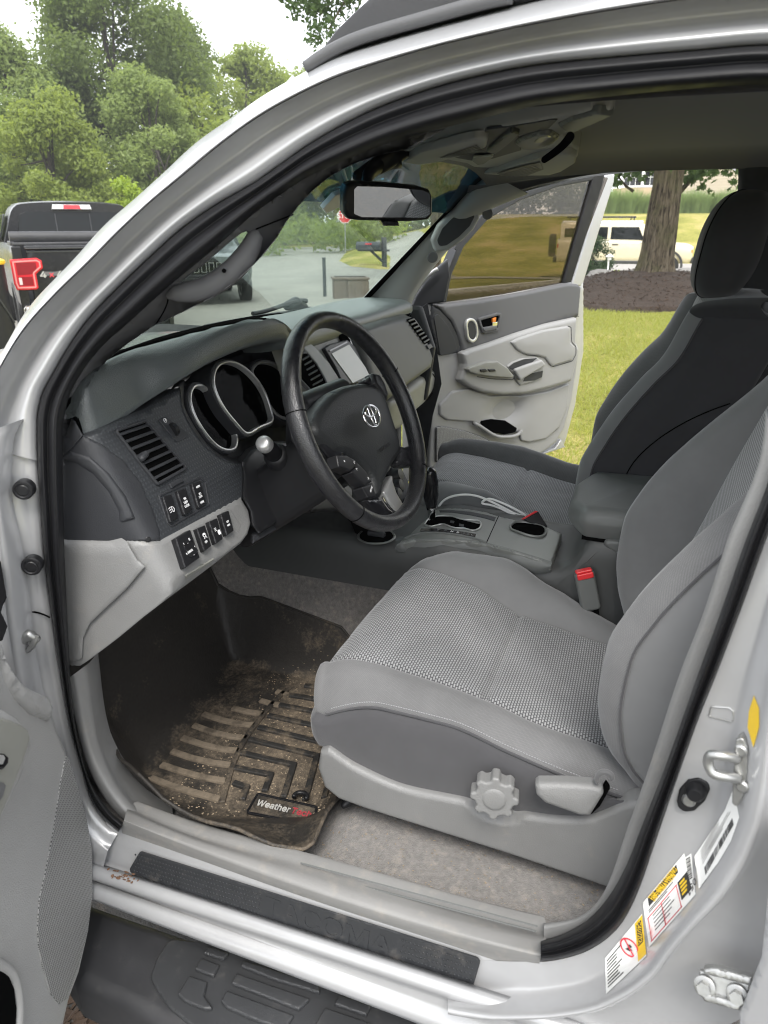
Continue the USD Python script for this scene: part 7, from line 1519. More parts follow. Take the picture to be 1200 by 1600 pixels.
# ---------------------------------------------------------------- the maple in its mulch ring beyond the passenger seat
tb = np.array([TREE[0], TREE[1], float(ground(TREE[0], TREE[1]))])
lt = thing('lawn_tree', 'tree with a thick grooved trunk standing in a mulch ring on the lawn', 'tree', tb)
rows = []
for k, z in enumerate(np.linspace(-.15, 4.6, 70)):
    fl = .255+.24*math.exp(-max(z, 0)/.20)*.5 + .015*math.sin(z*3)
    A = np.linspace(0, 2*np.pi, 73)[:-1]
    rr = fl*(1+.05*np.sin(5*A+z*.8)*math.exp(-max(z, 0)/.8)*2 + .035*np.sin(11*A+z*1.1+np.sin(z*2.3)) + .028*np.sin(23*A-z*1.7+1.3*np.sin(3*A)) + .02*meshkit.noise(np.stack([np.cos(A)*4, np.sin(A)*4, np.full(72, z*3)], 1), 5))
    rows.append(np.stack([rr*np.cos(A)+.02*z, rr*np.sin(A), np.full(72, z)], 1))
tk_ = [grid(rows, True)]
LB = lambda px, py, dt=0: PD(px, py, 13+dt)-tb
for P, r_ in (([(1062, 300), (1078, 283), (1100, 272), (1125, 262)], .05), ([(990, 299), (978, 291), (966, 276), (958, 262)], .028), ([(1060, 262), (1090, 230), (1140, 190)], .08), ([(1000, 262), (960, 220), (900, 180)], .09), ([(1040, 200), (1060, 120), (1050, 20)], .16)):
    tk_.append(tube([LB(*q, -.15) for q in P], np.linspace(r_, r_*.35, len(P)), 9))
obj('trunk', cat(tk_), 'bark', lt, True)
# palmate leaves near enough to be seen one by one
def maple_leaf(s):
    out = [(0, -.25), (.12, -.05), (.42, -.18), (.36, .04), (.62, .26), (.34, .28), (.38, .5), (.16, .42), (0, .85), (-.16, .42), (-.38, .5), (-.34, .28), (-.62, .26), (-.36, .04), (-.42, -.18), (-.12, -.05)]
    v, f = earcut(Polygon(out)); return np.c_[v*s, -.25*np.abs(v[:, 0])*s], f
lv, lf = maple_leaf(.115); rg = np.random.default_rng(50); P_ = []; F_ = []; o = 0
cl = [((1030, 258), .5, 60), ((1085, 275), .25, 30), ((1150, 285), .12, 12), ((990, 275), .14, 14), ((1075, 282), .16, 26), ((1100, 268), .22, 34), ((1125, 262), .22, 36), ((1045, 258), .25, 36), ((965, 272), .16, 26), ((985, 262), .2, 26), ((1010, 255), .24, 30), ((1140, 250), .3, 40), ((1090, 245), .3, 44), ((1060, 272), .12, 12), ((1098, 292), .06, 6), ((1110, 300), .05, 4), ((962, 285), .06, 7), ((1148, 270), .10, 10), ((975, 250), .3, 40)]
for q, r_, n_ in cl:
    c = LB(*q, -.3)
    for k in range(n_):
        R3 = trimesh.transformations.random_rotation_matrix(rg.random(3))[:3, :3]; nn = R3[:, 2]
        p = c + rg.normal(size=3)*r_*.5*[1, 1, .55]
        P_.append(lv*rg.uniform(.7, 1.2)@R3.T + p); F_.append(lf+o); o += len(lv)
obj('leaf_spray', trimesh.Trimesh(np.vstack(P_), np.vstack(F_), process=False), 'leaf_maple', lt, False)
cs, rs = crown((0, 0, 3.0), 3.6, 4.6, 60, 51, .3)
obj('crown', leaves(cs, rs, 11000, .10, 52), 'leaf_maple', lt, False)
# mulch ring
A = np.linspace(0, 2*np.pi, 97)[:-1]; rows = []
for r_ in np.r_[np.linspace(.25, 2.5, 28), 2.6, 2.72]:
    edge_ = 1+.05*np.sin(3*A+1)+.03*np.sin(7*A)
    x, y = TREE[0]+r_*edge_*np.cos(A), TREE[1]+r_*edge_*np.sin(A); nz = meshkit.fbm(np.stack([x*9, y*9, x*0], 1), 4, 3)
    rows.append(np.stack([x, y, ground(x, y)+(.05+.05*(nz-.5))*(r_ < 2.55)-.03*(r_ > 2.65)], 1))
mu = obj('mulch_ring', grid(rows, True), 'mulch', smooth=True, kind='structure', label='ring of dark brown mulch round the lawn tree')
rg = np.random.default_rng(60); g = []
for k in range(4200):
    r_ = 2.6*math.sqrt(rg.uniform(.03, 1)); a = rg.uniform(0, 2*np.pi); x, y = TREE[0]+r_*math.cos(a), TREE[1]+r_*math.sin(a)
    if x > TREE[0]+1.2: continue
    s = rg.uniform(.02, .055); b = trimesh.creation.box((s, s*.3, s*.14)); b.apply_transform(trimesh.transformations.euler_matrix(rg.normal()*.4, rg.normal()*.4, rg.uniform(0, 6.3))); b.apply_translation((x, y, float(ground(x, y))+.055+rg.normal()*.012)); g.append(b)
obj('mulch_chips', cat(g), 'mulch_chip', smooth=False, kind='stuff', label='loose shredded bark lying on the mulch ring', cat='mulch')
obj('fallen_twig', tube([PD(1064, 440, 12.1), PD(1072, 455, 11.8), PD(1073, 463, 11.6), PD(1078, 470, 11.5)], [.008, .012, .012, .006], 7, n=14), 'bark', smooth=True, label='bare twig lying on the mulch', cat='twig')
# shrub, stones, small plants, white garden light
q = PD(926, 418, 21); zb = float(ground(q[0], q[1])); sh = thing('boxwood_shrub', 'round dark green boxwood shrub beside the open passenger door frame', 'shrub', (q[0], q[1], zb))
cs, rs = crown((0, 0, .08), .62, 1.0, 40, 70, .34); obj('foliage', leaves(cs, rs, 7000, .035, 71), 'leaf_box', sh, False); obj('stem', tube([[0, 0, -.1], [.02, 0, .3], [0, .03, .7]], [.04, .03, .01], 7), 'bark', sh)
rg = np.random.default_rng(80)
labs = ['pale round boulder at the foot of the white garden light', 'flat grey stone edging the planting bed behind the tree', 'small grey stone right of the tree trunk', 'low stone beside the bright plant', 'rough stone at the far right of the bed, beside the headrest', 'grey edging stone left of the trunk']
for (px, py, t, s), lb in zip(((944, 415, 20, .36), (1075, 402, 20, .55), (1088, 412, 19, .25), (985, 414, 20, .3), (1102, 398, 21, .4), (1000, 417, 19.5, .25)), labs):
    g = trimesh.creation.icosphere(3, 1.0); g.vertices *= (1+.35*(meshkit.fbm(g.vertices*1.6+px, 3, 4)-.5))[:, None]; g.vertices *= [s*1.1, s*1.3, s*.55]
    q = PD(px, py, t); obj('garden_stone', trimesh.Trimesh(g.vertices+[q[0], q[1], float(ground(q[0], q[1]))+s*.12], g.faces), 'stone', smooth=True, label=lb, cat='stone')
bedp = [PZ(x, y, .1)[:2] for x, y in ((905, 425), (1000, 428), (1120, 420), (1120, 396), (1000, 404), (905, 412))]
bd_c = PD(1010, 412, 20.5)
V, f = tri2d(Polygon([(bd_c[0]-1.2, bd_c[1]-2.6), (bd_c[0]+1.1, bd_c[1]-2.6), (bd_c[0]+1.1, bd_c[1]+2.6), (bd_c[0]-1.2, bd_c[1]+2.6)]).buffer(.3), .25)
obj('planting_bed', trimesh.Trimesh(np.c_[V, ground(V[:, 0], V[:, 1])+.02+.03*meshkit.fbm(np.c_[V*5, V[:, :1]*0], 3, 2)], f), 'stone', smooth=True, kind='structure')
q = PD(967, 412, 20); zb = float(ground(q[0], q[1])); pl_ = thing('bright_plant', 'small bright yellow green plant beside the white garden light', 'plant', (q[0], q[1], zb))
obj('leaves', leaves([(0, 0, .1), (.1, .1, .08), (-.1, .05, .09)], [.16, .12, .12], 260, .06, 72), 'leaf_bright', pl_, False)
q = PD(951, 415, 20); zb = float(ground(q[0], q[1])); gl_ = thing('garden_light', 'white garden light on a short post before the cream car', 'garden light', (q[0], q[1], zb))
obj('post', tube([[0, 0, -.05], [.0, .02, .5]], .022, 8), 'white_plastic', gl_); obj('lamp_head', lathe([(0, .66), (.10, .60), (.11, .58), (.05, .56), (.06, .5), (.0, .48)], 18), 'white_plastic', gl_, 40)
# ornamental grasses along the house bank, one clump each
HB_ = [PD(px, 330, 41) for px in range(930, 1190, 13)]
cl0 = None; rows_ = []
def clump(seed):
    rg = np.random.default_rng(seed); n = 520; a = rg.uniform(0, 2*np.pi, n); r_ = rg.uniform(0, .32, n); lean = rg.uniform(.05, .6, n); h = rg.uniform(.7, 1.35, n); w = .012
    b = np.stack([r_*np.cos(a), r_*np.sin(a), 0*a], 1); m_ = b+np.stack([lean*.3*np.cos(a), lean*.3*np.sin(a), h*.6], 1); t = b+np.stack([lean*np.cos(a), lean*np.sin(a), h], 1)
    o = np.stack([-np.sin(a)*w, np.cos(a)*w, 0*a], 1); i = np.arange(n)*5
    return trimesh.Trimesh(np.stack([b-o, b+o, m_+o*.8, m_-o*.8, t], 1).reshape(-1, 3), np.vstack([np.stack([i, i+1, i+2], 1), np.stack([i, i+2, i+3], 1), np.stack([i+3, i+2, i+4], 1)]), process=False)
q = HB_[0]; src = thing('ornamental_grass', 'clump in the row of tall ornamental grass along the house wall', 'ornamental grass', (q[0], q[1], float(ground(q[0], q[1]))), 0, 'row of ornamental grass along the house')
obj('blades', clump(90), 'reed', src, False)
rg = np.random.default_rng(91)
copies(src, [((q[0]+rg.normal()*.2, q[1], float(ground(q[0], q[1]))-.03), rg.uniform(0, 6), rg.uniform(.85, 1.2), 'clump in the row of tall ornamental grass along the house wall') for q in HB_[1:]], 'row of ornamental grass along the house')
# ---------------------------------------------------------------- house
hc = PD(1060, 320, 46); hz0 = float(ground(hc[0], hc[1]))
hs = thing('house', 'beige sided house with white windows up the bank behind the tree', 'house', (hc[0], hc[1], hz0), math.radians(-4))
# wall runs along local y; face toward -x
prof = []
for k in range(34):
    z = .9+k*.17; prof += [(-.02, z), (0.0, z+.168)]
wy = np.linspace(-9, 1.7, 2)
obj('siding', grid([[(x, y, z) for y in (-9, 3.6)] for x, z in prof]), 'siding', hs, False)
obj('wall', bx((3.05, -2.7, 3.2), (6, 12.5, 6.6)), 'stucco', hs)
obj('base_wall', bx((-.06, 2.6, .55), (.12, 3.2, 2.2)), 'stucco', hs)
for k, (yc, zc, w_, h_) in enumerate(((3.0, 2.75, 1.05, 1.9), (1.75, 2.75, 1.05, 1.9))):
    wn = obj('window', cat([bx((-.05, yc, zc+h_/2+.05), (.10, w_+.2, .10)), bx((-.05, yc, zc-h_/2-.06), (.12, w_+.24, .12)), bx((-.05, yc-w_/2-.05, zc), (.1, .10, h_)), bx((-.05, yc+w_/2+.05, zc), (.1, .10, h_))]), 'white_paint', hs, False)
    obj('pane', bx((-.025, yc, zc), (.02, w_, h_)), 'glass_dark', wn, False)
    obj('muntins', cat([bx((-.045, yc+a*w_/3, zc), (.02, .03, h_)) for a in (-.5, .5)]+[bx((-.045, yc, zc+a*h_/4), (.02, w_, .03)) for a in (-1, 0, 1)]), 'white_paint', wn, False)
obj('roof', m3.Manifold.hull_points([[-.5, -9.4, 6.4], [-.5, 4.1, 6.4], [6.6, -9.4, 6.4], [6.6, 4.1, 6.4], [3, -9.4, 9.2], [3, 4.1, 9.2]]), 'roof_shingle', hs, False)
obj('corner_board', bx((-.04, 1.08 if False else 3.62, 3.2), (.10, .14, 5.4)), 'white_paint', hs)
# ---------------------------------------------------------------- street furniture
q = PZ(540, 401, -.12); t0 = np.dot(q-C, FW); sg = thing('stop_sign', 'red octagonal stop sign on a thin post across the road', 'road sign', (q[0], q[1], -.15), math.atan2(q[1]-C[1], q[0]-C[0]))
oc_ = [(.40*math.cos(a), .40*math.sin(a)) for a in np.pi/8+np.arange(8)*np.pi/4]
SP = Plane((-.03, 0, 2.12), (-1, 0, 0)); k_ = .75
obj('post', tube([[0, 0, 0], [0, 0, 2.45]], .03, 8), 'zinc', sg); bo = obj('board', plate(SP, oc_, .006, off=.002), 'white_paint', sg, False); obj('face', plate(SP, [(a*.93, b*.93) for a, b in oc_], .004, off=.005), 'sign_red', bo, False); obj('lettering', text_on(SP, 'STOP', 0, 0, .25, .0055, depth=.002, bold=True, sx=.95), 'white_mark', bo, False)
q = PZ(562, 385, -.05); ym = thing('marker_post', 'white marker post with a yellow plate beyond the road', 'marker post', (q[0], q[1], -.1))
obj('post', bx((0, 0, .7), (.12, .12, 1.6)), 'white_plastic', ym); obj('plate', cat([bx((-.08, 0, 1.7), (.03, .5, .5)), bx((-.08, 0, 1.35), (.03, .36, .14))]), 'sticker_yellow', ym)
q = PZ(508, 470, -.12); pp2 = thing('driveway_post', 'slim dark post standing at the driveway edge', 'post', (q[0], q[1], -.14)); obj('post', bx((0, 0, .46), (.065, .065, .95), .012), 'post_dark', pp2, 30); obj('cap', bx((0, 0, .945), (.075, .075, .03), .01), 'post_dark', pp2, 30)
def brown_bin(px, label, w_):
    q = PZ(px, 474, -.12); b = thing('planter_box', label, 'planter box', (q[0], q[1], -.14), .5)
    obj('body', bx((0, 0, .27), (w_, w_, .56), .03), 'bin_brown', b, 30); obj('rim', bx((0, 0, .56), (w_+.05, w_+.05, .05), .015), 'bin_brown', b, 30)
    obj('slat', cat([bx((-w_/2-.006, yy_, .28), (.012, w_*.1, .44)) for yy_ in np.linspace(-w_*.4, w_*.4, 6)]+[bx((yy_, -w_/2-.006, .28), (w_*.1, .012, .44)) for yy_ in np.linspace(-w_*.4, w_*.4, 6)]), 'bin_brown', b, False)
    obj('soil', bx((0, 0, .58), (w_*.8, w_*.8, .02)), 'mulch', b, False)
brown_bin(535, 'slatted brown planter box beside the dark post', .40); brown_bin(558, 'wider brown planter box right of the slatted one', .46)
q = PZ(590, 421, -.10); mb = thing('mailbox', 'black mailbox on its leaning post at the grass verge', 'mailbox', (q[0], q[1], -.12), math.radians(10))
L_ = .6; ks = 1.55; arch = [(-.14, 0), (-.14, .16)] + [(.14*math.cos(a), .16+.14*math.sin(a)) for a in np.linspace(np.pi, 0, 14)] + [(.14, 0)]
g = trimesh.creation.extrude_polygon(Polygon(arch), L_); g.apply_transform(rotm([1, 0, 0], np.pi/2)); g.apply_translation((0, .52, .78)); obj('box', g, 'post_dark', mb, 30); UsdGeom.Xformable(stage.GetPrimAtPath(mb)).AddScaleOp().Set(Gf.Vec3f(ks, ks, .95)); obj('flag', bx((-.16, .2, 1.0), (.012, .16, .05)), 'sign_red', mb)
obj('post', cat([tube([[0, -.18, -.1], [0, -.16, 1.25]], .065, 4), tube([[0, -.15, .3], [0, .2, .78]], .04, 4), bx((0, .1, .75), (.1, .8, .07))]), 'post_dark', mb, 30)


# ---------------------------------------------------------------- thin summer haze: far trees fade a little
usdkit.material(stage, '/World/Looks/thin_haze', {'v': ('principled_volume', {'color': (.93, .95, .97), 'density': .0007, 'anisotropy': .0})}, (), volume='v.volume')
MAT['thin_haze'] = UsdShade.Material.Get(stage, '/World/Looks/thin_haze')
hzb = trimesh.creation.box((860, 860, 34.0)); hzb.apply_translation((0, 0, 14.6))
obj('haze', hzb, 'thin_haze', smooth=False, kind='stuff', label='thin pale haze over the whole street', cat='haze')
plain('lens_pale', (.55, .22, .22), .2)
# ================================================================ vehicles
def wheel(parent, c, r, w, axis_y=True, rim_mat='alloy', seed=0, name='wheel'):
    """axle along local x"""
    g = trimesh.creation.revolve(np.array([(r*.62, -w*.42), (r*.80, -w*.5), (r*.95, -w*.46), (r, -w*.3), (r, w*.3), (r*.95, w*.46), (r*.80, w*.5), (r*.62, w*.42), (r*.62, -w*.42)]), sections=40)
    T = rotm([0, 1, 0], np.pi/2); g.apply_transform(T); g.apply_translation(c)
    wl = obj(name, g, 'tyre', parent, 30)
    ri = [trimesh.creation.revolve(np.array([(r*.56, -w*.4), (r*.64, -w*.44), (r*.64, w*.44), (r*.56, w*.4), (r*.56, -w*.4)]), sections=36), trimesh.creation.cylinder(r*.16, w*.6, sections=20), trimesh.creation.cylinder(r*.55, .02, sections=30)]
    for k in range(6): ri.append(trimesh.creation.box((r*.13, r*.56, w*.62)).apply_translation((0, r*.33, 0)).apply_transform(rotm([0, 0, 1], k*np.pi/3)))
    g = cat(ri); g.apply_transform(T); g.apply_translation(c); obj('rim', g, rim_mat, wl, 30)
def body_loft(secs, n=48, m=60):
    """secs: list of (y, half section points (x, z) from the bottom centre up to the roof centre); mirrored"""
    rows = []
    for y, P in secs:
        P = np.array(P, float); q = spline(np.c_[P, P[:, :1]*0], n, 'pchip')[:, :2]
        full = np.vstack([np.c_[q[:, 0], np.full(n, y), q[:, 1]], np.c_[-q[::-1, 0], np.full(n, y), q[::-1, 1]]]); rows.append(full)
    A = np.array(rows); A = np.stack([spline(A[:, k], m, 'pchip') for k in range(A.shape[1])], 1)
    g = grid(A)
    # end caps
    caps = []
    for e in (A[0], A[-1]):
        c = e.mean(0); v = np.vstack([e, c]); j = np.arange(len(e)-1); caps.append(trimesh.Trimesh(v, np.stack([j, j+1, np.full(len(j), len(e))], 1), process=False))
    return cat([g]+caps)
def sidepoly(P, x, th, r=.02, s=1, tilt=0.0):
    pl = Plane((x*s, 0, 1.2), unit([s, 0, tilt])); 
    uv = [((np.array([x*s, y, z])-pl.p)@pl.ex, (np.array([x*s, y, z])-pl.p)@pl.ey) for y, z in P]
    return plate(pl, uv, th, r, edge=.15 if r else None, off=0)
# ---- black pickup ahead on the left (its tail faces the camera)
q = PD(26, 440, 9.0); hd = math.radians(49)       # heading of the truck, from +x
rt_ = np.array([math.sin(hd), -math.cos(hd)]); rc_ = np.array([q[0], q[1]]) + rt_*1.0
BT = thing('black_pickup', 'black pickup truck with rolled bed cover and red tail light, parked ahead on the left', 'pickup truck', (rc_[0], rc_[1], -.15), hd-math.pi/2)
# local: +y forward, x right, rear face at y=0
bed = [(0.02, [(0, .62), (.90, .62), (.99, .70), (1.0, 1.0), (1.0, 1.22), (.985, 1.38), (.95, 1.41), (.93, 1.38)]), (.3, [(0, .62), (.92, .62), (1.0, .70), (1.015, 1.0), (1.015, 1.22), (1.0, 1.38), (.96, 1.42), (.93, 1.38)]), (1.75, [(0, .62), (.92, .62), (1.0, .70), (1.015, 1.0), (1.015, 1.22), (1.0, 1.38), (.96, 1.42), (.93, 1.38)])]
bm = []
for s in (-1, 1):
    rows = [[(s*x, y, z) for x, z in P[1:]] for y, P in bed]; R_ = np.array(rows); R_ = np.stack([spline(R_[:, k], 12, 'pchip') for k in range(R_.shape[1])], 1); bm.append(grid([spline(r_, 30, 'pchip') for r_ in R_]))
    bm.append(bx((s*.94, .01, 1.02), (.11, .04, .76), .012))
obj('bed_side', cat(bm), 'black_paint', BT, 40)
obj('bed_floor', cat([bx((0, .9, .66), (1.8, 1.7, .06)), bx((0, 1.74, 1.0), (1.9, .03, .75))]), 'black_plastic', BT)
TP = Plane((0, 0, 1.05), (0, -1, 0))
tg = obj('tailgate', cat([plate(TP, [(-.83, -.40), (.83, -.40), (.83, .31), (-.83, .31)], .06, .015, edge=.2, off=.0, rnd=.02), bx((0, .02, 1.385), (1.70, .10, .05), .02)]), 'black_paint', BT, 40)
obj('top_lip', cat([bx((0, .0, 1.375), (1.68, .075, .014), .005), bx((0, .01, 1.335), (1.66, .05, .018), .005)]), 'step_black', tg, 30)
obj('bed_cover', cat([tube([[-.98, .28, 1.50], [.98, .28, 1.50]], .075, 18), bx((0, .18, 1.425), (1.92, .16, .04), .012)]), 'rubber_dusty', BT, 40)
obj('cover_rail', cat([bx((s*.96, .5, 1.43), (.06, .6, .05), .012) for s in (-1, 1)]), 'step_black', BT, 30)
# tail lights
for s in (-1, 1):
    O = [(-.15, .21), (.16, .225), (.215, .19), (.215, .10), (.125, .03), (.125, -.14), (.095, -.16), (-.13, -.16), (-.15, -.08)]
    LP = Plane((s*.885, -.012, 1.04), (0, -1, 0)); P = [(-s*u*1.0, v) for u, v in O]; P = [(u*(-1), v) for u, v in P] if False else P
    P = [(u*-s*-1 if False else (-u if s > 0 else u), v) for u, v in O]
    t = obj('tail_light', plate(LP, P, .06, .012, edge=.04, off=.012, rnd=.01), 'lens_red', BT, 40)
    po_ = Polygon(P).buffer(0)
    obj('light_bar', plate(LP, Polygon(po_.buffer(-.022).exterior.coords, [po_.buffer(-.04).exterior.coords]), .006, off=.0145), 'lens_pale', t, False)
    sg1 = (lambda u: -u if s > 0 else u)
    obj('lamp', plate(LP, [(sg1(-.09), .17), (sg1(.14), .17), (sg1(.14), .07), (sg1(.07), .03), (sg1(-.09), .02)], .006, off=.014), 'lens_red_dark', t, False)
    obj('reverse_lamp', plate(LP, [(sg1(-.09), -.0), (sg1(.075), -.0), (sg1(.075), -.105), (sg1(-.09), -.105)], .006, off=.0145), 'lens_red_dark', t, False)
    obj('reverse_lens', plate(LP, [(sg1(-.085), -.01), (sg1(-.05), -.01), (sg1(-.05), -.095), (sg1(-.085), -.095)], .006, off=.0155), 'lens_clear', t, False)
DP4 = Plane((-.56, 0, 1.06), (0, -1, 0))
dc_ = obj('decal', plate(DP4, affinity.translate(Polygon([(-.17, .01), (-.10, .055), (.02, .05), (.12, .065), (.20, .05), (.20, .01), (.10, .0), (-.02, .005)]), 0, -.02), .001, off=.0015), 'grey_mark', tg, False)
for s, u, mt in (('4', -.12, 'satin_silver'), ('x', -.02, 'print_red'), ('4', .08, 'satin_silver')):
    obj('lettering', text_on(DP4, s, u, .0, .075 if s == '4' else .062, .003, depth=.002, bold=True, sx=1.3), mt, tg, False)
bpm = [bx((0, -.10, .60), (1.96, .16, .19), .05), bx((0, -.13, .70), (.9, .12, .03), .01)]
obj('bumper', cat(bpm), 'bumper_chrome', BT, 40); obj('bumper_pad', bx((0, -.11, .705), (1.7, .13, .03), .01), 'black_plastic', BT, 30)
obj('hitch', cat([bx((0, -.12, .48), (.5, .10, .10), .02), bx((-.55, -.10, .62), (.05, .09, .05))]), 'black_plastic', BT)
# cab
cabs = []
for y, P in ((1.80, [(0, .55), (.95, .55), (1.0, .75), (1.015, 1.15), (.985, 1.38), (.90, 1.62), (.80, 1.86), (.70, 1.93), (0, 1.965)]), (1.95, [(0, .55), (.95, .55), (1.0, .75), (1.015, 1.15), (.985, 1.38), (.90, 1.63), (.80, 1.88), (.70, 1.95), (0, 1.985)]), (2.9, [(0, .55), (.95, .55), (1.0, .75), (1.015, 1.15), (.985, 1.38), (.90, 1.64), (.80, 1.89), (.70, 1.96), (0, 1.995)]), (3.6, [(0, .55), (.95, .55), (1.0, .75), (1.015, 1.15), (.985, 1.38), (.88, 1.64), (.78, 1.84), (.68, 1.90), (0, 1.93)]), (4.15, [(0, .55), (.95, .55), (1.0, .75), (1.015, 1.1), (.985, 1.30), (.93, 1.36), (.85, 1.38), (.7, 1.40), (0, 1.42)]), (5.6, [(0, .55), (.90, .55), (.97, .75), (.98, 1.0), (.95, 1.16), (.88, 1.20), (.8, 1.22), (.6, 1.24), (0, 1.26)]), (5.85, [(0, .6), (.80, .6), (.88, .75), (.90, .9), (.88, 1.02), (.8, 1.06), (.7, 1.08), (.5, 1.09), (0, 1.10)])):
    cabs.append((y, P))
obj('cab', body_loft(cabs), 'black_paint', BT, 50)
RW_ = Plane((0, 1.775, 1.62), unit([0, -1, .10]))
rw = obj('rear_window', plate(RW_, [(-.80, -.22), (.80, -.22), (.72, .17), (.64, .21), (-.64, .21), (-.72, .17)], .02, .006, edge=.1, off=.005, rnd=.03), 'car_glass', BT, 40)
obj('slider_frame', cat([plate(RW_, [(u, -.20), (u+.014, -.20), (u+.014, .19), (u, .19)], .01, off=.008) for u in (-.25, .23)]), 'step_black', rw, False)
bl_ = Plane((0, 1.77, 1.885), unit([0, -1, .2])); bh = obj('brake_light', plate(bl_, [(-.28, -.03), (.28, -.03), (.26, .045), (-.26, .045)], .06, .012, edge=.05, off=.025, rnd=.01), 'satin_silver', BT, 40); obj('lens', plate(bl_, [(-.12, -.022), (.12, -.022), (.11, .036), (-.11, .036)], .01, .002, off=.028), 'lens_red', bh, False)
for s in (-1, 1):
    for P in ([(2.1, 1.42), (2.85, 1.42), (2.85, 1.80), (2.3, 1.80), (2.12, 1.66)], [(2.95, 1.40), (3.9, 1.40), (3.55, 1.78), (2.95, 1.80)]):
        pl = Plane((s*.955, 0, 1.6), unit([s, 0, .36])); obj('side_window', plate(pl, [(((np.array([s*.955, y, z])-pl.p)@pl.ex), (z-1.6)*1.05) for y, z in P], .02, .004, edge=.12, off=.022), 'car_glass', BT, 40)
    wheel(BT, (s*.86, .95, .40), .40, .27); wheel(BT, (s*.86, 4.75, .40), .40, .27)
    obj('wheel_arch', trimesh.creation.annulus(.44, .50, .06).apply_transform(rotm([0, 1, 0], np.pi/2)).apply_translation((s*.99, .95, .42)), 'step_black', BT, 30)
obj('underbody', bx((0, 2.8, .52), (1.5, 5.2, .2)), 'deep_black', BT)
q = PD(-12, 440, 8.85); yb2 = thing('storage_drum', 'black drum with a yellow lid standing behind the black pickup', 'drum', (q[0]-.10, q[1]-.02, -.14))
zt = 1.5+(ray(6, 402)[2])*8.85+.14
obj('body', lathe([(0, 0), (.20, 0), (.22, .05), (.225, zt-.12), (.23, zt-.06), (0, zt-.06)], 28), 'black_plastic', yb2, 40); obj('lid', lathe([(.232, zt-.075), (.245, zt-.06), (.245, zt-.03), (.20, zt-.01), (.1, zt), (0, zt)], 28), 'yellow_plastic', yb2, 40); obj('strap', tube([[.1, -.22, .5], [-.05, -.235, .75], [-.2, -.12, zt-.1]], .01, 6), 'step_black', yb2)
# ---- dark sport utility vehicle seen through the windshield, its nose toward us
q = PZ(352, 492, -.14); c = PD(334, 470, 15.5)
JH = math.atan2(C[1]-c[1], C[0]-c[0]) + math.radians(7)      # heading toward the camera, turned a little
fwd = np.array([math.cos(JH), math.sin(JH)])
JB = thing('dark_suv', 'dark grey sport utility vehicle with slotted grille, nose toward the windshield', 'suv', (c[0]-fwd[0]*2.2, c[1]-fwd[1]*2.2, -.14), JH-math.pi/2)
js = [(-2.3, [(0, .4), (.8, .4), (.90, .6), (.92, .9), (.88, 1.1), (.78, 1.5), (.70, 1.7), (.6, 1.75), (0, 1.77)]), (-1.0, [(0, .35), (.85, .35), (.93, .6), (.94, .9), (.90, 1.1), (.78, 1.5), (.70, 1.73), (.6, 1.79), (0, 1.81)]), (.2, [(0, .35), (.85, .35), (.93, .6), (.94, .9), (.90, 1.08), (.76, 1.5), (.66, 1.70), (.58, 1.75), (0, 1.77)]), (.85, [(0, .35), (.85, .35), (.93, .6), (.94, .9), (.91, 1.05), (.86, 1.10), (.78, 1.12), (.6, 1.14), (0, 1.16)]), (2.0, [(0, .4), (.80, .4), (.90, .6), (.92, .85), (.88, .98), (.82, 1.02), (.7, 1.05), (.5, 1.07), (0, 1.09)]), (2.3, [(0, .45), (.70, .45), (.84, .6), (.86, .8), (.82, .93), (.74, .97), (.6, 1.0), (.4, 1.01), (0, 1.02)])]
obj('body', body_loft(js), 'dark_paint', JB, 50)
gr = Plane((0, 2.30, .80), (0, 1, 0)); gri = obj('grille', plate(gr, [(-.62, -.12), (.62, -.12), (.66, .12), (-.66, .12)], .04, .006, off=.02, edge=.1), 'car_glass', JB, 40)
for k in range(7): u = (k-3)*.16; obj('slot', plate(gr, Polygon([(u-.055, -.10), (u+.055, -.10), (u+.055, .10), (u-.055, .10)], [[(u-.042, -.088), (u+.042, -.088), (u+.042, .088), (u-.042, .088)]]), .012, off=.026), 'alloy', gri, False)
for s in (-1, 1):
    obj('headlight', plate(gr, [(s*.66, -.02), (s*.86, .0), (s*.84, .12), (s*.68, .12)] if s > 0 else [(-.66, -.02), (-.68, .12), (-.84, .12), (-.86, .0)], .06, .008, off=.02, edge=.1), 'lens_clear', JB, 40)
    for y in (-1.45, 1.45): wheel(JB, (s*.82, y, .38), .38, .24)
    for P in ([(-1.9, 1.14), (-.75, 1.14), (-.75, 1.60), (-1.8, 1.60)], [(-.65, 1.14), (.62, 1.12), (.22, 1.58), (-.65, 1.62)]):
        pl = Plane((s*.86, 0, 1.36), unit([s, 0, .31])); obj('side_window', plate(pl, [((np.array([s*.86, y, z])-pl.p)@pl.ex, (z-1.36)*1.04) for y, z in P], .02, .004, off=.012, edge=.12), 'car_glass', JB, 40)
pl = Plane((0, .55, 1.45), unit([0, .86, .55])); obj('windscreen', plate(pl, [(-.74, -.32), (.74, -.32), (.62, .34), (-.62, .34)], .02, .004, off=.05, edge=.12), 'car_glass', JB, 40)
obj('bumper', bx((0, 2.28, .56), (1.6, .16, .22), .05), 'black_plastic', JB, 40)
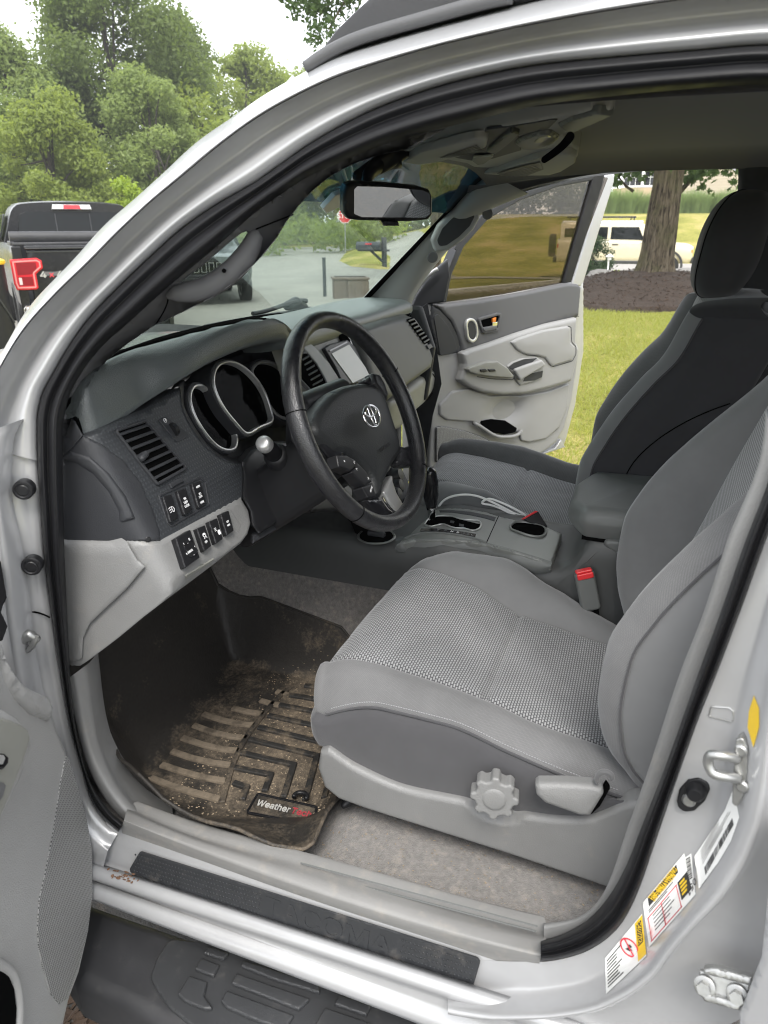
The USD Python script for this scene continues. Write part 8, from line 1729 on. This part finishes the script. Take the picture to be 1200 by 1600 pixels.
# ---- cream off-roader on the neighbour's driveway: its side faces us, nose to the right
c = PD(969, 405, 24.6); vdir = math.atan2(c[1], c[0]+1.425)
FH = vdir - math.pi/2 + math.radians(4)
FJ = thing('cream_offroader', 'boxy cream off-road car with white roof and spare wheel, parked beyond the tree', 'off-road car', (c[0], c[1], float(terrain(c[0], c[1]))+.02), FH-math.pi/2)
fs = [(-2.15, [(0, .5), (.80, .5), (.90, .65), (.92, .95), (.90, 1.14), (.86, 1.2), (.80, 1.22), (0, 1.24)]), (-2.0, [(0, .5), (.85, .5), (.94, .65), (.95, .95), (.93, 1.16), (.9, 1.2), (.84, 1.22), (0, 1.24)]), (.95, [(0, .5), (.85, .5), (.94, .65), (.95, .95), (.93, 1.14), (.9, 1.18), (.84, 1.20), (0, 1.22)]), (1.0, [(0, .5), (.85, .5), (.94, .65), (.95, .95), (.93, 1.10), (.9, 1.14), (.84, 1.16), (0, 1.18)]), (2.05, [(0, .5), (.80, .5), (.90, .65), (.92, .85), (.88, 1.03), (.84, 1.07), (.78, 1.09), (0, 1.12)]), (2.2, [(0, .55), (.70, .55), (.82, .65), (.84, .85), (.80, .98), (.74, 1.02), (.68, 1.03), (0, 1.05)])]
obj('body', body_loft(fs), 'cream_paint', FJ, 50)
gh_ = [(-2.08, [(0, 1.2), (.88, 1.2), (.80, 1.66), (.76, 1.72), (0, 1.76)]), (-1.9, [(0, 1.2), (.89, 1.2), (.81, 1.68), (.77, 1.76), (0, 1.80)]), (.45, [(0, 1.2), (.89, 1.2), (.81, 1.68), (.77, 1.74), (0, 1.78)]), (.80, [(0, 1.18), (.89, 1.18), (.83, 1.5), (.80, 1.52), (0, 1.54)]), (1.0, [(0, 1.12), (.89, 1.12), (.88, 1.16), (.86, 1.18), (0, 1.20)])]
obj('cabin', body_loft(gh_, 40, 40), 'cream_paint', FJ, 45)
obj('roof', bx((0, -.75, 1.775), (1.50, 2.6, .07), .03), 'white_paint', FJ, 40)
for s in (-1, 1):
    pl = Plane((s*.853, 0, 1.42), unit([s, 0, .17]))
    for P in ([(-1.25, 1.24), (-.55, 1.24), (-.55, 1.62), (-1.15, 1.62)], [(-.45, 1.24), (.62, 1.22), (.42, 1.62), (-.45, 1.62)], [(-1.95, 1.30), (-1.5, 1.30), (-1.5, 1.58), (-1.95, 1.58)]):
        obj('side_window', plate(pl, [((np.array([s*.853, y, z])-pl.p)@pl.ex, (z-1.42)*1.01) for y, z in P], .02, .004, off=.012, edge=.12), 'car_glass', FJ, 40)
    for y in (-1.35, 1.42): wheel(FJ, (s*.83, y, .39), .39, .26)
    for y in (-1.35, 1.42): obj('arch_trim', trimesh.creation.annulus(.43, .50, .06).apply_transform(rotm([0, 1, 0], np.pi/2)).apply_translation((s*.94, y, .42)), 'step_black', FJ, 30)
    obj('sill', bx((s*.93, .03, .52), (.06, 1.9, .10), .02), 'step_black', FJ, 30)
    obj('door_line', cat([bx((s*.952, y, .95), (.004, .012, .62)) for y in (-.50, .78)]), 'deep_black', FJ, False)
    obj('door_handle', bx((s*.957, -.28, 1.08), (.02, .20, .03), .008), 'black_plastic', FJ, 30)
    obj('mirror', bx((s*1.02, .62, 1.28), (.14, .12, .18), .03), 'black_plastic', FJ, 30)
    obj('tail_light', bx((s*.86, -2.13, 1.02), (.14, .06, .14), .02), 'lens_red', FJ, 30)
    obj('turn_signal', bx((s*.80, 2.13, .88), (.16, .12, .12), .03), 'orange_plastic', FJ, 30)
wheel(FJ, (0, -2.32, .98), .38, .24, name='spare_wheel') if False else None
g = trimesh.creation.revolve(np.array([(.0, -.12), (.3, -.12), (.37, -.09), (.38, 0), (.37, .09), (.3, .12), (0, .12)]), sections=36); g.apply_transform(rotm([1, 0, 0], np.pi/2)); g.apply_translation((.08, -2.33, 1.02)); obj('spare_wheel', g, 'tyre', FJ, 30)
obj('bumper', cat([bx((0, 2.24, .60), (1.7, .14, .20), .04), bx((0, -2.2, .58), (1.7, .14, .20), .04)]), 'step_black', FJ, 40)
rk = obj('roof_rack', cat([tube([[s*.66, -1.9, 1.93], [s*.66, .3, 1.93]], .022, 8) for s in (-1, 1)] + [tube([[-.66, y, 1.91], [.66, y, 1.91]], .018, 8) for y in np.linspace(-1.9, .3, 6)] + [tube([[s*.66, y, 1.80], [s*.66, y, 1.93]], .018, 8) for s in (-1, 1) for y in (-1.8, -.8, .25)]), 'black_plastic', FJ, 30)
pl = Plane((0, .78, 1.45), unit([0, .8, .45])); obj('windscreen', plate(pl, [(-.72, -.28), (.72, -.28), (.70, .16), (-.70, .16)], .02, .004, off=.03, edge=.12), 'car_glass', FJ, 40)
